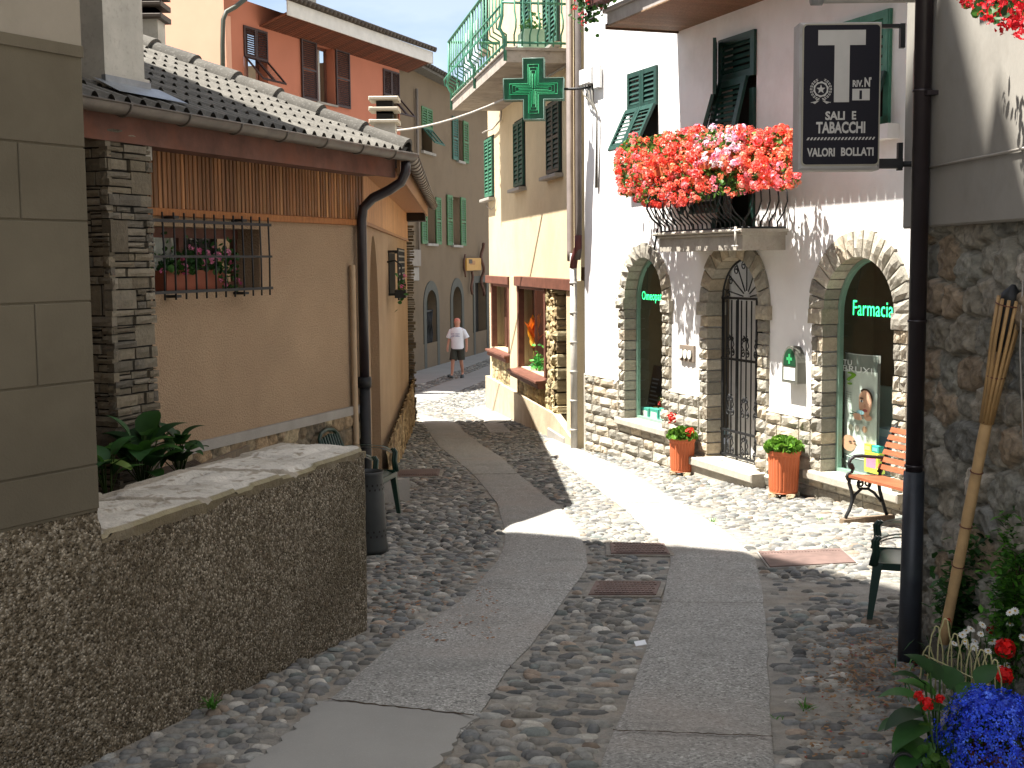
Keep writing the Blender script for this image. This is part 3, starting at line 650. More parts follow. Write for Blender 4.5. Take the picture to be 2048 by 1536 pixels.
# roof
sl=.41; zr=lambda o: zg+.04+sl*(oE+.05-o); hipd=Vector((-.983,.185,0)); E0=FB.P(sE,0,oE)
sh=lambda o: sE+(o-oE)*.153
mb=MB(); R1=FB.P(sh(-2.3),zr(-2.3),-2.3); R2=FB.P(-6,zr(-2.3),-2.3); eL=FB.P(-6,zr(.45)-.03,.45); eE=FB.P(sh(.45),zr(.45)-.03,.45); eF=FS.P(10.7,zr(.45)-.03,.45); R3=FS.P(10.7,zr(-2.3),-2.35)
for q in ([eL,eE,R1,R2],[eE,eF,R3,R1]): mb.poly(q)
mb.poly([R2,R1,FB.P(-1.5,zr(-2.3)-1.2,-4.8),FB.P(-6,zr(-2.3)-1.2,-4.8)]); mb.build('roof_deck',M['dark'],hB)
def roof_tiles():
    mb=MB(); per=.155; co_=.27; k=0
    while True:
        oA=.50-k*co_; oB=oA-co_-.06
        if oA<-2.1: break
        s0=-4.9; s1=sh((oA+oB)/2)-.02; n=int((s1-s0)/per*8); b=len(mb.v); rows=4; off=0 if k%2==0 else .5
        for j in range(rows+1):
            t=j/rows; o=oA+(oB-oA)*t
            for i in range(n+1):
                s=s0+(s1-s0)*i/n; ph=((s-s0)/per+off)%1; w=max(0,cos(2*PI*(ph-.5)))**.7
                z=zr(o)+.010+.040*w*(1-.45*t)+.004*(1-t)
                mb.v.append(tuple(FB.P(s,z,o))); cc=.80+.35*float(vnoise(np.array((s-s0)//per*3.7),np.array(k*5.3)))
                mb.c.append((cc,cc,cc))
        W=n+1; fs=[(b+j*W+i,b+j*W+i+1,b+(j+1)*W+i+1,b+(j+1)*W+i) for j in range(rows) for i in range(n)]
        mb.f+=fs; mb.s+=[True]*len(fs); mb.m+=[0]*len(fs); k+=1
    # side slope, seen only edge on
    k=0
    while k<9:
        oA=.48-k*.27; mb.add([FS.P(sh(oA)*0-.0+(.45-oA)*.0+((.45-oA)*.27),zr(oA)+.05,oA),FS.P(10.65,zr(oA)+.05,oA),FS.P(10.65,zr(oA-.3)+.02,oA-.3),FS.P((.45-oA+.3)*.27,zr(oA-.3)+.02,oA-.3)],[(0,1,2,3)]); k+=1
    mb.build('roof_tiles',M['tile'],hB)
    mb=MB(); n=7; L=2.9/n
    for i in range(n+1):
        t=i*L-.02; o=oE-.994*t+.02; p=FB.P(sh(o),zr(o)+.035,o); t2=t+L+.07; o2=oE-.994*t2; p2=FB.P(sh(o2),zr(o2)+.025,o2)
        d=(p2-p).normalized(); sd=Vector((d.y,-d.x,0)).normalized(); up=sd.cross(d); up=up if up.z>0 else -up
        vs=[]; m=10
        for (P,r) in ((p,.150),(p2,.120)):
            for q in range(m+1): a=PI*q/m; vs.append(P+sd*(cos(a)*r)+up*(sin(a)*r*.85-.03))
        for q in range(m+1): a=PI*q/m; vs.append(p+sd*(cos(a)*.125)+up*(sin(a)*.125*.8-.035))
        c=U(.62,.82); mb.add(vs,[(q,q+1,m+2+q,m+1+q) for q in range(m)],(c,c,c),True); mb.add([vs[q] for q in range(m+1)]+vs[2*m+2:],[(q,m+1+q,m+2+q,q+1) for q in range(m)],(c,c,c))
    for i in range(12):                                   # mortar under the caps
        t=i*.25; o=oE-.994*t; p=FB.P(sh(o)-.02,zr(o)+.02,o+.13)
    pr=R1; 
    for i in range(8):
        p=R1-FB.t*(.42*i); d=-FB.t; sd=FB.n; vs=[]; m=8
        for x,r in ((0,.15),(.48,.125)):
            for q in range(m+1): a=PI*q/m; vs.append(p+d*x+sd*(cos(a)*r)+Vector((0,0,sin(a)*r)))
        mb.add(vs,[(q,q+1,m+2+q,m+1+q) for q in range(m)],(.7,.7,.7),True)
    mb.build('hip_tiles',M['tile'],hB)
roof_tiles()
# chimneys
c0=FB.px(208,100,.2)[0]; c1=FB.px(287,100,.2)[0]; 
mb=MB(); mb.fbox(FB,c0,c1,2.3,5.2,-.35,.2); mb.fbox(FB,c0-.03,c1+.02,2.3,FB.px(250,152,.2)[1],-.38,.225); ch=mb.build('chimney',M['chimney'],hB)
mb=MB(); mb.fbox(FB,c0-.035,c1+.025,zr(.22)+.06,zr(.22)+.11,.2,.232); mb.add([FB.P(c0-.12,zr(.2)+.075,.2),FB.P(c1+.16,zr(.2)+.075,.2),FB.P(c1+.20,zr(.40)+.06,.40),FB.P(c0-.12,zr(.40)+.06,.40)],[(0,1,2,3)])
mb.build('lead_flashing',pm('lead_flashing',(.23,.25,.27),.45,.2,8,bump=.2,bs=20,bd=.01,metal=.6),ch)
def small_chimney(u0,u1,vb,y,slabs,zbot,nm):
    a=at(u0,vb,y);b=at(u1,vb,y); w=b.x-a.x; f=Fr(a.x,y*K,1,0); mb=MB(); top=at(u0,slabs[0],y).z
    mb.fbox(f,0,w,zbot,at(u0,slabs[-1],y).z,-w,0); p=mb.build('chimney',M['chimney'],hB)
    mb=MB(); 
    for i,v in enumerate(slabs):
        z=at(u0,v,y).z; mb.cbox(f,-.06,w+.05,z,z+.05,-w-.05,.06,.012,S(178,168,150) if nm else S(70,62,54))
        if i<len(slabs)-1: mb.fbox(f,.03,w-.03,z-.16,z,-w+.03,-.03,S(40,36,32))
    mb.build('chimney_cap',M['col'],p)
small_chimney(748,790,260,14.2,[201,222,247],2.6,1); small_chimney(262,317,95,10.9,[-8,14,38],3.3,0)
# stone pillar
mb=MB(); mb.fbox(FB,ps0+.02,ps1-.02,-.9,2.45,-.01,pil-.03); mb.build('pillar_core',M['dark'],hB)
def ledger(mb, fr, s0, s1, z0, z1, o0, o1, pal, hmin=.035, hmax=.085, lmin=.06, lmax=.26):
    z=z0
    while z<z1-.02:
        H=U(hmin,hmax)*random.choice([1,1,1,2.0,2.6]); H=min(H,z1-z); s=s0
        while s<s1-.01:
            L=min(U(lmin,lmax),s1-s)
            if s1-s-L<.04: L=s1-s
            zz=z
            if H>.1 and random.random()<.7: 
                cut=[]; r=z
                while r<z+H-.01: h=min(U(.03,.06),z+H-r); cut.append((r,r+h)); r+=h
            else: cut=[(z,z+H)]
            for a,b in cut: mb.rock(fr,s+.003,s+L-.003,a+.003,b-.003,o0,o1+U(-.012,.018),.007,sca(random.choice(pal),U(.75,1.2)),3,2,.004,.006)
            s+=L
        z+=H
palP=[S(104,97,84),S(114,106,91),S(96,90,80),S(120,112,98),S(100,91,76),S(110,101,85)]
mb=MB(); ledger(mb,FB,ps0,ps1,-.9,2.47,pil-.06,pil,palP); fl=FB.left(ps0,pil); ledger(mb,fl,-.35,.0,-.9,2.47,-.05,.0,palP); mb.build('stone_pillar',M['stone'],hB)
# barred window
w=MB(); w.fbox(FB,gw0,gw1,gz0,gz0+.05,-.25,-.21); w.fbox(FB,gw0,gw1,gz1-.075,gz1,-.25,-.2); w.fbox(FB,gw1-.05,gw1,gz0+.05,gz1-.075,-.25,-.21); w.fbox(FB,(gw0+gw1)/2-.03,(gw0+gw1)/2+.03,gz0+.05,gz1-.075,-.25,-.21)
wf=w.build('window',M['brownpaint'],hB); g=MB(); g.flat(FB,[(gw0,gz0),(gw1,gz0),(gw1,gz1),(gw0,gz1)],-.235); g.build('pane',M['glass'],wf)
g=MB(); 
for i in range(40):
    s=gw0+(gw1-gw0)*.62*i/40; g.add([FB.P(s,gz0,-.32+.02*sin(i*1.4)),FB.P(s+(gw1-gw0)*.62/40,gz0,-.32+.02*sin(i*1.4+1.4)),FB.P(s+(gw1-gw0)*.62/40,gz1,-.32+.02*sin(i*1.4+1.4)),FB.P(s,gz1,-.32+.02*sin(i*1.4))],[(0,1,2,3)],sm=True)
g.build('curtain',pm('lace_curtain',(.70,.68,.62),.9,.1,20,bump=0),wf)
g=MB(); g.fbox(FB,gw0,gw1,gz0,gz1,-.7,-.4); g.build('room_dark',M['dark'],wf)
mb=MB(); og=.10; g0=FB.px(305,500,og)[0]; g1=FB.px(538,500,og)[0]; zt_=FB.px(537,435,og)[1]; zb_=FB.px(538,590,og)[1]; za1=FB.px(537,450,og)[1]; za2=FB.px(540,576,og)[1]
for i in range(13): 
    s=g0+(g1-g0)*i/12; mb.tube([FB.P(s+U(-.004,.004),zb_,og),FB.P(s,(zb_+zt_)/2,og+.004),FB.P(s+U(-.004,.004),zt_,og)],.0075,6)
for z,r in ((za1,.011),((za1+za2)/2,.009),(za2,.011)): mb.box(FB.P(g0-.04,z-r,og-.012),FB.t*(g1-g0+.07),Vector((0,0,2*r)),FB.n*.024)
for s in (g0+.25,g1-.38): 
    for z in (za1+.03,za2-.03): mb.box(FB.P(s,z-.012,-.02),FB.t*.07,Vector((0,0,.02)),FB.n*(og+.02))
mb.build('window_grille',M['iron'],hB)
# side niche window with grille
n0=FS.px(777,550)[0]; n1=FS.px(789,550)[0]; nz0=FS.px(780,590)[1]; nz1=FS.px(780,506)[1]
mb=MB(); mb.fbox(FS,n0,n1,nz0,nz1,-.002,.012); mb.build('side_window',M['dark'],hB)
mb=MB()
for i in range(7): s=n0-.1+(n1-n0+.25)*i/6; mb.tube([FS.P(s,nz0-.06,.13),FS.P(s,nz1+.06,.13)],.012,6)
for i in range(9):
    z=nz0-.03+(nz1-nz0+.06)*i/8; mb.box(FS.P(n0-.12,z-.012,.12),FS.t*(n1-n0+.3),Vector((0,0,.024)),FS.n*.02)
for s in (n0-.08,n1+.1):
    for z in (nz0,nz1): mb.box(FS.P(s,z,0),FS.t*.03,Vector((0,0,.03)),FS.n*.14)
mb.build('side_grille',M['iron'],hB)
# flowers in the barred window
def flower_box(name,label,fr,s0,s1,z0,z1,o0,o1,col,group=None,cat='flower box'):
    c=fr.P((s0+s1)/2,z0,(o0+o1)/2); t=thing(name,label,cat,tuple(c),group); mb=MB()
    if col is not None:
        P=fr.P; e=.02; vs=[P(s0+e,z0,o0+e),P(s1-e,z0,o0+e),P(s1-e,z0,o1-e),P(s0+e,z0,o1-e),P(s0,z1,o0),P(s1,z1,o0),P(s1,z1,o1),P(s0,z1,o1)]
        mb.add(vs,[(0,1,5,4),(1,2,6,5),(2,3,7,6),(3,0,4,7),(0,3,2,1)]); mb.fbox(fr,s0-.006,s1+.006,z1-.025,z1,o1-.012,o1+.008); mb.fbox(fr,s0+.004,s1-.004,z1-.05,z1-.015,o0+.004,o1-.004)
        mb.build('box',col,t)
    return t
t=flower_box('geranium_box','terracotta box of pink geraniums behind the barred window',FB,FB.px(318,560,-.1)[0],FB.px(440,560,-.1)[0],gz0+.005,gz0+.15,-.19,-.03,pm('dull_terracotta',(.25,.075,.04),.7,.1,6,bump=.1))
t['category']='flower box'
lf=MB(); fl_=MB()
for i in range(300):
    s=U(FB.px(310,500,-.1)[0],FB.px(455,500,-.1)[0]); lf_z=gz0+.13+abs(random.gauss(0,.10)); leaflet(lf,FB.P(s,lf_z,U(-.16,.03)),U(.014,.03),random.choice(GR))
for i in range(60): leaflet(lf,FB.P(FB.px(465,500,.03)[0]+random.gauss(0,.05),U(gz0-.02,gz0+.2),U(-.05,.05)),U(.012,.022),random.choice(GR))
for (u,v,r) in [(383,495,.026),(398,503,.03),(415,508,.03),(425,520,.034),(437,513,.038),(455,505,.032),(365,517,.022),(370,530,.026),(372,545,.028),(325,542,.024),(462,525,.02),(468,538,.02),(452,570,.018),(442,560,.018),(475,560,.018),(482,566,.016),(428,494,.015),(408,525,.026)]:
    blossom(fl_,FB.P(*FB.px(u,v,.02),.02),r,random.choice(PK),16)
lf.build('foliage',M['leaf'],t); fl_.build('blossom',M['petal'],t)
t=thing('hanging_basket','small basket of pink flowers on the side wall of the ochre house beyond its grille','flower basket',tuple(FS.P(n1+2.0,.9,.2))); lf=MB(); fl_=MB()
bs=FS.px(803,555,.18)[0]
for i in range(26): leaflet(lf,FS.P(bs+random.gauss(0,.2),1.28+random.gauss(0,.08),.18+random.gauss(0,.03)),.035,random.choice(GR))
for i in range(5): blossom(fl_,FS.P(bs+random.gauss(0,.25),1.30+random.gauss(0,.08),.2),.035,random.choice(PK),10)
lf.build('foliage',M['leaf'],t); fl_.build('blossom',M['petal'],t); mb=MB()
mb.tube([FS.P(bs,1.6,0),FS.P(bs,1.62,.1),FS.P(bs,1.56,.18),FS.P(bs,1.3,.18)],.012,6); mb.fbox(FS,bs-.2,bs+.2,1.15,1.25,.10,.24); mb.build('bracket_basket',M['iron'],t)
# concrete step
mb=MB(); a=gp(768,1014); b=gp(820,1004); d=b-a; d.z=0; nn=Vector((-d.y,d.x,0)).normalized()
mb.box(Vector((a.x-.35,a.y,gz(a.y)-.1))-d*.0,d+Vector((.35,0,0)),nn*1.0+Vector((-.25,0,0)),Vector((0,0,.31))); tag(mb.build('concrete_step',M['grey_cement'],loc=(a.x,a.y,gz(a.y))),'low grey concrete block at the corner of the ochre house behind the green chair','step')
# ------------------------------------------------------------------ salmon house behind
FRh=FrK(-3.24,33,sin(R_(24)),cos(R_(24)))
hR=thing('salmon_house','tall salmon pink house with brown shutters and a white edged overhanging roof','house',(-3.24,33*K,gz(33*K)))
sL=FRh.px(450,100)[0]; oF=.8; zF=FRh.px(865,104,oF)[1]; sEnd=FRh.px(866,108,oF)[0]
zT=FRh.px(700,108)[1]
def rwin(u0,v0,u1,v1):
    a=FRh.px(u0,v0); b=FRh.px(u1,v1); return a[0],b[0]
W=[]; holes=[]
for (u0,u1,vt,vb,um) in ((486,533,62,175,510),(631,668,92,206,650),(765,797,135,236,780)):
    s0=FRh.px(u0,vt)[0]; s1=FRh.px(u1,vt)[0]; z1=FRh.px(um,vt)[1]; z0=FRh.px(um,vb)[1]
    if um==510: z0=5.62; z1=7.15
    if um==780: z0=5.55; z1=7.13
    W.append((s0,s1,z0,z1)); holes.append([(s0,z0),(s1,z0),(s1,z1),(s0,z1)])
mb=MB(); mb.wall(FRh,[(sL,-2),(0,-2),(0,zF-.05),(sL,zF-.05)],holes,0,.3); mb.build('wall',M['salmon'],hR)
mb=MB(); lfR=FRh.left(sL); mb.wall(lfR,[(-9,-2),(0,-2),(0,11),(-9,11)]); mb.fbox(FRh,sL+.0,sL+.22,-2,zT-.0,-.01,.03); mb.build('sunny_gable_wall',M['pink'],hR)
mb=MB(); mb.fbox(FRh,-7.6,sEnd,zF-.34,zF,oF-.04,oF); mb.fbox(FRh.right(sEnd,oF),-.0,1.2,zF-.34,zF,-.04,.0); mb.build('fascia_board',pm('white_fascia',(.62,.60,.56),.7,.08,4,bump=.1),hR)
mb=MB(); s=-7.6
zS=zT-.02
while s<sEnd-.05:
    c=sca(S(96,52,32),U(.7,1.4)); vs=[FRh.P(s,zS,.0),FRh.P(s+.10,zS,.0),FRh.P(s+.10,zF-.30,oF-.05),FRh.P(s,zF-.30,oF-.05)]; mb.add(vs+[v+Vector((0,0,.03)) for v in vs],[(0,1,2,3),(0,3,7,4),(1,5,6,2)],c); s+=.125
mb.add([FRh.P(-7.6,zS+.03,0),FRh.P(sEnd-.05,zS+.03,0),FRh.P(sEnd-.05,zF-.27,oF-.05),FRh.P(-7.6,zF-.27,oF-.05)],[(0,1,2,3)],S(30,18,12)); mb.build('slatted_soffit',M['wood_attr'],hR)
mb=MB(); sl2=.38
mb.add([FRh.P(-7.8,zF+.02,oF+.06),FRh.P(sEnd+.06,zF+.02,oF+.06),FRh.P(sEnd+.06,zF+.02+sl2*5,oF-5),FRh.P(-7.8,zF+.02+sl2*5,oF-5)],[(0,1,2,3)])
s=-7.8
while s<sEnd: mb.tube([FRh.P(s,zF+.05,oF+.12),FRh.P(s,zF+.05+sl2*4.8,oF-4.7)],.075,8,col=(.6,.5,.45)); s+=.21
mb.build('roof_tiles',M['tile'],hR)
cx=FRh.px(612,0,-1.0)[0]; mb=MB(); mb.fbox(FRh,cx-.2,cx+.2,zF,zF+1.0,-1.4,-.8); mb.fbox(FRh,cx-.26,cx+.26,zF+1.0,zF+1.06,-1.46,-.74); mb.build('chimney',M['chimney'],hR)
BR=pm('brown_shutter_paint',(.045,.022,.018),.55,.2,8,bump=.1)
for k,(s0,s1,z0,z1) in enumerate(W):
    g=MB(); g.fbox(FRh,s0,s1,z0,z0+.07,-.3,-.24); g.fbox(FRh,s0,s1,z1-.07,z1,-.3,-.24); g.fbox(FRh,s0,s0+.06,z0,z1,-.3,-.24); g.fbox(FRh,s1-.06,s1,z0,z1,-.3,-.24); g.fbox(FRh,(s0+s1)/2-.04,(s0+s1)/2+.04,z0,z1,-.3,-.24)
    w=g.build('window',M['brownpaint'],hR); g=MB(); g.flat(FRh,[(s0,z0),(s1,z0),(s1,z1),(s0,z1)],-.28); g.build('pane',M['glass'],w)
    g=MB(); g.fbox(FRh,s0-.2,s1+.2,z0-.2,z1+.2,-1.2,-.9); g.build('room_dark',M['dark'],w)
    if k==1: g=MB(); g.fbox(FRh,(s0+s1)/2+.02,s1-.08,z0,z1,-.42,-.40); g.build('curtain',M['whitebox'],w)
    g=MB(); g.fbox(FRh,s0-.06,s1+.06,z0-.05,z0,-.3,.06); g.build('sill',M['grey_cement'],w)
    m=(s0+s1)/2; h=z1-z0
    if k!=1:
        for a,b in ((s0,m-.005),(m+.005,s1)):
            louvre(FRh,a,b,z1-h*.47,z1,.0,0,mat=BR,parent=hR,stile=.05); louvre(FRh,a,b,z0+h*.03,z1-h*.47,.0,R_(42),mat=BR,parent=hR,stile=.05)
    else:
        wd=(s1-s0)*.78; louvre(FRh,s0-wd-.02,s0-.02,z0-.02,z1+.02,.02,0,mat=BR,parent=hR,rails=2); louvre(FRh,s1+.02,s1+wd+.02,z0-.02,z1+.02,.02,0,mat=BR,parent=hR,rails=2)
a=FRh.px(447,60,.06); mb=MB(); qd=lambda u,v,o: FRh.P(*FRh.px(u,v,o),o)
mb.tube([qd(520,-25,.5),qd(470,14,.2),qd(452,24,.09),qd(446,40,.06),qd(445,90,.06),qd(447,300,.06)],.055,8); mb.build('downpipe',pm('green_brown_pipe',(.05,.055,.04),.5,.2,5,bump=0),hR)

# ------------------------------------------------------------------ grey beige house where the street bends
FE=FrK(-3.08,33.88,sin(R_(14)),cos(R_(14)))
hE=thing('beige_house','long grey beige house with green shutters and arched doorways at the bend of the street','house',(-3.08,33.88*K,gz(34*K)))
zE=7.5
def ebox(u0,v0,u1,v1):
    a=FE.px(u0,(v0+v1)/2)[0]; b=FE.px(u1,(v0+v1)/2)[0]; um=(u0+u1)/2; return a,b,FE.px(um,v1)[1],FE.px(um,v0)[1]
d1=ebox(852,580,873,722); d2=ebox(905,573,923,712); d3=ebox(949,565,972,697)
w1=ebox(843,216,864,304); w2=ebox(914,240,924,322); w3=ebox(852,394,869,487); w4=ebox(903,394,919,490)
g0=-2.2
hs=[arch_pts(d1[0],d1[1],d1[2],d1[3]-.5,d1[3]),arch_pts(d2[0],d2[1],d2[2],d2[3]-.5,d2[3]),[(d3[0],d3[2]),(d3[1],d3[2]),(d3[1],d3[3]),(d3[0],d3[3])]]+[[(a,c),(b,c),(b,d),(a,d)] for a,b,c,d in (w1,w2,w3,w4)]
mb=MB(); mb.wall(FE,[(-1.2,g0),(14,g0),(14,zE),(-1.2,zE)],hs,0,.35); r=FE.right(14); mb.wall(r,[(0,g0),(6,g0),(6,zE),(0,zE)]); l=FE.left(-1.2); mb.wall(l,[(-6,g0),(0,g0),(0,zE),(-6,zE)]); mb.build('wall',M['plaster_E'],hE)
mb=MB(); mb.fbox(FE,-.9,14.2,zE-.06,zE+.02,-.2,.45); mb.add([FE.P(-.9,zE+.02,.5),FE.P(14.2,zE+.02,.5),FE.P(14.2,zE+1.9,-5),FE.P(-.9,zE+1.9,-5)],[(0,1,2,3)])
s=-.9
while s<14.2: mb.tube([FE.P(s,zE+.06,.55),FE.P(s,zE+1.5,-3.6)],.08,6,col=(.45,.40,.36)); s+=.3
mb.build('roof',M['tile'],hE)
GS=pm('faded_green_shutter',(.055,.15,.055),.6,.2,9,bump=.1)
GS2=pm('dull_green_shutter',(.035,.115,.08),.6,.2,9,bump=.1)
cem=pm('grey_door_surround',(.092,.092,.078),.9,.1,4,bump=.2)
for k,(a,b,z0,z1) in enumerate((w1,w2,w3,w4)):
    g=MB(); g.fbox(FE,a,b,z0,z0+.08,-.3,-.22); g.fbox(FE,a,b,z1-.08,z1,-.3,-.22); g.fbox(FE,(a+b)/2-.05,(a+b)/2+.05,z0,z1,-.3,-.22); w=g.build('window',M['whitebox'],hE)
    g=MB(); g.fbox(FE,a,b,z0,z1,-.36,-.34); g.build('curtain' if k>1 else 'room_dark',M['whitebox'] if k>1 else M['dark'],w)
    g=MB(); g.fbox(FE,a-.12,b+.12,z0-.08,z0,-.3,.10); g.build('sill',M['grey_cement'],w); h=z1-z0
    if k==0:
        m=(a+b)/2
        for p,q in ((a,m),(m,b)): louvre(FE,p,q,z1-h*.48,z1,0,0,mat=GS,parent=hE,stile=.06,pitch=.08); louvre(FE,p,q,z0+h*.05,z1-h*.48,0,R_(40),mat=GS2,parent=hE,stile=.06,pitch=.08)
    else:
        wd=(b-a)*.62; 
        if k==1: wd=.72
        louvre(FE,a-wd-.03,a-.03,z0-.02,z1+.02,.03,0,mat=GS if k>1 else GS2,parent=hE,stile=.08,pitch=.08,rails=2); louvre(FE,b+.03,b+wd+.03,z0-.02,z1+.02,.03,0,mat=GS,parent=hE,stile=.08,pitch=.08,rails=2)
for k,(a,b,z0,z1) in enumerate((d1,d2)):
    o=MB(); outer=arch_pts(a-.3,b+.3,z0-.3,z1-.5,z1+.3); inner=arch_pts(a,b,z0-.3,z1-.5,z1); o.wall(FE,outer,[inner],.03,.05); n=len(outer)
    o.add([FE.P(x,z,.03) for x,z in outer]+[FE.P(x,z,-.02) for x,z in outer],[(i,(i+1)%n,n+(i+1)%n,n+i) for i in range(n)]); dd=o.build('arched_door',cem,hE)
    p=MB(); p.prism0(FE,arch_pts(a,b,z0-.1,z1-.5,z1),-.3); p.build('door_leaf',pm('grey_green_door',(.06,.07,.062),.7,.15,5,bump=.1),dd)
    p=MB(); p.fbox(FE,(a+b)/2+.05,b-.1,z0,z1-.3,-.29,-.27,S(60,75,70)); p.build('door_panel',M['col'],dd)
    if k==0:
        p=MB(); i=0
        s=a+.1
        while s<b-.05: p.tube([FE.P(s+.06*sin(j*1.1),z0+.02+j*.12,-.12) for j in range(14)],.028,6); s+=.17
        for z in (z0+.05,z0+1.6): p.fbox(FE,a,b,z,z+.05,-.14,-.1)
        p.build('low_iron_gate',M['iron'],dd)
a,b,z0,z1=d3; o=MB(); o.fbox(FE,a-.25,a,z0-.2,z1,-.02,.04); o.fbox(FE,b,b+.25,z0-.2,z1,-.02,.04); o.fbox(FE,a-.25,b+.25,z1,z1+.25,-.02,.04); dd=o.build('door',cem,hE)
p=MB(); p.fbox(FE,a,(a+b)/2+.15,z0-.1,z1,-.28,-.22); p.build('door_leaf',pm('brown_door',(.085,.035,.022),.6,.2,6,bump=.1),dd); p=MB(); p.fbox(FE,(a+b)/2+.15,b,z0-.1,z1,-.33,-.3); p.build('door_gap',M['dark'],dd)
p=MB(); p.fbox(FE,a+.3,a+.65,z0+1.45,z0+1.75,-.21,-.2,S(180,60,60)); p.fbox(FE,a+.1,a+.8,z0+.95,z0+1.02,-.21,-.18,S(150,120,90)); p.build('door_notice',M['col'],dd)
p=MB(); p.fbox(FE,-.6,b+.6,g0,-1.02,0,.02); p.build('grey_plinth',M['plaster_E'],hE)
# tavern sign, plaques
a,b,z0,z1=ebox(925,516,954,541); t=thing('hanging_sign','yellow board sign with an iron scroll above the brown door of the grey beige house','sign',tuple(FE.P((a+b)/2,z0,.1)))
p=MB(); p.cbox(FE,a,b,z0,z1,.1,.16,.01,S(176,132,58)); p.build('board',M['col'],t)
p=MB(); [p.fbox(FE,a+.5+.16*i,a+.6+.16*i,z0+.35,z1-.25,.16,.163,S(150,98,50)) for i in range(5)]; p.fbox(FE,a+.3,a+.8,z1-.2,z1-.05,.16,.165,S(60,45,30)); p.build('board_marks',M['col'],t)
p=MB(); s=b+.25; isc=pm('rusty_scroll',(.12,.06,.04),.7,.2,9)
p.tube([FE.P(s+.08*sin(i*.9),z1+.55-i*.13,.15+.05*cos(i*.9)) for i in range(16)],.06,6); p.build('iron_scroll',isc,t); p=MB(); p.tube([FE.P(a+.9+.12*sin(i*.8),z0-.05-i*.1,.12) for i in range(9)],.05,6); p.build('iron_scroll',isc,t); p=MB(); p.tube([FE.P(a-.15+.1*cos(i*.7),(z0+z1)/2+.1*i-.45,.12) for i in range(9)],.035,6); p.build('iron_scroll',isc,t)
a,b,z0,z1=ebox(819,535,835,562); p=MB(); p.cbox(FE,a,b,z0,z1,.0,.06,.02); tag(p.build('wall_plaque',M['grey_cement'],loc=tuple(FE.P(a,z0,.0))),'small pale plaque on the grey beige house beside the slate corner','plaque')
a,b,z0,z1=ebox(817,430,833,532); p=MB(); p.tube([FE.P(b,6.9,.08),FE.P(b,z0,.08)],.05,6); p.fbox(FE,a-.4,b-.05,z0,z0+.5,.02,.15); p.build('drainpipe',pm('dull_pipe',(.22,.19,.16),.7,.1,5,bump=0),hE)
# ------------------------------------------------------------------ white house with the pharmacy
FF=FrK(2.96,10.95,sin(R_(23)),-cos(R_(23)))
hF=thing('white_house','white rendered house with a rock faced stone base, three round arches and green shutters','house',(2.96,10.95*K,gz(10.95*K)))
sFar=-5.6; sNear=3.2; zp=.02; zs=1.06
ARC={'l':(-4.22,-3.14,-.47,1.63),'d':(-2.0,-.91,-.66,1.62),'r':(.30,1.40,-.49,1.61)}
hs=[]
for k,(a,b,z0,z1) in ARC.items(): hs.append(arch_pts(a-.04,b+.04,z0-.04,zs,z1+.05,20))
uw=(-4.15,-3.33,2.92,3.96); bd=(-1.80,-1.04,1.86,4.0)
a=FF.px(1672,20)[0]; b=FF.px(1783,20)[0]; uz1=FF.px(1780,18)[1]; uz0=FF.px(1765,252)[1]; rw=(a,b,uz0,uz1)
lh=FF.px(1437,200)[0]
for (a,b,c,d) in (uw,(lh,bd[1],bd[2],bd[3]),rw): hs.append([(a,c),(b,c),(b,d),(a,d)])
mb=MB(); mb.wall(FF,[(sFar,-1.6),(sNear,-1.6),(sNear,9.5),(sFar,9.5)],hs,0,.2)
e=FF.left(sFar); mb.wall(e,[(-6,-2),(0,-2),(0,9.5),(-6,9.5)]); mb.wall(FF.right(sNear),[(0,-2),(6,-2),(6,9.5),(0,9.5)])
mb.poly([FF.P(sFar,9.5,0),FF.P(sNear,9.5,0),FF.P(sNear,9.5,-6),FF.P(sFar,9.5,-6)]); mb.build('wall',M['white_wall'],hF)
# stone base
palF=[S(166,160,146),S(154,149,136),S(174,167,152),S(146,141,130),S(160,151,134),S(138,133,122),S(168,156,136)]
def blocks(mb, fr, s0, s1, z0, z1, lmin, lmax, o0, o1, amp=.017, pal=palF, nx=4, nz=3, gap=.005):
    s=s0
    while s<s1-.02:
        L=U(lmin,lmax)
        if s1-s-L<lmin*.6: L=s1-s
        L=min(L,s1-s); mb.rock(fr,s+gap,s+L-gap,z0+gap,z1-gap,o0,o1,amp,sca(random.choice(pal),U(.85,1.18)),nx,nz); s+=L
jw=.19
mb=MB(); bk=MB()
cu_=sFar+.02
for a,b,z0,z1 in ARC.values(): bk.fbox(FF,cu_,a-.05,-1.6,zp-.01,-.1,.03); bk.fbox(FF,a-.05,b+.05,-1.6,z0-.05,-.1,.03); cu_=b+.05
bk.fbox(FF,cu_,sNear-.02,-1.6,zp-.01,-.1,.03)

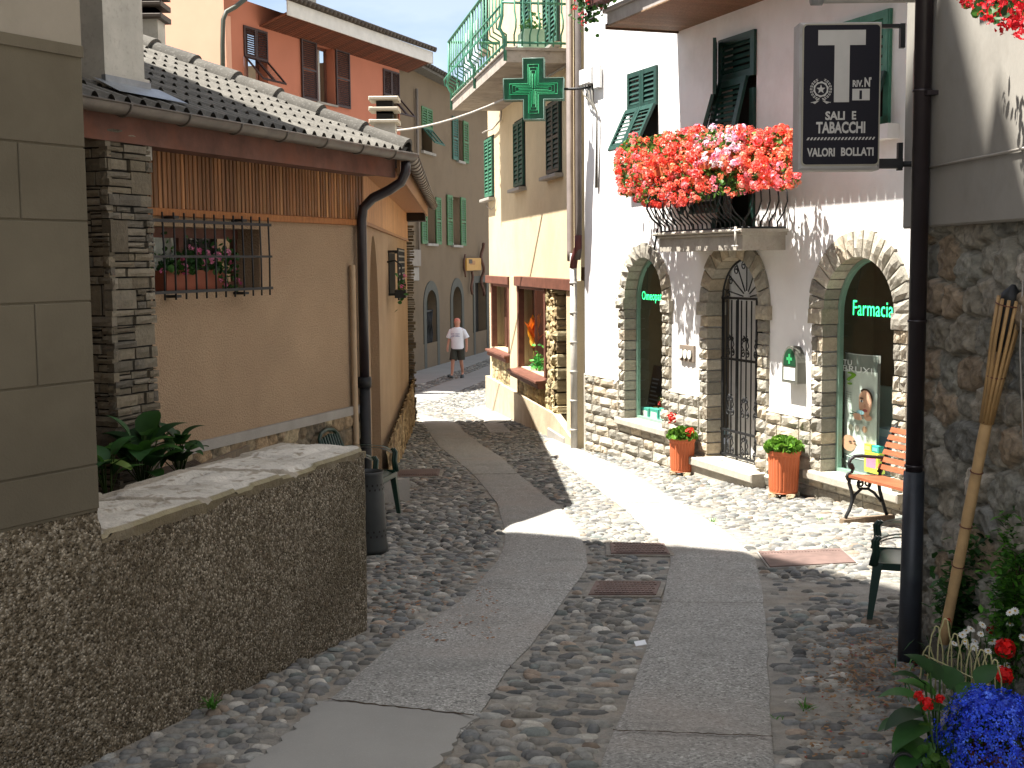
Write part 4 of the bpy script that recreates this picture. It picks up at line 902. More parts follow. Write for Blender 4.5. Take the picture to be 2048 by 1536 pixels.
H=.135; z=zp
while z>-1.45:
    za,zb_=z-H,z
    ex=[(a-jw,b+jw) for a,b,z0,z1 in ARC.values() if za>z0-.1]; cur=sFar+.08
    for a,b in ex+[(sNear-.05,99)]:
        if a>cur+.03: blocks(mb,FF,cur,a,za,zb_,.2,.46,.0,.055)
        cur=b
    z-=H
mb.build('ashlar_base',M['stone'],hF); bk.build('base_mortar',M['mortar'],hF)
for a,b in ((sFar+.08,-4.22-jw),(-3.14+jw,-2.0-jw),(-.91+jw,.30-jw),(1.40+jw,sNear)): mb=MB(); mb.add([FF.P(a,zp,-.01),FF.P(b,zp,-.01),FF.P(b,zp-.012,.05),FF.P(a,zp-.012,.05),FF.P(a,zp+.03,-.01),FF.P(b,zp+.03,-.01)],[(0,1,2,3),(3,2,5,4)]); mb.build('base_ledge',M['mortar'],hF)
def stone_arch(name,key,th,n,rev=.2):
    a,b,z0,z1=ARC[key]; mb=MB(); z=zs; zf_=z0 if key!='d' else -1.3
    mb.rock(FF,a-jw-.04,a+.012,zs-.10,zs+.05,-rev,.075,.02,random.choice(palF),4,3); mb.rock(FF,b-.012,b+jw+.04,zs-.10,zs+.05,-rev,.075,.02,random.choice(palF),4,3)
    z=zs-.10
    while z>zf_-.12:
        h=U(.115,.15)
        for s0,s1 in ((a-jw,a),(b,b+jw)):
            mb.rock(FF,s0+U(-.02,.02),s1,z-h+.006,z-.004,-rev+.02,.052,.022,sca(random.choice(palF),U(.8,1.15)),4,3) if random.random()<.6 else (mb.rock(FF,s0,s0+jw*.5-.003,z-h+.006,z-.004,-rev+.02,.05,.02,sca(random.choice(palF),U(.8,1.15)),3,3),mb.rock(FF,s0+jw*.5+.003,s1,z-h+.006,z-.004,-rev+.02,.05,.02,sca(random.choice(palF),U(.8,1.15)),3,3))
        z-=h
    c=(a+b)/2; w=(b-a)/2; h=z1-zs
    for i in range(n):
        t0=PI*i/n+.012; t1=PI*(i+1)/n-.012; vs=[]; nx,nr=3,3; tj=th*U(.92,1.12); col=sca(random.choice(palF),U(.85,1.15)); o1=.055
        for j in range(nr+1):
            for q in range(nx+1):
                e=(q in(0,nx)) or (j in(0,nr)); t=t0+(t1-t0)*q/nx; r=j/nr*tj
                vs.append(FF.P(c+(w+r)*cos(t),zs+.03+(h-.03+r)*sin(t),(o1-.015-U(0,.006)) if e else o1+U(-.5,1)*.022))
        W=nx+1; fs=[(j*W+q,j*W+q+1,(j+1)*W+q+1,(j+1)*W+q) for j in range(nr) for q in range(nx)]
        ring=[q for q in range(W)]+[j*W+nx for j in range(1,nr+1)]+[nr*W+q for q in range(nx-1,-1,-1)]+[j*W for j in range(nr-1,0,-1)]
        k=len(vs); m=len(ring)
        for r_ in ring: p=vs[r_]; d=(p-FF.o).dot(FF.n); vs.append(p-FF.n*(d+rev-.02))
        fs+=[(ring[(q+1)%m],ring[q],k+q,k+(q+1)%m) for q in range(m)]; mb.add(vs,fs,col)
    return mb.build(name,M['stone'],hF)
stone_arch('stone_arch','l',.17,13); stone_arch('door_arch','d',.21,11); stone_arch('stone_arch','r',.24,15)
mb=MB()
for k,pr in (('l',.10),('r',.12)):
    a,b,z0,z1=ARC[k]; 
    def slab(u,v):
        return FF.P(a-.22+(b-a+.44)*u,z0-.005-.0*v,-.25+(.25+pr)*v)
    mb.cbox(FF,a-.2,b+.2,z0-.085,z0,-.3,pr,.012)
a,b,z0,z1=ARC['d']; mb.cbox(FF,a-.22,b+.2,z0-.10,z0-.005,-.5,.22,.012); mb.fbox(FF,a-.2,b+.18,-1.4,z0-.10,-.1,.18)
mb.build('stone_sills',pm('sill_stone',(.40,.37,.31),.9,.14,9,spk=.4,ss=60,spkcol=(.24,.21,.17),bump=.4,bs=70,bd=.006),hF)
# shop windows
gf=pm('pale_green_frame',(.20,.33,.26),.4,.06,6,bump=0,spec=.5); inner=pm('shop_back_wall',(.115,.085,.05),.7,.15,4,bump=.1); shelf=pm('pale_shelf',(.50,.62,.57),.5,.05,6,bump=0)
def shop(key):
    a,b,z0,z1=ARC[key]; o0=-.13; pts=arch_pts(a,b,z0,zs,z1,20); t=.035; ins=arch_pts(a+t,b-t,z0+t,zs,z1-t,20); m=MB(); n=len(pts)
    m.wall(FF,pts,[ins],o0,.05); w=m.build('shop_window',gf,hF)
    g=MB(); g.prism0(FF,ins,o0-.012); g.build('pane',M['glass'],w)
    g=MB(); x0,x1=a-.55,b+.45
    g.wall(FF,[(x0,z0-.1),(x1,z0-.1),(x1,z1+.3),(x0,z1+.3)],[],-.95); g.poly([FF.P(x0,z0-.1,-.14),FF.P(x0,z1+.3,-.14),FF.P(x0,z1+.3,-1.15),FF.P(x0,z0-.1,-1.15)]); g.poly([FF.P(x1,z0-.1,-.14),FF.P(x1,z1+.3,-.14),FF.P(x1,z1+.3,-1.15),FF.P(x1,z0-.1,-1.15)]); g.poly([FF.P(x0,z1+.3,-.14),FF.P(x1,z1+.3,-.14),FF.P(x1,z1+.3,-1.15),FF.P(x0,z1+.3,-1.15)])
    g.build('window_niche',inner,w)
    g=MB(); g.fbox(FF,x0,x1,z0-.06,z0+.02,-.94,-.19); g.fbox(FF,x0,x1,z0+.02,z0+.78,-.94,-.88); g.build('display_shelf',shelf,w)
shop('l'); shop('r')
# iron gate and the door behind it
a,b,z0,z1=ARC['d']; og=-.15
g=MB(); pts=arch_pts(a,b,z0,zs,z1,20); 
bar=lambda s,zA,zB,r=.009: g.tube([FF.P(s,zA,og),FF.P(s,zB,og)],r,6)
for s,r in ((a+.03,.018),(b-.03,.018),((a+b)/2+.22,.016),(a+.36,.012)): bar(s,z0,zs+.10,r)
n=9
for i in range(n): bar(a+.06+(b-a-.12)*(i+.5)/n,z0+.03,zs+.08,.0085)
for z in (z0+.02,z0+.30,zs-.60,zs+.09): g.box(FF.P(a,z,og-.012),FF.t*(b-a),Vector((0,0,.026)),FF.n*.024)
g.tube([FF.P(s,z,og) for s,z in arch_pts(a+.02,b-.02,zs+.09,zs+.09,z1-.02,20)[2:]],.012,6,False)
def scroll(s,z,r,sg,tw=1.6):
    P=[]
    for i in range(16):
        t=i/15; q=r*(1-.75*t); an=PI*.5+sg*t*tw*2*PI; P.append(FF.P(s+q*cos(an)*1.0,z+q*sin(an),og+.012))
    g.tube(P,.007,5,False)
for zc in (z0+.18,z0+.62,zs-.42):
    for i in (1,4,6.5):
        s=a+.06+(b-a-.12)*(i+.5)/n
        for sg in (-1,1): scroll(s+sg*.038,zc+.07,.038,sg,1.2); scroll(s+sg*.042,zc-.09,.045,-sg,1.3); g.tube([FF.P(s+sg*.02,zc+.1,og+.012),FF.P(s+sg*.075,zc,og+.012),FF.P(s+sg*.02,zc-.06,og+.012)],.006,5,False)
c=(a+b)/2
for i in range(7):
    t=PI*(i+.5)/7; g.tube([FF.P(c+.08*cos(t),zs+.11+.08*sin(t),og),FF.P(c+.50*cos(t),zs+.1+.42*sin(t),og)],.008,5); scroll(c+.38*cos(t+.12),zs+.11+.36*sin(t+.12),.05,1,1.2)
gate=g.build('iron_gate',M['iron'],hF)
g=MB(); g.fbox(FF,a-.1,b+.1,z0-.1,z1+.2,-.95,-.75); g.build('door_recess',M['dark'],hF)
g=MB(); g.fbox(FF,a,a+.24,z0,zs+.10,-.52,-.47); g.fbox(FF,a-.02,a+.02,z0,z1,-.75,-.26); g.prism0(FF,[(a,zs+.1),(a+.42,zs+.1),(a+.50,z1-.05),(a+.3,z1-.1),(a+.05,zs+.3)],-.5); g.build('pale_inner_wall',M['white_wall'],hF)
g=MB()
for s0,s1 in ((a+.34,a+.70),(a+.73,b-.02)):
    g.fbox(FF,s0,s0+.05,z0,zs+.08,-.44,-.40); g.fbox(FF,s1-.05,s1,z0,zs+.08,-.44,-.40); g.fbox(FF,s0+.05,s1-.05,z0,z0+.55,-.44,-.41); g.fbox(FF,s0+.05,s1-.05,zs,zs+.08,-.44,-.40)
d=g.build('glazed_door',pm('dark_green_door',(.02,.036,.027),.45,.1,6,bump=0),hF); g=MB(); g.fbox(FF,a+.36,b-.04,z0+.5,zs+.05,-.43,-.425); g.build('pane',M['glass'],d); g=MB(); g.fbox(FF,b-.35,b-.12,z0+1.25,z0+1.55,-.40,-.395); g.build('notice',M['whitebox'],d)
# lower balcony
pb=.5; sb0=FF.px(1318,500,pb)[0]; sb1=FF.px(1485,500,pb)[0]; zb0=1.69; zb1=1.84; zb2=1.905
g=MB(); g.fbox(FF,sb0,sb1,zb0,zb1,-.1,pb); g.cbox(FF,sb0-.03,sb1+.03,zb1,zb1+.03,-.1,pb+.03,.008); g.cbox(FF,sb0-.06,sb1+.06,zb1+.03,zb2,-.1,pb+.06,.012); bal=g.build('balcony',pm('balcony_stone',(.36,.33,.28),.9,.15,7,spk=.3,ss=40,spkcol=(.18,.15,.12),bump=.4,bs=50,bd=.006),hF)
g=MB(); prof=[(-.03,0),(-.02,.07),(.09,.16),(.155,.27),(.14,.38),(.05,.52),(-.02,.66),(-.03,.88)]
def balu(P0,nv,big=False): g.tube([P0+nv*o+Vector((0,0,z)) for o,z in prof],.009 if not big else .013,6)
x=sb0
while x<=sb1+.01: balu(FF.P(x,zb2,pb),FF.n,x==sb0); x+=(sb1-sb0)/19
o=pb-.02
while o>.05: balu(FF.P(sb1,zb2,o),FF.t); balu(FF.P(sb0,zb2,o),-FF.t); o-=.10
for z,dx in ((.01,-.03),(.88,-.03)):
    g.tube([FF.P(sb0-dx*0,zb2+z,0),FF.P(sb0,zb2+z,pb+dx),FF.P(sb1,zb2+z,pb+dx),FF.P(sb1,zb2+z,0)],.014,6)
g.tube([FF.P(sb0-.0,zb2+.05,pb+.02),FF.P(sb0,zb0+.02,pb+.06)],.013,6); g.build('balcony_railing',M['iron'],bal)
g=MB(); g.tube([FF.P(sb1-.02,zb2+.02,pb+.07),FF.P(sb1-.02,zb0+.03,pb+.07)],.014,6); g.tube([FF.P(sb1-.12,zb2-.02,pb+.07),FF.P(sb1+.05,zb2-.02,pb+.07)],.012,6); g.tube([FF.P(sb1-.08,zb0+.04,pb+.07),FF.P(sb1+.02,zb0+.04,pb+.07)],.012,6); g.build('drain_spout',M['palepipe'],bal)
# upper balcony
pu=.93; su0=-2.83; zu=4.27
g=MB(); g.fbox(FF,su0,sNear,zu+.02,zu+.16,-.1,pu-.02); g.cbox(FF,su0-.03,sNear,zu+.16,zu+.21,-.1,pu+.03,.01); ub=g.build('upper_balcony',pm('upper_balcony_edge',(.34,.31,.29),.8,.15,7,bump=.3),hF)
g=MB(); s=su0
while s<1.6: g.cbox(FF,s+.003,s+.13,zu,zu+.02,0,pu,.003,sca(S(124,100,76),U(.85,1.15))); s+=.133
g.fbox(FF,su0-.01,su0+.03,zu-.02,zu+.04,0,pu,S(90,72,58)); g.build('boarded_underside',M['wood_attr'],ub)
# shutters
def win_back(q,nm='window'):
    a,b,c,d=q; g=MB(); g.fbox(FF,a,b,c,d,-.22,-.18); return g.build(nm,M['dark'],hF)
win_back(uw); m=(uw[0]+uw[1])/2
for a,b in ((uw[0],m-.004),(m+.004,uw[1])): louvre(FF,a,b,uw[3]-.47,uw[3],.0,0,parent=hF,stile=.06,pitch=.055); louvre(FF,a,b,uw[2]+.0,uw[3]-.47,.03,R_(26),parent=hF,stile=.06,pitch=.055)
g=MB(); g.fbox(FF,uw[0]-.1,uw[1]+.1,uw[2]-.06,uw[2],-.2,.07); g.build('sill',M['white_wall'],hF)
q=win_back((lh,bd[1],bd[2],bd[3]),'balcony_door')
louvre(FF,bd[0],bd[1],bd[3]-.47,bd[3],.0,0,parent=hF,stile=.08,pitch=.06); louvre(FF,bd[0]+.06,bd[1]-.10,bd[3]-1.95,bd[3]-.47,.035,R_(14),parent=hF,stile=.08,pitch=.06); louvre(FF,bd[0],bd[1],bd[2],bd[3]-1.95,.0,0,parent=hF,stile=.08,pitch=.06)
g=MB(); g.fbox(FF,bd[0],bd[0]+.07,bd[2],bd[3]-.6,0,.035); g.fbox(FF,bd[1]-.09,bd[1],bd[2],bd[3]-.6,0,.035); g.build('shutter_frame',M['shutter'],hF)
ang=R_(31); tt=FF.t*cos(ang)+FF.n*sin(ang); fo=Fr(FF.P(lh,0,.02).x,FF.P(lh,0,.02).y,tt.x,tt.y)   # the other leaf stands ajar
louvre(fo,.0,.38,bd[3]-.62,bd[3]-.02,0,0,parent=hF,stile=.06,pitch=.06); louvre(fo,.0,.38,bd[2]+.02,bd[3]-1.95,0,0,parent=hF,stile=.06,pitch=.06); louvre(fo,.04,.34,bd[3]-1.95,bd[3]-.62,.02,R_(15),parent=hF,stile=.06,pitch=.06)
win_back(rw); m=(rw[0]+rw[1])/2
for a,b in ((rw[0],m-.004),(m+.004,rw[1])): louvre(FF,a,b,rw[3]-.55,rw[3],.0,0,parent=hF,stile=.07,pitch=.075,mat=M['greenpaint']); louvre(FF,a,b,rw[2]+.02,rw[3]-.55,.03,R_(20),parent=hF,stile=.07,pitch=.075,mat=M['shutter'])
g=MB(); g.fbox(FF,rw[1]-.06,rw[1]+.02,rw[2],rw[3],-.1,.03); g.fbox(FF,rw[0]-.02,rw[1]+.02,rw[2],rw[2]+.08,-.1,.03); g.build('window_frame',M['greenpaint'],hF)
g=MB(); g.fbox(FF,rw[0]-.12,rw[1]+.14,rw[2]-.13,rw[2],-.1,.12); g.build('sill',M['white_wall'],hF)
# door bells, notice case
def ebF(u0,v0,u1,v1,o=0):
    a=FF.px(u0,(v0+v1)/2,o)[0]; b=FF.px(u1,(v0+v1)/2,o)[0]; um=(u0+u1)/2; return a,b,FF.px(um,v1,o)[1],FF.px(um,v0,o)[1]
a,b,c,d=ebF(1358,690,1387,723,.03); t=thing('meter_plate','grey brown wall plate with three round white dials left of the iron gate','meter plate',tuple(FF.P((a+b)/2,c,.01)))
g=MB(); g.cbox(FF,a,b,c,d,.0,.03,.006,S(128,116,104)); g.build('plate',M['col'],t)
for i in range(3):
    g=MB(); ce=a+(b-a)*(.2+.29*i); zc=(c+d)/2-.01; g.prism(FF,[(ce+.052*cos(2*PI*k/16),zc+.062*sin(2*PI*k/16)) for k in range(16)],.03,.04,S(70,66,60)); g.prism(FF,[(ce+.044*cos(2*PI*k/16),zc+.054*sin(2*PI*k/16)) for k in range(16)],.04,.05,S(215,212,200)); g.build('dial',M['col'],t)
a,b,c,d=ebF(1564,692,1595,766,.10); t=thing('notice_case','arch topped notice case with a white sheet right of the iron gate','notice case',tuple(FF.P((a+b)/2,c,.0)))
g=MB(); p=arch_pts(a,b,c,d-.22,d,12); g.prism(FF,p,.0,.10,S(92,92,84)); g.build('case',M['col'],t)
g=MB(); p=arch_pts(a+.03,b-.03,d-.20,d-.19,d-.025,12); g.prism(FF,p,.10,.104,S(20,60,38)); ce=(a+b)/2
g.fbox(FF,ce-.05,ce+.05,d-.145,d-.115,.104,.107,S(50,150,90)); g.fbox(FF,ce-.016,ce+.016,d-.18,d-.08,.104,.107,S(50,150,90)); g.build('green_cross',M['col'],t)
g=MB(); g.fbox(FF,a+.04,b-.04,c+.03,d-.22,.10,.104,S(226,232,226)); [g.fbox(FF,a+.06,b-.08,c+.05+.022*i,c+.056+.022*i,.104,.1055,S(150,165,155)) for i in range(4)]; g.build('sheet',M['col'],t)
# pipes at the corner with the cream house
g=MB(); s=FF.px(1157,300,.06)[0]; s2=FF.px(1150,700,.06)[0]
g.tube([FF.P(s,9.3,.06),FF.P(s,1.75,.06),FF.P(s-.05,1.62,.06)],.045,10); g.build('brown_downpipe',pm('taupe_downpipe',(.10,.083,.075),.5,.15,5,bump=.05),hF)
g=MB(); z2=1.70; g.tube([FF.P(s2,z2,.08),FF.P(s2,-1.35,.08)],.05,10); z=1.3
while z>-1.2: g.tube([FF.P(s2,z,.08),FF.P(s2,z-.035,.08)],.057,10); z-=.42
g.build('grey_pipe',M['palepipe'],hF); g=MB(); g.tube([FF.P(s,1.95,.07),FF.P(s,1.78,.07),FF.P(s2+.03,1.62,.08),FF.P(s2,1.5,.08)],.055,10); g.build('pipe_joint',pm('red_brown_joint',(.10,.03,.028),.6,.2,6,bump=.05),hF)
a,b,c,d=ebF(1160,136,1190,168,.10); g=MB(); g.cbox(FF,a,b-.14,c,d,.03,.12,.015); g.cbox(FF,b-.13,b+.05,c-.08,d,.02,.07,.01); bx=g.build('junction_boxes',M['whitebox'],hF)
g=MB(); 
for k in range(4): g.tube([FF.P(a+.1*k,c,.06),FF.P(a+.1*k+.1,c-.12-.04*k,.09),FF.P(b-.05,c-.4,.05),FF.P(b-.15+.02*k,c-1.4,.03)],.010,5)
g.build('cables',pm('grey_cable',(.16,.15,.13),.7,.1,5,bump=0),bx)

# pharmacy cross
yc=15.2; t=thing('pharmacy_cross','green neon pharmacy cross sign hanging over the street on a bracket','sign',tuple(at(1067,178,yc)))
fx=Fr(at(1067,178,yc).x,yc*K,.995,-.10); c0=at(1067,178,yc); w=at(1127,178,yc).x-c0.x; r=w*.345
def crossp(W,r): return [(-r,-W),(r,-W),(r,-r),(W,-r),(W,r),(r,r),(r,W),(-r,W),(-r,r),(-W,r),(-W,-r),(-r,-r)]
cr=lambda W,r: [(a,c0.z+b) for a,b in crossp(W,r)]
g=MB(); g.prism(fx,cr(w,r),-.16,0,back=True); g.build('cross_body',pm('dark_green_panel',(.004,.085,.038),.3,.15,4,bump=0,spec=.5),t)
g=MB()
for W,rr in ((w*.80,r*.50),(w*.70,r*.36),(w*.60,r*.22),(w*.5,r*.08)):
    g.tube([fx.P(a,b,.012) for a,b in cr(W,rr)],.0065,6,closed=True)
g.build('neon_tubes',emat('green_neon',(.02,.28,.11),.07),t)
g=MB(); g.tube([fx.P(a,b,.004) for a,b in cr(w,r)],.012,6,closed=True); g.tube([fx.P(a,b,-.16) for a,b in cr(w,r)],.012,6,closed=True); g.build('rim',pm('cross_rim',(.10,.17,.14),.4,.1,5,bump=0),t)
g=MB(); pw=FF.P(*FF.px(1186,178,0.),0.); g.tube([fx.P(w-.02,c0.z,-.08),fx.P(w+.2,c0.z+.0,-.08),(pw.x,pw.y,c0.z+.03)],.018,6); g.tube([(pw.x,pw.y,c0.z-.25),(pw.x,pw.y,c0.z+.3)],.02,6); g.build('bracket',M['iron'],t)
# glowing letters in the windows
neon=emat('green_letters',(.03,.75,.20),1.1)
a,b,c,d=ebF(1706,602,1793,633,-.135); t=thing('lit_lettering','glowing green Farmacia lettering inside the right arched window','lettering',tuple(FF.P((a+b)/2,c,-.28)))
g=MB(); text_on(g,'Farmacia',FF,a,a+(b-a)*.93,c,d,-.135,space=1.05); g.build('letters',neon,t)
g=MB(); g.tube([FF.P(a,d+.0,-.16),FF.P(a,ARC['r'][3],-.24)],.003,4); g.tube([FF.P(b,d+.0,-.16),FF.P(b,ARC['r'][3],-.16)],.003,4); g.build('hangers',M['iron'],t)
a,b,c,d=ebF(1284,583,1330,606,-.135); t=thing('lit_lettering','glowing green Omeopatia lettering cut off by the jamb of the left arched window','lettering',tuple(FF.P((a+b)/2,c,-.28)))
g=MB(); text_on(g,'Omeopatia',FF,a,a+(b-a)*1.0,c,d,-.135,space=1.05); g.build('letters',neon,t); g=MB(); g.tube([FF.P(a+.1,d,-.16),FF.P(a+.1,ARC['l'][3],-.16)],.003,4); g.build('hangers',M['iron'],t)
# standing advert in the right window
oP=-.25; a,b,c,d=ebF(1689,708,1754,946,oP); c=ARC['r'][2]+.022; Wd=b-a; Hd=d-c
t=thing('advert_stand','tall white and grey cardboard advert stand showing a face, in the right arched window','advert',tuple(FF.P((a+b)/2,c,oP)))
g=MB(); bow=lambda u: oP+.05*sin(PI*u)
X=lambda x,y: (a+Wd*x, c+Hd*y)
def strip(y0,y1,col,x0=0,x1=1,e=0):
    n=10
    for i in range(n):
        u0=x0+(x1-x0)*i/n; u1=x0+(x1-x0)*(i+1)/n; g.poly([FF.P(*X(u0,y0),bow(u0)+e),FF.P(*X(u1,y0),bow(u1)+e),FF.P(*X(u1,y1),bow(u1)+e),FF.P(*X(u0,y1),bow(u0)+e)],col)
strip(.13,.86,S(206,214,206)); strip(.86,1,S(120,128,122)); strip(0,.13,S(120,134,130)); strip(.995,1.0,S(200,205,200),e=.003)
n=10
for i in range(n): u0=i/n;u1=(i+1)/n; g.poly([FF.P(*X(u0,0),bow(u0)-.03),FF.P(*X(u0,1),bow(u0)-.03),FF.P(*X(u1,1),bow(u1)-.03),FF.P(*X(u1,0),bow(u1)-.03)],S(150,150,145))
st=g.build('stand',M['col'],t); g=MB(); fb=FF.sub(0,0)
ell=lambda cx,cy,rx,ry,col,e,k=18: g.prism0(FF,[(X(cx,cy)[0]+rx*Wd*cos(2*PI*i/k),X(cx,cy)[1]+ry*Hd*sin(2*PI*i/k)) for i in range(k)],bow(cx)+.012+e,col)
ell(.76,.635,.23,.085,S(62,44,36),.0); ell(.76,.60,.21,.105,S(214,166,140),.002); ell(.76,.53,.15,.05,S(210,160,134),.0025)
for ex in (.68,.86): ell(ex,.612,.055,.011,S(235,230,225),.004); ell(ex,.612,.022,.011,S(50,42,40),.005); ell(ex,.636,.065,.006,S(96,70,58),.004)
ell(.76,.572,.03,.018,S(196,142,118),.004); ell(.77,.535,.075,.012,S(170,84,84),.004)
ell(.66,.515,.12,.02,S(160,204,214),.006); ell(.58,.485,.13,.02,S(212,164,140),.007); ell(.60,.465,.13,.018,S(206,156,132),.0065); ell(.84,.475,.12,.025,S(212,164,140),.005)
ell(.30,.235,.22,.07,S(196,152,124),.001); ell(.36,.25,.05,.008,S(80,66,60),.003); ell(.5,.26,.05,.008,S(80,66,60),.003)
for i,cl in enumerate((S(170,168,150),S(180,172,160),S(200,160,130))): ell(.36+.2*i,.375,.075,.028,cl,.001)
g.build('pictures',M['col'],st)
g=MB(); oo=oP+.056
text_on(g,'TU',FF,X(.08,0)[0],X(.36,0)[0],X(0,.90)[1],X(0,.945)[1],oo,S(240,240,240)); text_on(g,'BRUXI',FF,X(.08,0)[0],X(.98,0)[0],X(0,.845)[1],X(0,.897)[1],oo,S(240,240,240)); text_on(g,'?',FF,X(.20,0)[0],X(.50,0)[0],X(0,.735)[1],X(0,.845)[1],oo,S(110,160,40))
for y in (.665,.645,.625,.605,.585): strip(y,y+.006,S(160,168,160),.06,.34,.004)
for y in (.415,.425,.435): strip(y,y+.004,S(150,160,152),.15,.85,.004)
for sg in (-1,1):
    for k in range(8): x=.30+.05*k; yy=.49+sg*(.012+.0009*(k-3.5)**2*1.3); strip(yy-.0,yy+.006,S(70,110,80),x,x+.05,.004)
strip(.486,.496,S(60,80,66),.28,.72,.004); strip(.113,.120,S(220,225,220),.06,.9,.004); strip(.06,.075,S(220,225,220),.1,.36,.004)
g.build('printing',M['col'],st)
# products on the shelves
def carton(name,label,key,u0,v0,u1,v1,o,dep,col,col2,cat='carton',group=None):
    a,b,c,d=ebF(u0,v0,u1,v1,o); t=thing(name,label,cat,tuple(FF.P((a+b)/2,c,o-dep/2)),group); g=MB(); g.cbox(FF,a,b,c,d,o-dep,o,.004,col); g.build('box',M['col'],t); g=MB(); g.fbox(FF,a+(b-a)*.15,b-(b-a)*.15,c+(d-c)*.25,d-(d-c)*.25,o,o+.002,col2); g.build('print',M['col'],t)
carton('carton','pale blue white carton standing to the right of the advert stand','r',1752,858,1790,922,-.5,.2,S(205,222,232),S(160,185,215))
carton('carton','yellow carton low down in front of the advert stand','r',1728,905,1756,946,-.19,.08,S(214,208,70),S(225,130,160))
carton('carton','small teal carton on top of a shelf beside the advert stand','r',1743,892,1757,906,-.2,.06,S(60,160,150),S(120,200,190))
carton('carton','small yellow carton next to the teal one above the bench arm','r',1728,888,1742,904,-.2,.06,S(210,190,70),S(230,215,130))
GT='teal boxes on the left window sill'
for i,(u0,v0,u1,v1,tx) in enumerate(((1281,815,1297,838,'farthest'),(1299,818,1316,843,'middle'),(1318,817,1334,846,'nearest'))):
    carton('product_box','%s of the three small teal boxes on the floor of the left arched window'%tx,'l',u0,v0,u1,v1,-.22,.10,S(70,150,135),S(215,215,205),group=GT)
a,b,c,d=ebF(1297,733,1321,822,-.5); t=thing('window_board','dark blue board leaning inside the left arched window','board',tuple(FF.P(a,c,-.5))); g=MB(); g.box(FF.P(a,c,-.48),FF.t*(b-a),Vector((0,0,d-c))-FF.n*.12,FF.n*.02,S(26,34,48)); g.build('panel',M['col'],t); g=MB()
for i in range(7): g.box(FF.P(a+.05,c+(d-c)*(.15+.09*i),-.456-.12*(.15+.09*i)),FF.t*(b-a)*U(.4,.7),Vector((0,0,.02)),FF.n*.002,S(110,125,140))
g.build('print',M['col'],t)
t=thing('product_basket','small basket of wrapped goods behind the teal boxes','basket',tuple(FF.P(*FF.px(1325,812,-.5),-.5))); g=MB(); p=FF.P(*FF.px(1325,818,-.48),-.48); g.lathe(p,[(.06,-.12),(.11,-.1),(.13,.03)],14,S(170,140,90)); g.build('basket',M['col'],t); g=MB()
for i in range(14): blossom(g,p+Vector((U(-.08,.08),U(-.08,.08),.05+U(0,.08))),.035,random.choice([S(190,60,60),S(220,200,160),S(120,140,70),S(230,230,220)]),8)
g.build('goods',M['col'],t)
# ------------------------------------------------------------------ cream corner house
FG=FrK(.95,15.91,sin(R_(11.7)),-cos(R_(11.7)))
hG=thing('cream_house','cream roughcast house with a green railed balcony, brown shop windows and stone panels below','house',(.95,15.91*K,gz(16*K)))
gp_=lambda u,v,o=0: FG.px(u,v,o)
sG0=gp_(979,600)[0]; zbm=1.31
def ebG(u0,v0,u1,v1,o=0):
    a=FG.px(u0,(v0+v1)/2,o)[0]; b=FG.px(u1,(v0+v1)/2,o)[0]; um=(u0+u1)/2; return a,b,FG.px(um,v1,o)[1],FG.px(um,v0,o)[1]
def wn(u0,u1,vb_mid): 
    a=gp_(u0,650)[0]; b=gp_(u1,650)[0]; z0=gp_((u0+u1)/2,vb_mid)[1]; return a,b,z0,zbm-.13
A1=wn(987,1024,700); A2=wn(1040,1097,744); dG=(gp_(1116,700)[0],gp_(1141,700)[0],-1.2,zbm-.13)
hs=[[(a,c),(b,c),(b,d),(a,d)] for a,b,c,d in (A1,A2,dG)]
mb=MB(); mb.wall(FG,[(sG0,-2.2),(.25,-2.2),(.25,10),(sG0,10)],hs,0,.0); 
for (a,b,c,d) in (A1,A2): mb.wall(FG,[(a-.001,c-.001),(b+.001,c-.001),(b+.001,d+.001),(a-.001,d+.001)],[[(a,c),(b,c),(b,d),(a,d)]],-.002,.25)
e=FG.left(sG0); mb.wall(e,[(-7,-2.2),(0,-2.2),(0,10),(-7,10)]); mb.poly([FG.P(sG0,10,0),FG.P(.25,10,0),FG.P(.25,10,-7),FG.P(sG0,10,-7)])
mb.fbox(FG,A1[1]+.02,A2[0]-.02,-1.3,zbm,.0,.05); mb.build('wall',M['plaster_G'],hG)
g=MB(); zfa=gp_(983,758,.1)[1]; zfb=gp_(1106,828,.1)[1]; sfb=gp_(1106,828,.1)[0]; sfe=.2; g.prism(FG,[(sG0-.02,-2.3),(sfe,-2.0),(sfe,zfb-.25),(sfb,zfb),(sG0-.02,zfa)],-.02,.10)
def dz(s): return -.62
g.build('cement_foot',pm('worn_cement_foot',(.46,.38,.26),.95,.15,3,spk=.3,ss=60,spkcol=(.3,.24,.16),bump=.6,bs=30,bd=.012,dirt=(.36,.29,.19),ds=2),hG)
palG=[S(178,162,122),S(164,148,110),S(190,176,138),S(150,136,104),S(172,150,112),S(140,122,92)]
g=MB(); 
for a,b,zt in ((A1[0]-.05,A1[1]+.0,A1[2]-.12),(A2[0],A2[1]+.05,A2[2]-.12)): rubble(g,FG,a,b,-1.3,zt,.01,.13,1.7,palG,S(150,138,108),.035,.018,.2,17+int(abs(a)*3))
rubble(g,FG,A2[1]+.05,dG[0]-.0,-1.25,zbm-.13,.02,.13,1.4,palG,S(150,138,108),.05,.018,.2,16); g.build('stone_panels',M['rub'],hG)
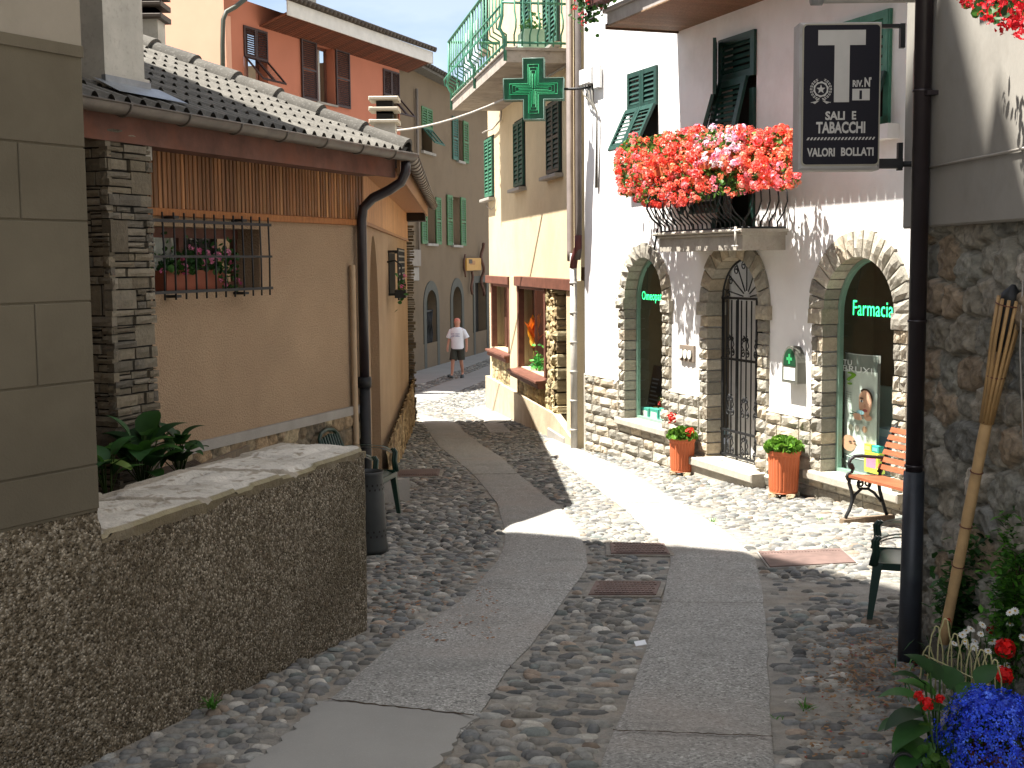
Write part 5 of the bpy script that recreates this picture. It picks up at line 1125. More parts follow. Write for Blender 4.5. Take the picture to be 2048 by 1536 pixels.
# brown timber
g=MB(); g.cbox(FG,sG0+.02,A1[1]+.04,zbm-.15,zbm,-.02,.09,.008); g.cbox(FG,A2[0]-.06,.02,zbm-.15,zbm+.02,-.02,.10,.008); g.build('timber_beam',M['brownpaint'],hG)
def gwin(q,nm,proj):
    a,b,c,d=q; g=MB(); w=.10
    g.cbox(FG,a,a+w,c,d,-.06,.05,.006); g.cbox(FG,b-w*1.1,b,c,d,-.06,.06,.006); g.cbox(FG,a+w,b-w,d-.07,d,-.06,.03,.006); g.box(FG.P(a+w,c,-.25),FG.t*.24,Vector((0,0,d-c)),FG.n*.04); m=g.build('shop_window',M['brownpaint'],hG)
    g=MB(); g.flat(FG,[(a,c),(b,c),(b,d),(a,d)],-.10); g.build('pane',M['glass'],m)
    g=MB(); g.cbox(FG,a-.04,b+.02,c-.17,c-.06,-.02,proj,.01); g.add([FG.P(a-.05,c-.06,proj+.01),FG.P(b+.03,c-.06,proj+.01),FG.P(b+.03,c+.0,-.05),FG.P(a-.05,c,-.05)],[(0,1,2,3)]); g.cbox(FG,a-.06,b+.04,c-.085,c-.04,-.02,proj+.04,.008); g.build('sill_box',M['brownpaint'],m)
    g=MB(); g.wall(FG,[(a-.5,c-.2),(b+.5,c-.2),(b+.5,d+.3),(a-.5,d+.3)],[],-1.0); g.poly([FG.P(a-.3,c-.01,-.1),FG.P(b+.3,c-.01,-.1),FG.P(b+.3,c-.01,-1),FG.P(a-.3,c-.01,-1)],(.8,.6,.4)); g.build('window_niche',pm('brown_niche',(.085,.055,.035),.8,.2,5,bump=.1),m); return m
m1=gwin(A1,'w',.13); m2=gwin(A2,'w',.19)
cur=pm('white_curtain',(.62,.60,.56),.9,.06,9,bump=0)
a,b,c,d=A1; g=MB(); n=40; x0,x1=a+(b-a)*.48,a+(b-a)*.80
g.grid(lambda u,v: FG.P(x0+(x1-x0)*u,c+.05+(d-c-.1)*v,-.20+.03*sin(u*22)),n,6); g.build('curtain',cur,m1)
# orange flower display, plants inside
a,b,c,d=A2; sx=FG.px(1067,640,-.2)[0]; t=thing('paper_flower','tall orange paper flower standing in the larger brown shop window','decoration',tuple(FG.P(sx,c,-.3))); g=MB()
zf1=FG.px(1067,690,-.2)[1]; g.tube([FG.P(sx+.04,c,-.2),FG.P(sx+.02,(c+zf1)/2,-.2),FG.P(sx,zf1,-.2)],.016,6,col=S(130,130,50)); g.build('stem',M['leaf'],t); g=MB()
for i in range(10): big_leaf(g,FG.P(sx+U(-.05,.05),zf1-.05+.035*i,-.2+U(-.03,.03)),2*PI*i/10+.3,U(.9,1.45),.36,.17,U(-.4,.5),random.choice([S(250,150,30),S(244,120,20),S(255,180,50)]))
g.build('petals',M['petal'],t)
def bush(name,label,cat,fr,s,z,o,rx,rz,n,r,cols,parent=None):
    t=thing(name,label,cat,tuple(fr.P(s,z,o))); g=MB()
    for i in range(n): leaflet(g,fr.P(s+random.gauss(0,rx),z+abs(random.gauss(0,rz)),o+random.gauss(0,rx*.5)),r*U(.6,1.2),random.choice(cols))
    g.build('foliage',M['leaf'],t); g=MB(); g.lathe(fr.P(s,z-.06,o),[(.05,0),(.07,.08)],12,S(120,70,45)); g.build('pot',M['col'],t)
LG=[S(70,150,60),S(90,170,70),S(50,120,50)]
bush('house_plant','bright green plant at the foot of the orange flower display','plant',FG,FG.px(1078,712,-.15)[0],c+.03,-.15,.12,.12,90,.045,LG)
bush('house_plant','small green plant in the narrow brown shop window beside the white curtain','plant',FG,A1[0]+(A1[1]-A1[0])*.75,A1[2]+.05,-.16,.08,.22,60,.04,GR)
# recessed doorway with a rough stone jamb
a,b,c,d=dG; g=MB(); g.fbox(FG,a-.02,b+.1,c,d+.02,-.75,-.70); g.poly([FG.P(b,c,0),FG.P(b,d,0),FG.P(b,d,-.7),FG.P(b,c,-.7)]); g.poly([FG.P(a,d,0),FG.P(b,d,0),FG.P(b,d,-.7),FG.P(a,d,-.7)]); g.build('doorway',pm('dark_brown_door',(.035,.025,.018),.7,.2,5,bump=.1),hG)
g=MB(); z=c; fj=FG.right(a)
while z<d-.03:
    h=U(.14,.24); h=min(h,d-z); g.rock(FG,a-.26+U(-.06,.05),a+U(.02,.13)*(1.2-.5*(z-c)/(d-c)),z+.01,z+h-.008,-.65,.06,.05,sca(random.choice(palG),U(.75,1.1)),4,4,.012,.03); z+=h
g.build('rough_jamb',M['stone'],hG); g=MB(); g.cbox(FG,a-.3,b+.05,-1.5,c+.18,-.7,.12,.02); g.build('door_step',M['grey_cement'],hG)
g=MB(); g.fbox(FG,b+.0,.25,-1.6,zbm,-.05,.06); g.build('corner_pier',M['plaster_G'],hG)
# upper shutters
def gsh(u0,v0,u1,v1,mat,rails=2,o=.03):
    a,b,c,d=ebG(u0,v0,u1,v1); g=MB(); g.fbox(FG,a-.04,b+.04,c-.04,d+.04,-.01,.012); w=g.build('window',M['dark'],hG); m=(a+b)/2
    louvre(FG,a,m-.004,c,d,.014,0,mat=mat,parent=w,stile=.05,pitch=.07,rails=rails); louvre(FG,m+.004,b,c,d,.014,0,mat=mat,parent=w,stile=.05,pitch=.07,rails=rails)
    g=MB(); g.cbox(FG,a-.12,b+.12,c-.10,c-.04,-.01,.14,.01); g.build('sill',M['grey_cement'],w)
SG=pm('weathered_green_shutter',(.03,.10,.072),.55,.2,8,bump=.1)
gsh(1031,243,1050,372,SG); gsh(1097,205,1123,345,M['shutter']); 
a,b,c,d=ebG(973,275,988,395); gsh(973,277,988,393,pm('sunlit_green_shutter',(.045,.16,.10),.55,.2,8,bump=.1))  # brighter green puts sunlight into this shutter's colour
gsh(1045,-140,1062,78,SG); gsh(1090,-160,1119,92,SG); gsh(968,-40,976,100,SG)
# balcony
pG=.92; a_=gp_(1013,112,pG); zq=FG.px(1013,123,pG)[1]; sN=a_[0]; sFb=FG.px(905,223,pG)[0]; zl=FG.px(905,222,pG)[1]; zq=(zl+zq)/2; th=.17
g=MB(); g.fbox(FG,sFb,sN,zq,zq+th,-.05,pG); g.cbox(FG,sFb-.03,sN+.03,zq+th,zq+th+.04,-.05,pG+.03,.01); bal=g.build('balcony',pm('stained_balcony',(.33,.29,.25),.9,.2,3,spk=.4,ss=8,spkcol=(.10,.085,.07),bump=.3,bs=30,bd=.01),hG)
g=MB(); zr0=zq+th+.06; hh=1.05
def gb(P0,nv): g.tube([P0+nv*o+Vector((0,0,z)) for o,z in ((0,0),(0,.16),(.14,.24),(.15,.34),(.05,.48),(.05,hh))],.014,6)
nb=20
for i in range(nb+1): gb(FG.P(sFb+(sN-sFb)*i/nb,zr0,pG),FG.n)
for i in range(1,8): gb(FG.P(sN,zr0,pG*(1-i/8)),FG.t); gb(FG.P(sFb,zr0,pG*(1-i/8)),-FG.t)
for z,dx in ((.05,.0),(.6,.05),(hh,.05)): g.tube([FG.P(sFb-dx,zr0+z,0),FG.P(sFb-dx,zr0+z,pG+dx),FG.P(sN+dx,zr0+z,pG+dx),FG.P(sN+dx,zr0+z,0)],.02 if z<1 else .03,6)
for s in (sFb,(sFb+sN)/2,sN): g.tube([FG.P(s,zq+.02,pG+.02),FG.P(s,zr0+.1,pG+.02),FG.P(s,zr0+.25,pG+.10),FG.P(s,zr0+.42,pG+.06),FG.P(s,zr0+hh,pG+.05)],.028,6)
g.build('balcony_railing',M['greenpaint'],bal)
g=MB(); s0=sFb+(sN-sFb)*.18; g.fbox(FG,s0,s0+(sN-sFb)*.28,zr0+.1,zr0+.98,pG-.10,pG-.08); tag(g.build('windbreak_sheet',pm('pale_blue_sheet',(.50,.60,.66),.6,.08,4,bump=.1),loc=tuple(FG.P(s0,zr0+.1,pG-.1))),'pale blue sheet fixed inside the green balcony railing','sheet')
t=thing('planter_trough','pale green planter trough on the cream house balcony behind the railing','planter',tuple(FG.P(sN-.5,zq+th+.04,.45))); g=MB(); g.cbox(FG,sN-.75,sN-.28,zq+th+.045,zq+th+.36,.3,.62,.02,S(150,180,160)); g.build('trough',M['col'],t); g=MB()
for i in range(60): leaflet(g,FG.P(sN-.5+random.gauss(0,.13),zq+th+.38+abs(random.gauss(0,.1)),.46+random.gauss(0,.08)),.03,random.choice(GR))
g.build('foliage',M['leaf'],t)
# downpipe of the cream house, wires
g=MB(); s=gp_(1140,300,.07)[0]; g.tube([FG.P(s,9.8,.07),FG.P(s,1.75,.07),FG.P(s+.05,1.6,.08)],.052,10); g.build('downpipe',pm('grey_brown_downpipe',(.20,.165,.15),.5,.15,5,bump=.05),hG)
g=MB(); q=[FG.P(*gp_(u,v,.06),.06) for u,v in ((1003,222),(1001,240),(985,258),(972,262),(965,266))]; g.tube(q,.016,5); q=[FG.P(*gp_(u,v,.03),.03) for u,v in ((972,398),(973,412),(982,420),(990,412),(992,396))]; g.tube(q,.007,5); g.build('wiring',M['cable'],hG)
# cable across the street
P0=FRh.P(*FRh.px(498,172,.0),.0); P3=FG.P(*FG.px(1130,133,.04),.04); cz=[(498,172),(560,185),(640,195),(760,197),(860,190),(930,180),(1010,166),(1130,133)]; pts=[]
def hang(A,B,sag,n=16): return [A.lerp(B,i/n)-Vector((0,0,sag*4*(i/n)*(1-i/n))) for i in range(n+1)]
g=MB(); g.tube(hang(P0,P3,1.0,24),.020,5); tag(g.build('overhead_cable',M['cable'],loc=tuple(P0)),'thin pale cable sagging across the street from the salmon house to the cream house','cable')
# ------------------------------------------------------------------ grey house on the right
FC=FrK(2.0,5.3,sin(R_(3)),-cos(R_(3)))
hC=thing('stone_house','grey house on the right with rubble masonry below and cement render above','house',(2.0,5.3*K,gz(5.3*K)))
zc=1.74; sp=FC.px(1806,385,.08)[0]
mb=MB(); rubble(mb,FC,-.06,1.75,-.75,zc,.0,.155,1.45,[S(142,138,126),S(130,128,118),S(150,143,129),S(134,127,113),S(126,125,118),S(160,153,140),S(144,128,108)],S(154,150,138),.06,.009,.24,31)
e=FC.left(-.06); rubble(mb,e,-1.2,.0,-.75,zc,.0,.15,1.3,[S(140,136,126),S(122,124,120),S(144,134,118)],S(140,137,127),.04,.03,.3,32); mb.build('rubble_wall',M['rub'],hC)
mb=MB(); mb.fbox(FC,1.74,6,-1,zc,-.3,.0); mb.add([FC.P(-.0,-1,-.0)+FC.n*-.02,FC.P(6,-1,-.02),FC.P(6,9,-.02),FC.P(0,9,-.02)],[(0,1,2,3)]); mb.build('wall_core',M['plaster_C'],hC)
mb=MB(); mb.cbox(FC,sp,6,zc,9.5,-4,.08,.008); mb.build('upper_wall',M['plaster_C'],hC)
mb=MB(); s=FC.px(1829,900,.125)[0]
mb.tube([FC.P(s,9,.125),FC.P(s,.55,.125)],.040,16); 
for z in (1.30,2.35,.62): mb.tube([FC.P(s,z,.125),FC.P(s,z+.012,.125)],.045,16)
for z in (2.33,): mb.box(FC.P(s+.02,z,.08),FC.t*.06,FC.n*.05,Vector((0,0,.02)))
mb.build('downpipe',M['downpipe'],hC)
mb=MB(); mb.tube([FC.P(s,.60,.125),FC.P(s-.005,.05,.125),FC.P(s-.01,gz(5.2*K)-.02,.125)],[.048,.051,.055],16); mb.build('iron_pipe_foot',pm('blue_black_iron',(.022,.026,.034),.45,.3,8,bump=.1,spec=.5,dirt=(.04,.05,.05),ds=4),hC)
mb=MB(); mb.tube([FC.P(*FC.px(u,v,.09),.09) for u,v in ((1858,336),(1920,322),(1985,310),(2060,294))],.006,6); mb.tube([FC.P(*FC.px(u,v,.06),.06) for u,v in ((2046,560),(2040,700),(2047,900))],.004,5); mb.build('wall_cable',M['cable'],hC)

# ------------------------------------------------------------------ tobacco sign
yT=5.25; P0=at(1597,341,yT); P1=at(1765,43,yT); FT=Fr(0,yT*K,1,0)
x0,x1,z0,z1=P0.x,P1.x,P0.z+.0,P1.z; t=thing('tobacco_sign','tall black projecting sign with a large white T and the words SALI E TABACCHI','sign',((x0+x1)/2,yT*K,z0))
SX=lambda x: x0+(x-78)/(912-78)*(x1-x0); SZ=lambda y: z1-(y-10)/(1490-10)*(z1-z0)
g=MB(); g.cbox(FT,x0,x1,z0,z1,-.135,0,.012); fr=g.build('case',M['signmetal'],t)
def rrect(x0,x1,z0,z1,r,n=5):
    P=[]
    for cx,cz,a0 in ((x1-r,z0+r,-PI/2),(x1-r,z1-r,0),(x0+r,z1-r,PI/2),(x0+r,z0+r,PI)): P+=[(cx+r*cos(a0+PI/2*i/n),cz+r*sin(a0+PI/2*i/n)) for i in range(n+1)]
    return P
g=MB(); g.prism(FT,rrect(SX(100),SX(900),SZ(1448),SZ(28),.02),0,.006,S(150,146,132)); g.build('rim',M['col'],t)
g=MB(); g.prism0(FT,rrect(SX(115),SX(886),SZ(1432),SZ(42),.017),.0075,(.006,.006,.012)); g.build('panel',pm('black_sign_face',(.006,.006,.012),.5,.05,4,bump=0,spec=.2),t)
wc=(.42,.41,.39); g=MB(); o=.0095
bx=lambda a,b,c,d,col=wc,oo=o: g.flat(FT,[(SX(a),SZ(d)),(SX(b),SZ(d)),(SX(b),SZ(c)),(SX(a),SZ(c))],oo,col)
bx(257,740,93,243); bx(425,580,243,810); bx(612,790,678,793); 
tx=lambda b,a,b_,c,d,col=wc,oo=o: text_on(g,b,FT,SX(a),SX(b_),SZ(d),SZ(c),oo,col)
def bold(b,a,b_,c,d): text_on(g,b,FT,SX(a),SX(b_),SZ(d),SZ(c),o,wc,off=.035)
bold('SALI',340,540,900,988); bold('E',612,655,900,985); bold('TABACCHI',248,750,1004,1122); bold('VALORI',158,443,1266,1354); bold('BOLLATI',506,840,1264,1350); bold('RIV.',614,720,592,660); bold('N',734,792,566,660); bold('°',790,806,562,590); tx('1',684,710,695,782,(.006,.006,.012),.0105)
for i in range(20):
    a=150+i*35.2; g.flat(FT,[(SX(a),SZ(1188)),(SX(a+19),SZ(1188)),(SX(a+36),SZ(1160)),(SX(a+17),SZ(1160))],o,wc)
g.build('lettering',M['col'],t)
g=MB(); cx,cy=292,680; k=1.0
star=lambda r,q,n=5: [(SX(cx+(r if i%2==0 else q)*sin(PI*i/n)),SZ(cy-(r if i%2==0 else q)*cos(PI*i/n))) for i in range(2*n)][::-1]
g.prism0(FT,star(48,20),o,wc)
n=40; ro=[(SX(cx+(80 if i%4<2 else 74)*sin(2*PI*i/n)),SZ(cy-(80 if i%4<2 else 74)*cos(2*PI*i/n))) for i in range(n)]; ri=[(SX(cx+60*sin(2*PI*i/n)),SZ(cy-60*cos(2*PI*i/n))) for i in range(n)]
g.add([FT.P(a,b,o) for a,b in ro+ri],[(i,(i+1)%n,n+(i+1)%n,n+i) for i in range(n)],wc)
for sg in (-1,1):
    for i in range(9):
        an=R_(25+16*i); r=100; px_,py_=cx+sg*r*sin(an)*1.0,cy-r*cos(an)+ (0); d=(cos(an)*sg,sin(an)); e=(sin(an)*sg,-cos(an)); L,w_=15,5.5
        for q in (-7,7): g.prism0(FT,[(SX(px_+e[0]*q+d[0]*a+e[0]*b),SZ(py_+e[1]*q+d[1]*a+e[1]*b)) for a,b in ((-L,0),(0,w_),(L,0),(0,-w_))],o,wc)
    g.flat(FT,[(SX(cx+sg*14),SZ(792)),(SX(cx+sg*60),SZ(826)),(SX(cx+sg*96),SZ(808)),(SX(cx+sg*60),SZ(800))],o,wc); g.flat(FT,[(SX(cx-sg*0),SZ(790)),(SX(cx+sg*80),SZ(812)),(SX(cx+sg*102),SZ(806)),(SX(cx+sg*100),SZ(815))],o,wc)
    g.flat(FT,[(SX(cx+sg*20),SZ(765)),(SX(cx+sg*50),SZ(790)),(SX(cx+sg*40),SZ(795)),(SX(cx+sg*10),SZ(775))],o,wc)
g.build('emblem',M['col'],t)
g=MB(); xa=at(1817,60,yT).x; g.box((x1,yT*K+.05,z1-.02),(xa-x1,0,0),(0,.02,0),(0,0,.018)); g.box((xa-.022,yT*K+.045,at(1815,92,yT).z),(.022,0,0),(0,.03,0),(0,0,z1-at(1815,92,yT).z)); g.build('bracket',M['iron'],t); g=MB()
g.box((x1-.01,yT*K+.04,z0+.01),(xa-x1+.01,0,0),(0,.05,0),(0,0,.045)); g.box((xa-.022,yT*K+.045,z0),(.022,0,0),(0,.03,0),(0,0,.13)); g.tube([(xa,yT*K+.06,z0+.03),(xa+.12,yT*K+.06,z0+.03)],.015,6); g.build('bracket',M['iron'],t)
a=at(1625,2,yT);b=at(1790,0,yT); t=thing('tube_lamp','pale tube lamp mounted just above the tobacco sign','lamp',tuple(a)); g=MB(); g.tube([a+Vector((0,-.02,.02)),b+Vector((.35,-.02,.02))],.036,12); g.build('tube_body',M['palepipe'],t); g=MB(); g.tube([a+Vector((-.01,-.02,.02)),a+Vector((.04,-.02,.02))],.045,12); g.build('end_cap',pm('grey_cap',(.25,.25,.25),.5,.1,5,bump=0),t)

# ------------------------------------------------------------------ bamboo torch
A=FC.P(*FC.px(1886,1285,.16),.16); B=FC.P(*FC.px(2022,596,.07),.07); d=(B-A); L=d.length; d.normalize(); t=thing('bamboo_torch','bamboo garden torch leaning against the rubble wall above the flowers','torch',tuple(A))
g=MB(); n=14; g.tube([A+d*(L*.70*i/n) for i in range(n+1)],[.0245-.0006*(i%4) for i in range(n+1)],12,col=(1,1,1)); g.build('cane',M['bamboo'],t)
g=MB(); x=d.orthogonal().normalized(); y=d.cross(x)
for i in range(11):
    a=2*PI*i/11; q=x*cos(a)+y*sin(a); c=U(.7,1.2); P=[A+d*(L*.66)+q*.021,A+d*(L*.78)+q*.030,A+d*(L*.9)+q*.044,A+d*L+q*.048]; g.tube(P,[.009,.0085,.008,.0075],5,col=(c,c*.95,c*.85))
g.build('basket_slats',M['bamboo'],t)
g=MB()
for f,r in ((.665,.025),(.52,.0255),(.36,.0255),(.24,.0255),(.79,.036),(.985,.054)): g.tube([A+d*(L*f)+(x*cos(2*PI*i/14)+y*sin(2*PI*i/14))*r for i in range(14)],.0028,5,closed=True)
g.build('binding',M['brownpaint'],t)
g=MB(); g.tube([A+d*(L*.86),A+d*(L*1.005),A+d*(L*1.01),A+d*(L*1.03),A+d*(L*1.035)],[.034,.040,.038,.014,.008],12); g.build('oil_can',M['iron'],t)

# ------------------------------------------------------------------ plastic chairs
def chair(label):
    t=thing('plastic_chair',label,'chair',(0,0,0),'dark green plastic garden chairs'); pg_=M['plastic_green']
    g=MB(); g.grid(lambda u,v: Vector((-.22+.47*u,(-.24+.48*v)*(1-.06*(1-u)),.425-.02*sin(PI*u)*sin(PI*v)-(.035*max(0,u-.85)/.15)**1)),10,8); g.grid(lambda u,v: Vector((-.22+.47*u,(-.24+.48*v)*(1-.06*(1-u)),.40-(.04*max(0,u-.85)/.15))),6,4); 
    for sg in (-1,1): g.box((-.22,sg*.235-.008,.375),(.46,0,0),(0,.016,0),(0,0,.055))
    g.box((.235,-.235,.365),(.015,0,0),(0,.47,0),(0,0,.045)); g.build('seat',pg_,t)
    g=MB()
    for i in range(7):
        yy=-.18+.06*i; g.tube([(-.21,yy*.92,.42),(-.27,yy,.60),(-.33,yy*.98,.80-.02*abs(i-3)*.4)],[.016,.014,.014],6)
    g.tube([(-.20,-.235,.40),(-.27,-.24,.60),(-.33,-.225,.77),(-.345,-.15,.82),(-.35,0,.84),(-.345,.15,.82),(-.33,.225,.77),(-.27,.24,.60),(-.20,.235,.40)],.019,8); g.build('backrest',pg_,t)
    for sg in (-1,1):
        g=MB(); g.grid(lambda u,v: Vector((-.29+.50*u,sg*(.235+.055*(v-.2)),.645+.02*sin(PI*u)-.03*max(0,(u-.85)/.15))),10,3); g.grid(lambda u,v: Vector((-.29+.50*u,sg*(.235+.055*(v-.2)),.622+.02*sin(PI*u)-.03*max(0,(u-.85)/.15))),10,1)
        P=[(.20,sg*.26,.635),(.225,sg*.262,.60),(.215,sg*.26,.52),(.235,sg*.25,.41)]; 
        for dx in (0,.02): g.tube([Vector(p)+Vector((dx,0,0)) for p in P],[.016,.017,.018,.02],6)
        g.build('armrest',pg_,t)
        for fx in (1,-1):
            g=MB(); a=Vector((.215*fx,sg*.235,.42)); b=Vector((.26*fx+(.0 if fx>0 else -.04),sg*.265,0)); q=(b-a)
            vs=[]
            for f,w in ((0,.030),(1,.018)):
                c=a+q*f; vs+=[c+Vector((-w,-w*.8,0)),c+Vector((w,-w*.8,0)),c+Vector((w,w*.8,0)),c+Vector((-w,w*.8,0))]
            g.add(vs,[(0,1,5,4),(1,2,6,5),(2,3,7,6),(3,0,4,7),(4,5,6,7),(3,2,1,0)]); g.build('leg',pg_,t)
    return t
ca=chair('dark green plastic chair against the ochre house behind the dark bin'); p=gp(787,1042)
ca.location=(p.x-.27,p.y+.02,gz(p.y)+.03); ca.rotation_euler=(0,0,R_(-14))
cb=copy_tree(ca); cb['label']='dark green plastic chair partly hidden behind the brown downpipe on the right'; p=gp(1745,1250); cb.location=(p.x+.26,p.y+.16,gz(p.y)+.03); cb.rotation_euler=(0,0,R_(163)); cb.scale=(.84,.84,.72); ca.scale=(.95,.95,.93)
# bin
p=gp(752,1108); bx_,by=-1.07,p.y+.02; t=thing('litter_bin','dark grey cylindrical bin with rows of small holes at the end of the low wall','bin',(bx_,by,gz(by)+.02)); g=MB(); c=(bx_,by,gz(by)+.02)
g.lathe(c,[(.0,.0),(.135,.0),(.138,.03),(.126,.10),(.128,.14),(.118,.30),(.116,.43),(.110,.45),(.108,.58),(.114,.60),(.106,.605),(.100,.58),(.1,.3),(.1,.05)],28); g.build('body',M['bin'],t); g=MB()
for z in (.13,.165,.475,.51):
    for i in range(18): a=2*PI*(i+.5*(z in(.165,.51)))/18; r=.128 if z<.3 else .1105; q=Vector(c)+Vector((r*cos(a),r*sin(a),z)); n=Vector((cos(a),sin(a),0)); s_=n.cross(Vector((0,0,1))); g.add([q+n*.002+s_*.007*cos(2*PI*k/8)+Vector((0,0,.009*sin(2*PI*k/8))) for k in range(8)],[tuple(range(8))],(0,0,0))
g.build('holes',M['dark'],t)

# ------------------------------------------------------------------ terracotta planters
def planter(name,label,p,r,h,fw,n,reds):
    t=thing('geranium_planter',label,'plant pot',(p.x,p.y,p.z),'terracotta planters by the iron gate'); g=MB(); nn=72; vs=[]
    prof=[(.80,.06),(.84,.065),(.86,.075),(.83,.085),(.86,.16),(.93,.86),(.945,.90),(1.0,.905),(1.01,.99),(.95,1.0),(.92,.94),(.3,.93)]
    for f,z in prof:
        for j in range(nn):
            a=2*PI*j/nn; fl=(1-.045*(abs(sin(12*a))<.42)) if .15<z<.88 else 1; sq=1/ (abs(cos(a-.3))**5+abs(sin(a-.3))**5)**(1/5.); sq=1+(sq-1)*.35
            vs.append((p.x+r*f*fl*sq*cos(a),p.y+r*f*fl*sq*sin(a),p.z+h*z))
    g.add(vs,[(i*nn+j,i*nn+(j+1)%nn,(i+1)*nn+(j+1)%nn,(i+1)*nn+j) for i in range(len(prof)-1) for j in range(nn)],sm=False)
    g.build('pot',M['terracotta'],t); g=MB()
    for a in (.4,1.9,3.5,5.0): g.rock(Fr(p.x+.8*r*cos(a)-.04,p.y+.8*r*sin(a)-.03,1,0),0,.09,p.z-.02,p.z+h*.07,-.05,.03,.01,S(200,190,165) if a<2 else S(150,135,110),3,2)
    g.build('stones_underneath',M['stone'],t); g=MB()
    for i in range(n):
        a=U(0,2*PI); q=math.sqrt(U(0,1)); zz=h+U(-.02,1)*fw*.75*(1-q*q*.7); leaflet(g,(p.x+fw*q*cos(a),p.y+fw*q*sin(a),p.z+zz),U(.026,.042),random.choice([S(86,128,40),S(110,150,52),S(70,108,34),S(96,140,44)]))
    g.build('foliage',M['leaf'],t)
    if reds:
        g=MB()
        for (u,v,rr) in reds: q=at(u,v,(p.y-.12)/K); blossom(g,q,rr,S(215,40,22),22)
        g.build('blossom',M['petal'],t)
def potpos(u,v,o):
    q=FF.P(FF.px(u,v,o)[0],0,o); return Vector((q.x,q.y,gz(q.y)+.03))
p=potpos(1364,925,.24); planter('p','terracotta planter with two red blooms between the left arched window and the gate',p,.150,.42,.165,420,[(1343,836,.062),(1379,864,.062)])
p=potpos(1567,960,.25); planter('p','larger terracotta planter with plain green foliage between the gate and the right arched window',p,.158,.46,.18,440,[])
# ------------------------------------------------------------------ bench
p=gp(1697,1046); rel=Vector((p.x,p.y,0))-FF.o; bs,bo,bz=rel.dot(FF.t),rel.dot(FF.n),gz(p.y)+.045
t=thing('park_bench','garden bench with red brown slats and black scrolled iron ends beside the right arched window','bench',(p.x,p.y,gz(p.y)))
Bp=lambda s,o,z: FF.P(bs+s,bz+z,bo+o*.80)
LB=1.35; nS=1
def slat(g,s0,s1,o,z,w,an,th=.022):
    du=Vector((0,0,1))*sin(an)*w - FF.n*cos(an)*w; dn=(Vector((0,0,1))*cos(an)+FF.n*sin(an))*th
    g.box(Bp(s0,o,z),FF.t*(s1-s0),du,dn,(1,1,1))
g=MB()
for i in range(5): slat(g,-.02,LB,.02-.085*i,.355-.006*i,.07,R_(-3))
g.build('seat',M['bench_wood'],t); g=MB()
for i in range(6): slat(g,-.02,LB,-.395-.030*i,.40+.062*i,.045,R_(64))
g.build('backrest',M['bench_wood'],t)
def bend(s):
    g=MB(); T=lambda pts,r=.014: g.tube([Bp(s,o,z) for o,z in pts],r,8)
    T([(.0,.345),(.0,.30),(-.035,.22),(-.045,.15),(-.01,.07),(.03,.02),(.035,0)],.016); T([(-.37,.33),(-.39,.22),(-.43,.12),(-.47,.03),(-.49,0)],.016)
    T([(-.04,.13),(-.08,.20),(-.16,.245),(-.24,.24),(-.32,.20),(-.41,.12)],.013); T([(.03,.35),(-.1,.335),(-.25,.33),(-.38,.34),(-.42,.42),(-.50,.60),(-.575,.76),(-.60,.775)],.015)
    for sg in (-1,1):
        P=[]
        for i in range(18): q=i/17; r=.045*(1-.75*q); an=-PI/2+sg*q*3.3*PI; P.append((-.19+sg*.045+r*cos(an)*1,.29+r*sin(an)))
        T(P,.009)
    T([(-.46,.50),(-.40,.505),(-.28,.515),(-.15,.53),(-.06,.53),(-.01,.505),(.01,.47),(-.005,.44),(-.03,.43)],.015); T([(.01,.47),(-.03,.46),(-.05,.43),(-.03,.395),(.015,.385),(.035,.36),(.02,.335),(-.01,.335)],.014)
    T([(-.44,.47),(-.41,.43),(-.36,.38)],.011)
    return g.build('iron_end',M['iron'],t)
bend(.0); bend(LB-.03)
g=MB(); 
for s in (0,LB-.03): g=MB(); g.box(Bp(s-.03,.09,-.045),FF.t*.07,-FF.n*.52,Vector((0,0,.04)),S(120,104,86)); g.build('foot_board',M['wood_attr'],t)

# ------------------------------------------------------------------ geranium boxes on the white house
PL=[(1235,300),(1262,270),(1300,275),(1345,262),(1385,256),(1430,250),(1460,258),(1490,255),(1530,262),(1555,250),(1585,262),(1592,330),(1600,362),(1570,378),(1535,372),(1480,388),(1430,396),(1370,408),(1320,414),(1280,407),(1240,387),(1228,330)]
RED=[S(238,78,62),S(244,92,74),S(252,122,100),S(255,134,108),S(250,110,100),S(255,148,106),S(250,124,128)]; CORAL=[S(252,165,152),S(250,150,165),S(255,160,128)]
PKW=[S(255,222,238),S(250,200,225),S(255,240,248),S(244,150,180)]
bgrp='geranium boxes on the lower balcony'
boxes=[('geranium_box','dense mass of red geraniums over the far half of the scrolled balcony railing',1225,1395,RED+CORAL[:1],sb0-.15,(sb0*.55+sb1*.45)-.05),('geranium_box','pale pink and white geraniums in the middle of the scrolled balcony railing',1395,1480,PKW+CORAL,(sb0*.5+sb1*.5),sb1-.35),('geranium_box','coral red geraniums at the near end of the scrolled balcony railing beside the tobacco sign',1480,1605,RED+CORAL,sb1-.3,sb1+.05)]
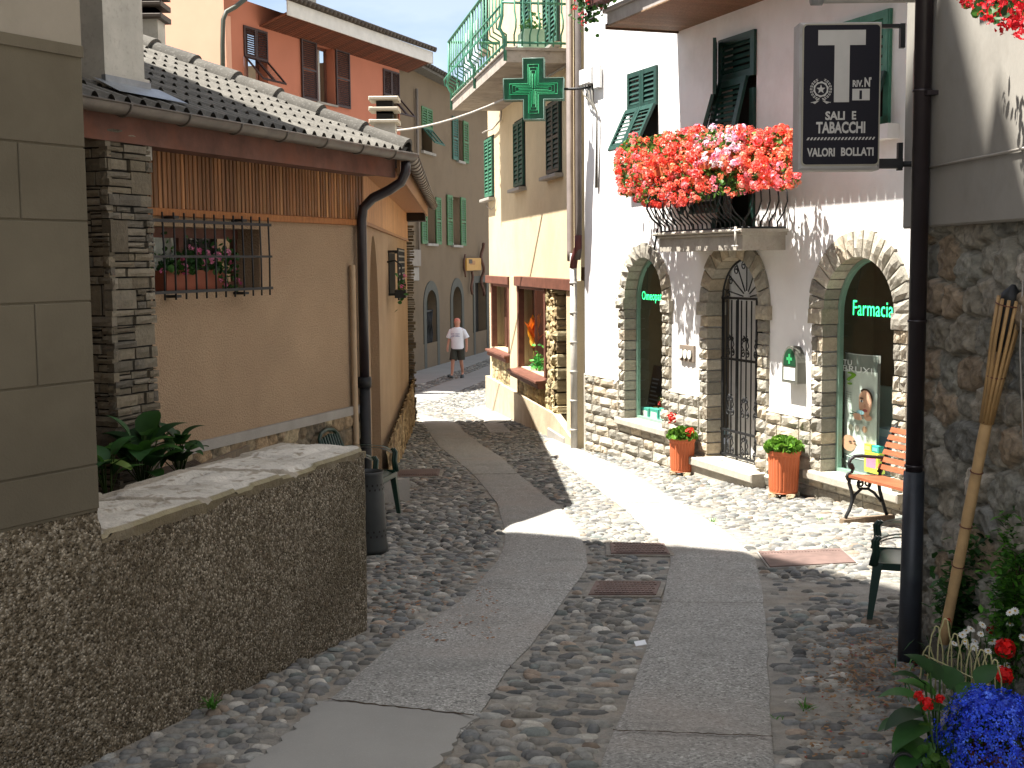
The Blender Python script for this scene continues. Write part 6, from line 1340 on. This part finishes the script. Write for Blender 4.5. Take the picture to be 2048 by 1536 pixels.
for nm,lb,ua,ub_,cols,sa,sb_ in boxes:
    t=flower_box(nm,lb,FF,sa,sb_,zb2+.62,zb2+.80,pb+.02,pb+.20,M['terracotta'],bgrp)
    lf=MB(); fl_=MB(); n=0; tries=0; area=(ub_-ua)*140
    while n<area/42 and tries<9000:
        tries+=1; u=U(ua-8,ub_+8); v=U(245,416)
        if not inside(np.array(u),np.array(v),PL): continue
        o=U(.42,.86)-.10*abs(v-330)/85; pp=FF.P(*FF.px(u,v,o),o)
        if ua==1480 and u<1490 and v>330 and random.random()<.6: continue
        if 1400<u<1500 and v>340 and random.random()<.62: n+=1; continue
        c=random.choice(cols)
        if ua==1395 and v>330: c=random.choice(RED+CORAL)
        blossom(fl_,pp,U(.026,.05),c,18); n+=1
    for i in range(int(area/13)):
        u=U(ua-5,ub_+5); v=U(262,405)
        if not inside(np.array(u),np.array(v),PL): continue
        o=U(.34,.70); pp=FF.P(*FF.px(u,v,o),o)
        leaflet(lf,pp,U(.018,.034),random.choice([S(78,116,46),S(98,138,56),S(60,94,38)]))
    lf.build('foliage',M['leaf'],t); fl_.build('blossom',M['petal'],t)
t=flower_box('geranium_box','dark planter with trailing red flowers at the far end of the upper balcony',FF,su0-.1,su0+.9,zu+.24,zu+.46,pu+.02,pu+.22,pm('dark_red_box',(.09,.035,.03),.6,.1,5,bump=0)); lf=MB(); fl_=MB()
for i in range(260):
    s=su0-.16+random.gauss(0,.16); zz=zu+.40+random.gauss(-.05,.14); leaflet(lf,FF.P(s,zz,pu+.12+random.gauss(0,.09)),U(.025,.04),random.choice(GR))
for i in range(26): blossom(fl_,FF.P(su0-.2+random.gauss(0,.2),zu+.42+random.gauss(-.02,.16),pu+.16+random.gauss(0,.08)),.04,random.choice([S(205,40,50),S(225,90,110)]),10)
lf.build('foliage',M['leaf'],t); fl_.build('blossom',M['petal'],t); g=MB(); g.tube([FF.P(su0-.12,zu+.5,pu+.0),FF.P(su0-.12,zu+.08,pu+.2),FF.P(su0+.1,zu+.08,pu+.2)],.012,6); g.build('bracket',M['iron'],t)
t=flower_box('geranium_box','red geraniums hanging into the top right corner from the grey house',FC,.75,2.0,3.25,3.43,.2,.4,M['terracotta']); lf=MB(); fl_=MB()
RP=[(1925,-60),(2090,-60),(2090,60),(2046,72),(2020,58),(1990,66),(1975,40),(1950,38),(1938,18),(1922,0)]
n=0
while n<75:
    u=U(1920,2090); v=U(-60,75)
    if inside(np.array(u),np.array(v),RP): o=U(.25,.5); blossom(fl_,FC.P(*FC.px(u,v,o),o),U(.016,.028),random.choice([S(205,28,36),S(225,50,60),S(190,20,34)]),12); n+=1
for i in range(160):
    u=U(1930,2090); v=U(-60,45)
    if inside(np.array(u),np.array(v),RP): o=U(.25,.45); leaflet(lf,FC.P(*FC.px(u,v,o),o),U(.014,.024),random.choice(GR))
lf.build('foliage',M['leaf'],t); fl_.build('blossom',M['petal'],t)
# ------------------------------------------------------------------ flower bed in the right foreground
yL=3.62; c=at(1985,1470,yL); c.z=gz(c.y); t=thing('lobelia_pot','pot of dense bright blue flowers in the bottom right corner','flower pot',tuple(c))
g=MB(); g.lathe((c.x,c.y,c.z+.0),[(.0,0),(.085,.0),(.11,.13),(.115,.13),(.115,.16),(.10,.16),(.09,.14)],32); g.build('pot',pm('dark_pot',(.12,.04,.025),.8,.1,6,bump=.1),t); lf=MB(); fl_=MB(); top=at(1985,1392,yL).z
for i in range(2600):
    a=U(0,2*PI); q=math.sqrt(U(0,1)); R=.225*(.86+.22*sin(a*3+1)*sin(a*2)+.10*sin(a*7)); zz=c.z+.19+(top-c.z-.19)*(.90+.22*float(vnoise(np.array(cos(a)*q*3.+9),np.array(sin(a)*q*3.+5))))*math.sqrt(max(0,1-q*q))*U(.8,1.05)-(.30*max(0,q-.6)); pp=Vector((c.x+R*q*cos(a),c.y+R*q*sin(a)*.9,zz)); 
    d=Vector((cos(a)*q+random.gauss(0,.3),sin(a)*q+random.gauss(0,.3),.8-q*.5)).normalized(); x=d.orthogonal().normalized(); y=d.cross(x); r=U(.006,.0095); th=U(0,6.28); cl=sca(random.choice([S(34,64,205),S(44,80,225),S(28,48,170),S(60,100,235),S(84,120,250)]),U(.6,1.3)); r*=random.choice([1,1,1.35]); pp=pp+Vector((random.gauss(0,.008),random.gauss(0,.008),random.gauss(0,.012)))
    for k in range(3): an=th+2.1*k; e=x*cos(an)+y*sin(an); f=d.cross(e); fl_.add([pp,pp+e*r+f*r*.5,pp+e*r*1.2+d*r*.2,pp+e*r-f*r*.5],[(0,1,2,3)],cl)
for i in range(900):
    a=U(0,2*PI); q=math.sqrt(U(0,1)); zz=c.z+.12+(top-c.z-.16)*math.sqrt(max(0,1-q*q))*U(.4,.98)-.30*max(0,q-.6); leaflet(lf,(c.x+.235*q*cos(a),c.y+.21*q*sin(a),zz),U(.006,.011),S(40,66,30))
lf.build('foliage',M['leaf'],t); fl_.build('blossom',M['petal'],t)
DG=[S(36,74,30),S(46,88,36),S(30,62,26),S(62,104,40)]
def bed_leaves(nm,label,spots,yb):
    c=at(spots[0][0],spots[0][1],yb); c.z=gz(c.y); t=thing(nm,label,'plant',tuple(c)); g=MB(); st=MB()
    for (u,v,L,ang,el) in spots:
        p=at(u,v,yb+U(-.1,.1)); st.tube([(c.x+.05,c.y,c.z),p],.004,5,False,S(60,90,40)); big_leaf(g,p,R_(ang),R_(el),L,L*.62,U(.6,1.1),sca(random.choice(DG),U(.9,1.3)),.2)
    g.build('leaves',M['leaf'],t); st.build('stems',M['leaf'],t)
bed_leaves('hosta','large dark green leaves spreading over the cobbles left of the blue flowers',[(1850,1430,.17,195,10),(1860,1450,.19,205,0),(1850,1480,.18,215,-10),(1840,1400,.15,170,25),(1870,1390,.15,150,30),(1880,1360,.14,120,40),(1850,1370,.14,185,40),(1900,1420,.16,190,15),(1870,1500,.17,225,-5),(1830,1500,.15,240,0),(1910,1380,.14,90,40),(1890,1470,.17,240,-10),(1820,1450,.14,200,20),(1930,1400,.13,60,35),(1860,1345,.12,130,45),(1960,1370,.13,45,40)],3.75)
def heads(nm,label,cat,yb,hs,lcols,nl,spread,cent,col,nn=26,lr=.03):
    c=at(cent[0],cent[1],yb); t=thing(nm,label,cat,(c.x,c.y,gz(c.y))); fl_=MB(); lf=MB(); st=MB(); base=Vector((c.x,c.y,gz(c.y)))
    for (u,v,r) in hs: p=at(u,v,yb+U(-.05,.05)); blossom(fl_,p,r,col,nn,.6); st.tube([base,base.lerp(p,.6)+Vector((U(-.02,.02),0,.02)),p],.0025,4,False,S(70,100,50))
    for i in range(nl): leaflet(lf,(c.x+random.gauss(0,spread),c.y+random.gauss(0,spread*.7),base.z+abs(random.gauss(.05,.09))),lr*U(.6,1.2),random.choice(lcols))
    fl_.build('blossom',M['petal'],t); lf.build('foliage',M['leaf'],t); st.build('stems',M['leaf'],t)
heads('geranium','red geranium with two full round blooms above the blue flowers','flower',3.95,[(2010,1297,.036),(2008,1351,.034)],[S(60,100,40),S(48,84,34)],80,.09,(2005,1390),S(214,18,16),60,.022)
heads('geranium','red geranium blooming over the large dark leaves left of the blue flowers','flower',3.6,[(1838,1393,.018),(1855,1408,.024),(1880,1398,.016)],[S(60,100,40),S(72,108,40)],50,.06,(1885,1440),S(205,14,14),40,.02)
heads('rose','small red rose bud near the foot of the bamboo torch','flower',4.4,[(1897,1241,.012),(1984,1260,.022)],GR,30,.06,(1930,1300),S(180,14,18),20,.016)
dc=at(1985,1300,4.25); t=thing('daisy_plant','white daisies flowering in front of the rubble wall','flower',(dc.x,dc.y,gz(dc.y))); g=MB(); st=MB(); lf=MB(); b=Vector((dc.x,dc.y,gz(dc.y)))
for (u,v) in [(1908,1287),(1925,1270),(1933,1262),(1942,1258),(1937,1293),(1950,1283),(1948,1293),(1965,1250),(1962,1268),(1995,1217),(2015,1211),(2003,1230),(2020,1225),(2030,1222),(2020,1248),(2028,1274),(2045,1275),(1985,1283),(1976,1302),(2000,1328),(1998,1337),(2036,1322),(2014,1331),(1930,1284)]:
    p=at(u,v,4.25+U(-.15,.15)); st.tube([b+Vector((U(-.1,.1),U(-.05,.05),0)),p],.0018,4,False,S(60,96,44)); d=Vector((random.gauss(-.2,.4),random.gauss(-.6,.4),.9)).normalized(); x=d.orthogonal().normalized(); y=d.cross(x); r=U(.015,.02)
    for k in range(11): a=2*PI*k/11; e=x*cos(a)+y*sin(a); f=d.cross(e); g.add([p,p+e*r*.7+f*r*.2,p+e*r,p+e*r*.7-f*r*.2],[(0,1,2,3)],S(235,235,230))
    g.add([p+d*.002+(x*cos(2*PI*k/7)+y*sin(2*PI*k/7))*.0045 for k in range(7)],[tuple(range(7))],S(210,170,40))
for i in range(420): big_leaf(lf,(dc.x+random.gauss(0,.16),dc.y+random.gauss(0,.12),b.z+U(.02,.26)),U(0,6.28),U(.2,1.3),U(.03,.07),.008,.4,sca(random.choice(DG),U(.7,1.2)),n=2)
g.build('blossom',M['petal'],t); st.build('stems',M['leaf'],t); lf.build('foliage',M['leaf'],t)
def shrub(label,spots,yb,n,lr,cols):
    c=at(spots[0][0],spots[0][1],yb); base=Vector((c.x,c.y,gz(c.y))); t=thing('shrub',label,'shrub',tuple(base)); lf=MB(); st=MB()
    for (u,v) in spots:
        p=at(u,v,yb+U(-.12,.12)); mid=base.lerp(p,.55)+Vector((U(-.05,.05),U(-.04,.04),.05)); path=[base+Vector((U(-.04,.04),U(-.03,.03),0)),mid,p]; st.tube(path,[.005,.0035,.002],5,False,S(70,56,40))
        for k in range(n):
            f=U(.35,1.05); q=(path[0].lerp(mid,f*2) if f<.5 else mid.lerp(p,f*2-1)); q=q+Vector((random.gauss(0,.05),random.gauss(0,.04),random.gauss(0,.045))); big_leaf(lf,q,U(0,6.28),U(-.3,.9),lr*U(.6,1.2),lr*.5,U(0,.8),sca(random.choice(cols),U(.6,1.25)),n=2)
    lf.build('foliage',M['leaf'],t); st.build('stems',M['wood_attr'],t)
shrub('loose dark rose bush against the rubble wall right of the bamboo torch',[(1960,1250),(1920,1190),(1945,1130),(1965,1090),(1990,1060),(1935,1240),(1985,1150),(2000,1110),(1915,1220),(1955,1180),(2020,1100),(1900,1150)],4.75,170,.06,[S(46,86,36),S(62,106,44),S(38,70,30)])
shrub('bright green feathery shrub at the right edge of the picture',[(2045,1250),(2040,1180),(2030,1110),(2050,1060),(2035,1040),(2045,1140),(2060,1090),(2025,1150),(2040,1220),(2060,1030)],4.35,240,.045,[S(66,116,34),S(86,140,44),S(52,96,30)])
t=thing('hoop_edging','cream wire hoop edging around the flower bed below the torch','bed edging',tuple(at(1900,1400,4.0))); g=MB(); hp=[(1853,1315,1340),(1868,1275,1345),(1885,1260,1350),(1905,1290,1355),(1925,1300,1362),(1942,1315,1368),(1958,1322,1375),(1972,1330,1380),(1985,1342,1385)]
for i,(u,vt,vb) in enumerate(hp):
    f=4.1-.04*i; A_=at(u-16,vb+35,f);B_=at(u+20,vb+42,f-.02); Tp=at(u,vt-25,f)
    P=[]
    for k in range(13): q=k/12; x=A_.lerp(B_,q); h=(Tp.z-A_.z)*(1-abs(2*q-1)**2.6); P.append(x+Vector((0,0,h))+Vector((.003*sin(k*2.),0,.003*cos(k*2.))))
    g.tube(P,.0028,5)
P=[at(1850+i*10,1310+i*4.8,4.08-.025*i) for i in range(14)]; g.tube(P,.0028,5); g.build('hoops',pm('cream_wire',(.36,.34,.17),.5,.1,9,bump=0),t)
p=at(1808,1560,3.6); g=MB(); g.tube([at(1780+55*(.5-.5*cos(PI*i/14)),1545-38*sin(PI*i/14),3.62) for i in range(15)],.006,6); tag(g.build('black_hoop',M['iron'],loc=tuple(p)),'black hoop of a pot holder at the bottom edge below the large leaves','pot holder')
# fallen dry petals and leaves
g=MB(); X=[]; 
for i in range(1300):
    if i<900: q=gp(random.gauss(1740,55),random.gauss(1340,45))
    else: q=gp(U(1600,1860),U(1280,1535))
    if q.x>2.0: continue
    a=U(0,6.28); r=U(.004,.013); z=gz(q.y)+U(.018,.036); e=Vector((cos(a),sin(a),U(-.3,.3))); f=Vector((-sin(a),cos(a),U(-.3,.3))); P=Vector((q.x,q.y,z)); g.add([P-e*r-f*r*.5,P+e*r-f*r*.4,P+e*r*.8+f*r*.5,P-e*r*.7+f*r*.5],[(0,1,2,3)],random.choice([S(138,100,60),S(118,84,52),S(150,114,72),S(100,72,48)]+[S(150,40,50)]*(random.random()<.25)))
for i in range(220):
    q=gp(U(745,1000),U(1120,1290)); a=U(0,6.28); r=U(.006,.016); P=Vector((q.x,q.y,gz(q.y)+U(.02,.034))); e=Vector((cos(a),sin(a),.1)); f=Vector((-sin(a),cos(a),.1)); g.add([P-e*r-f*r*.5,P+e*r-f*r*.4,P+e*r*.8+f*r*.5,P-e*r*.7+f*r*.5],[(0,1,2,3)],random.choice([S(140,95,60),S(120,80,55),S(150,110,75)]))
o=tag(g.build('leaf_litter',M['leaf']),kind='stuff'); o['label']='dry brown petals and leaves scattered on the cobbles'; o['category']='leaf litter'

# ------------------------------------------------------------------ the man walking up the street
def skin_body(name, joints, edges, mat, parent, lev=2, col=(1,1,1)):
    me=bpy.data.meshes.new(name); names=list(joints); me.from_pydata([joints[k][0] for k in names],[(names.index(a),names.index(b)) for a,b in edges],[])
    o=bpy.data.objects.new(name,me); C.objects.link(o); o.modifiers.new('skin','SKIN'); me.skin_vertices.new(name='') if not me.skin_vertices else None
    for i,k in enumerate(names):
        sv=me.skin_vertices[0].data[i]; r=joints[k][1]; sv.radius=r if isinstance(r,tuple) else (r,r); sv.use_root=(i==0)
    m=o.modifiers.new('sub','SUBSURF'); m.levels=lev; m.render_levels=lev
    dg=bpy.context.evaluated_depsgraph_get(); dg.update(); ev=o.evaluated_get(dg); nm=bpy.data.meshes.new_from_object(ev); bpy.data.objects.remove(o)
    for p in nm.polygons: p.use_smooth=True
    a=nm.color_attributes.get('col') or nm.color_attributes.new('col','FLOAT_COLOR','POINT'); 
    for i in range(len(nm.vertices)): 
        z=nm.vertices[i].co.z; a.data[i].color=((1.15,.85,.9,1) if z>1.66 and name=='body' else (*col,1))
    nm.materials.clear(); nm.materials.append(mat); o=bpy.data.objects.new(name,nm); C.objects.link(o); o.parent=parent; return o
pp=gp(916,757); man=thing('person','bald man in a white t-shirt and dark shorts walking up the shaded street','person',(0,0,0))
# local: faces -y, x to the right of the picture
J={'pel':((0,0,.94),(.15,.11)),'spi':((0,-.01,1.12),(.14,.10)),'che':((0,0,1.30),(.165,.115)),'nec0':((0,0,1.44),(.085,.075)),'nec':((0,-.01,1.50),(.07,.07)),'hd0':((0,-.025,1.565),(.085,.10)),'hd1':((0,-.02,1.66),(.098,.118)),'hd2':((0,-.01,1.745),(.075,.09)),
'shl':((-.17,.0,1.41),.058),'ell':((-.25,.02,1.13),.043),'wrl':((-.27,-.10,.90),.030),'hal':((-.27,-.13,.84),(.038,.022)),
'shr':((.17,.0,1.41),.058),'elr':((.26,.05,1.13),.043),'wrr':((.27,.02,.89),.030),'har':((.27,.01,.83),(.038,.022)),
'hil':((-.095,-.01,.86),.092),'knl':((-.11,-.13,.49),.058),'cal':((-.125,-.13,.34),.055),'anl':((-.14,-.15,.09),.036),'tol':((-.17,-.31,.06),(.042,.03)),
'hir':((.095,.01,.86),.092),'knr':((.10,.0,.48),.058),'car':((.105,.07,.34),.055),'anr':((.11,.14,.12),.036),'tor':((.115,.0,.03),(.042,.028))}
for sd,sx in (('l',-1),('r',1)):
    hx,hy,hz=J['ha'+sd][0]
    for i,(dx,l) in enumerate(((-.024,.070),(-.008,.08),(.008,.076),(.024,.062))): J['f%s%d'%(sd,i)]=((hx+dx*.5,hy+dx*.9-.0,hz-.03),.011); J['g%s%d'%(sd,i)]=((hx+dx*.5-sx*.012,hy+dx*.9-.01,hz-.03-l*.75),.008)
    J['t%s'%sd]=((hx-sx*.02,hy-.04,hz-.01),.011); J['u%s'%sd]=((hx-sx*.03,hy-.055,hz-.05),.009)
Ed=[('pel','spi'),('spi','che'),('che','nec0'),('nec0','nec'),('nec','hd0'),('hd0','hd1'),('hd1','hd2'),('che','shl'),('shl','ell'),('ell','wrl'),('wrl','hal'),('che','shr'),('shr','elr'),('elr','wrr'),('wrr','har'),('pel','hil'),('hil','knl'),('knl','cal'),('cal','anl'),('anl','tol'),('pel','hir'),('hir','knr'),('knr','car'),('car','anr'),('anr','tor')]
for sd in 'lr':
    for i in range(4): Ed+=[('ha'+sd,'f%s%d'%(sd,i)),('f%s%d'%(sd,i),'g%s%d'%(sd,i))]
    Ed+=[('wr'+sd,'t'+sd),('t'+sd,'u'+sd)]
skin_body('body',J,Ed,M['skin'],man)
g=MB()                                             # face: eyes, brows, nose, mouth, ears
for sx in (-1,1):
    g.lathe((sx*.030,-.100,1.655),[(0,-.008),(.012,-.004),(.013,.003),(0,.009)],8,S(50,40,36)); g.box((sx*.03-.018,-.108,1.672),(.036,0,0),(0,.012,0),(0,0,.007),S(110,70,60)); g.lathe((sx*.080,-.01,1.63),[(0,-.03),(.014,-.02),(.016,.015),(0,.03)],8,S(205,130,115))
g.add([(-.013,-.105,1.60),(.013,-.105,1.60),(0,-.132,1.607),(-.006,-.105,1.655),(.006,-.105,1.655)],[(0,2,1),(0,3,2),(2,4,1),(3,4,2)],S(205,135,115)); g.box((-.024,-.107,1.572),(.048,0,0),(0,.01,0),(0,0,.009),S(150,80,75)); g.build('face',M['col'],man)
def loft(g,rings,n=16,col=(1,1,1)):
    vs=[]
    for (cx,cy,cz,rx,ry) in rings:
        for j in range(n): a=2*PI*j/n; vs.append((cx+rx*cos(a),cy+ry*sin(a),cz))
    g.add(vs,[(i*n+j,i*n+(j+1)%n,(i+1)*n+(j+1)%n,(i+1)*n+j) for i in range(len(rings)-1) for j in range(n)],col,True)
g=MB(); loft(g,[(0,0,.84,.185,.150),(0,0,.90,.190,.150),(0,-.01,1.05,.185,.140),(0,0,1.2,.195,.145),(0,0,1.32,.205,.145),(0,0,1.40,.195,.125),(0,0,1.45,.125,.09),(0,-.005,1.475,.075,.07)]); 
for sx,e in ((-1,Vector((-.265,.015,1.16))),(1,Vector((.275,.035,1.16)))): g.tube([Vector((sx*.10,0,1.405)),Vector((sx*.185,0,1.36)),e],[.06,.072,.082],12,False)
sh=g.build('t_shirt',pm('white_cotton',(.78,.79,.84),.9,.05,6,bump=.3,bs=14,bd=.02),man); g=MB()
for k,(w,z) in enumerate(((.13,1.275),(.09,1.235),(.13,1.205))):
    for i in range(8):
        if i in (3,): continue
        x=-w+2*w*i/8-.02; g.box((x,-.150-.0*abs(x),z),(2*w/8*.8,0,0),(0,-.006,0),(0,0,.016 if k!=1 else .008),S(120,125,165))
g.build('shirt_print',M['col'],sh)
g=MB(); loft(g,[(0,0,.93,.165,.13),(0,0,.86,.178,.145),(0,0,.80,.18,.15)],16); g.tube([Vector((-.09,-.0,.86)),Vector((-.10,-.06,.70)),Vector((-.11,-.11,.52))],[.10,.112,.115],12,False); g.tube([Vector((.09,.0,.86)),Vector((.10,.0,.70)),Vector((.105,.005,.52))],[.10,.112,.115],12,False); g.build('shorts',pm('dark_shorts',(.045,.045,.035),.9,.15,9,bump=.2,bs=20,bd=.01),man)
for q,an,pit in (((-.165,-.24,.055),-.25,.35),((.113,.05,.045),0,-.25)):
    g=MB(); n=14; vs=[]
    for z,r in ((-.045,1.0),(-.02,1.05),(.02,.9),(.045,.55)):
        for j in range(n):
            a=2*PI*j/n; x=.047*r*cos(a); y=.145*r*sin(a); zz=z+(-y)*math.tan(pit)*.6; vs.append((q[0]+x*cos(an)-y*sin(an),q[1]+x*sin(an)+y*cos(an),q[2]+zz))
    g.add(vs,[(i*n+j,i*n+(j+1)%n,(i+1)*n+(j+1)%n,(i+1)*n+j) for i in range(3) for j in range(n)]+[tuple(range(n-1,-1,-1)),tuple(3*n+j for j in range(n))],sm=True); g.build('shoe',M['bin'],man)
man.location=(pp.x,pp.y,gz(pp.y)+.03); man.rotation_euler=(0,0,R_(-12))

# ------------------------------------------------------------------ sun, sky, camera settings
Ld=Vector((.99,.14*K,-2.30)).normalized()
sun=bpy.data.lights.new('sun','SUN'); sun.energy=5.0; sun.angle=R_(.53); sun.color=(1,.955,.88); so_=bpy.data.objects.new('sun',sun); C.objects.link(so_); so_.rotation_euler=Ld.to_track_quat('-Z','Y').to_euler(); so_.location=(-8,-2,20)
w=bpy.data.worlds.new('World'); sc.world=w; w.use_nodes=True; nt=w.node_tree; bgn=nt.nodes['Background']
sky=nt.nodes.new('ShaderNodeTexSky'); sky.sky_type='NISHITA'; sky.sun_disc=False; sky.sun_elevation=math.asin(-Ld.z); sky.sun_rotation=math.atan2(-Ld.x,-Ld.y); sky.altitude=700; sky.air_density=.8; sky.dust_density=.3
tc=nt.nodes.new('ShaderNodeTexCoord'); mp=nt.nodes.new('ShaderNodeMapping'); mp.inputs['Scale'].default_value=(1.6,1.6,5); mp.inputs['Location'].default_value=(.35,.9,.1); nz=nt.nodes.new('ShaderNodeTexNoise'); nz.inputs['Scale'].default_value=1.7; nz.inputs['Detail'].default_value=6; nz.inputs['Roughness'].default_value=.55
rp=nt.nodes.new('ShaderNodeValToRGB'); rp.color_ramp.elements[0].position=.40; rp.color_ramp.elements[1].position=.62
mxs=nt.nodes.new('ShaderNodeMix'); mxs.data_type='RGBA'; nt.links.new(tc.outputs['Generated'],mp.inputs[0]); nt.links.new(mp.outputs[0],nz.inputs['Vector']); nt.links.new(nz.outputs['Fac'],rp.inputs[0]); dt=nt.nodes.new('ShaderNodeVectorMath'); dt.operation='DOT_PRODUCT'; dt.inputs[1].default_value=(-.12,.97,.2); nt.links.new(tc.outputs['Generated'],dt.inputs[0])
mr=nt.nodes.new('ShaderNodeMapRange'); mr.inputs['From Min'].default_value=.75; mr.inputs['From Max'].default_value=.97; mr.inputs['To Min'].default_value=1; mr.inputs['To Max'].default_value=.24; nt.links.new(dt.outputs['Value'],mr.inputs['Value'])
ml=nt.nodes.new('ShaderNodeMath'); ml.operation='MULTIPLY'; nt.links.new(rp.outputs[0],ml.inputs[0]); nt.links.new(mr.outputs[0],ml.inputs[1]); nt.links.new(ml.outputs[0],mxs.inputs[0]); nt.links.new(sky.outputs[0],mxs.inputs[6]); mxs.inputs[7].default_value=(10.4,10.3,10.2,1)  # unseen clouds brightened as neutral fill; the mask thins them over the visible sky
nt.links.new(mxs.outputs[2],bgn.inputs[0]); bgn.inputs[1].default_value=.05
sc.view_settings.view_transform='Standard'; sc.view_settings.look='None'; sc.view_settings.exposure=1.85; sc.view_settings.gamma=1
sc.render.resolution_x=1024; sc.render.resolution_y=768
sc.cycles.use_denoising=True; sc.cycles.max_bounces=8; sc.cycles.diffuse_bounces=4; sc.cycles.transparent_max_bounces=12; sc.cycles.sample_clamp_indirect=6
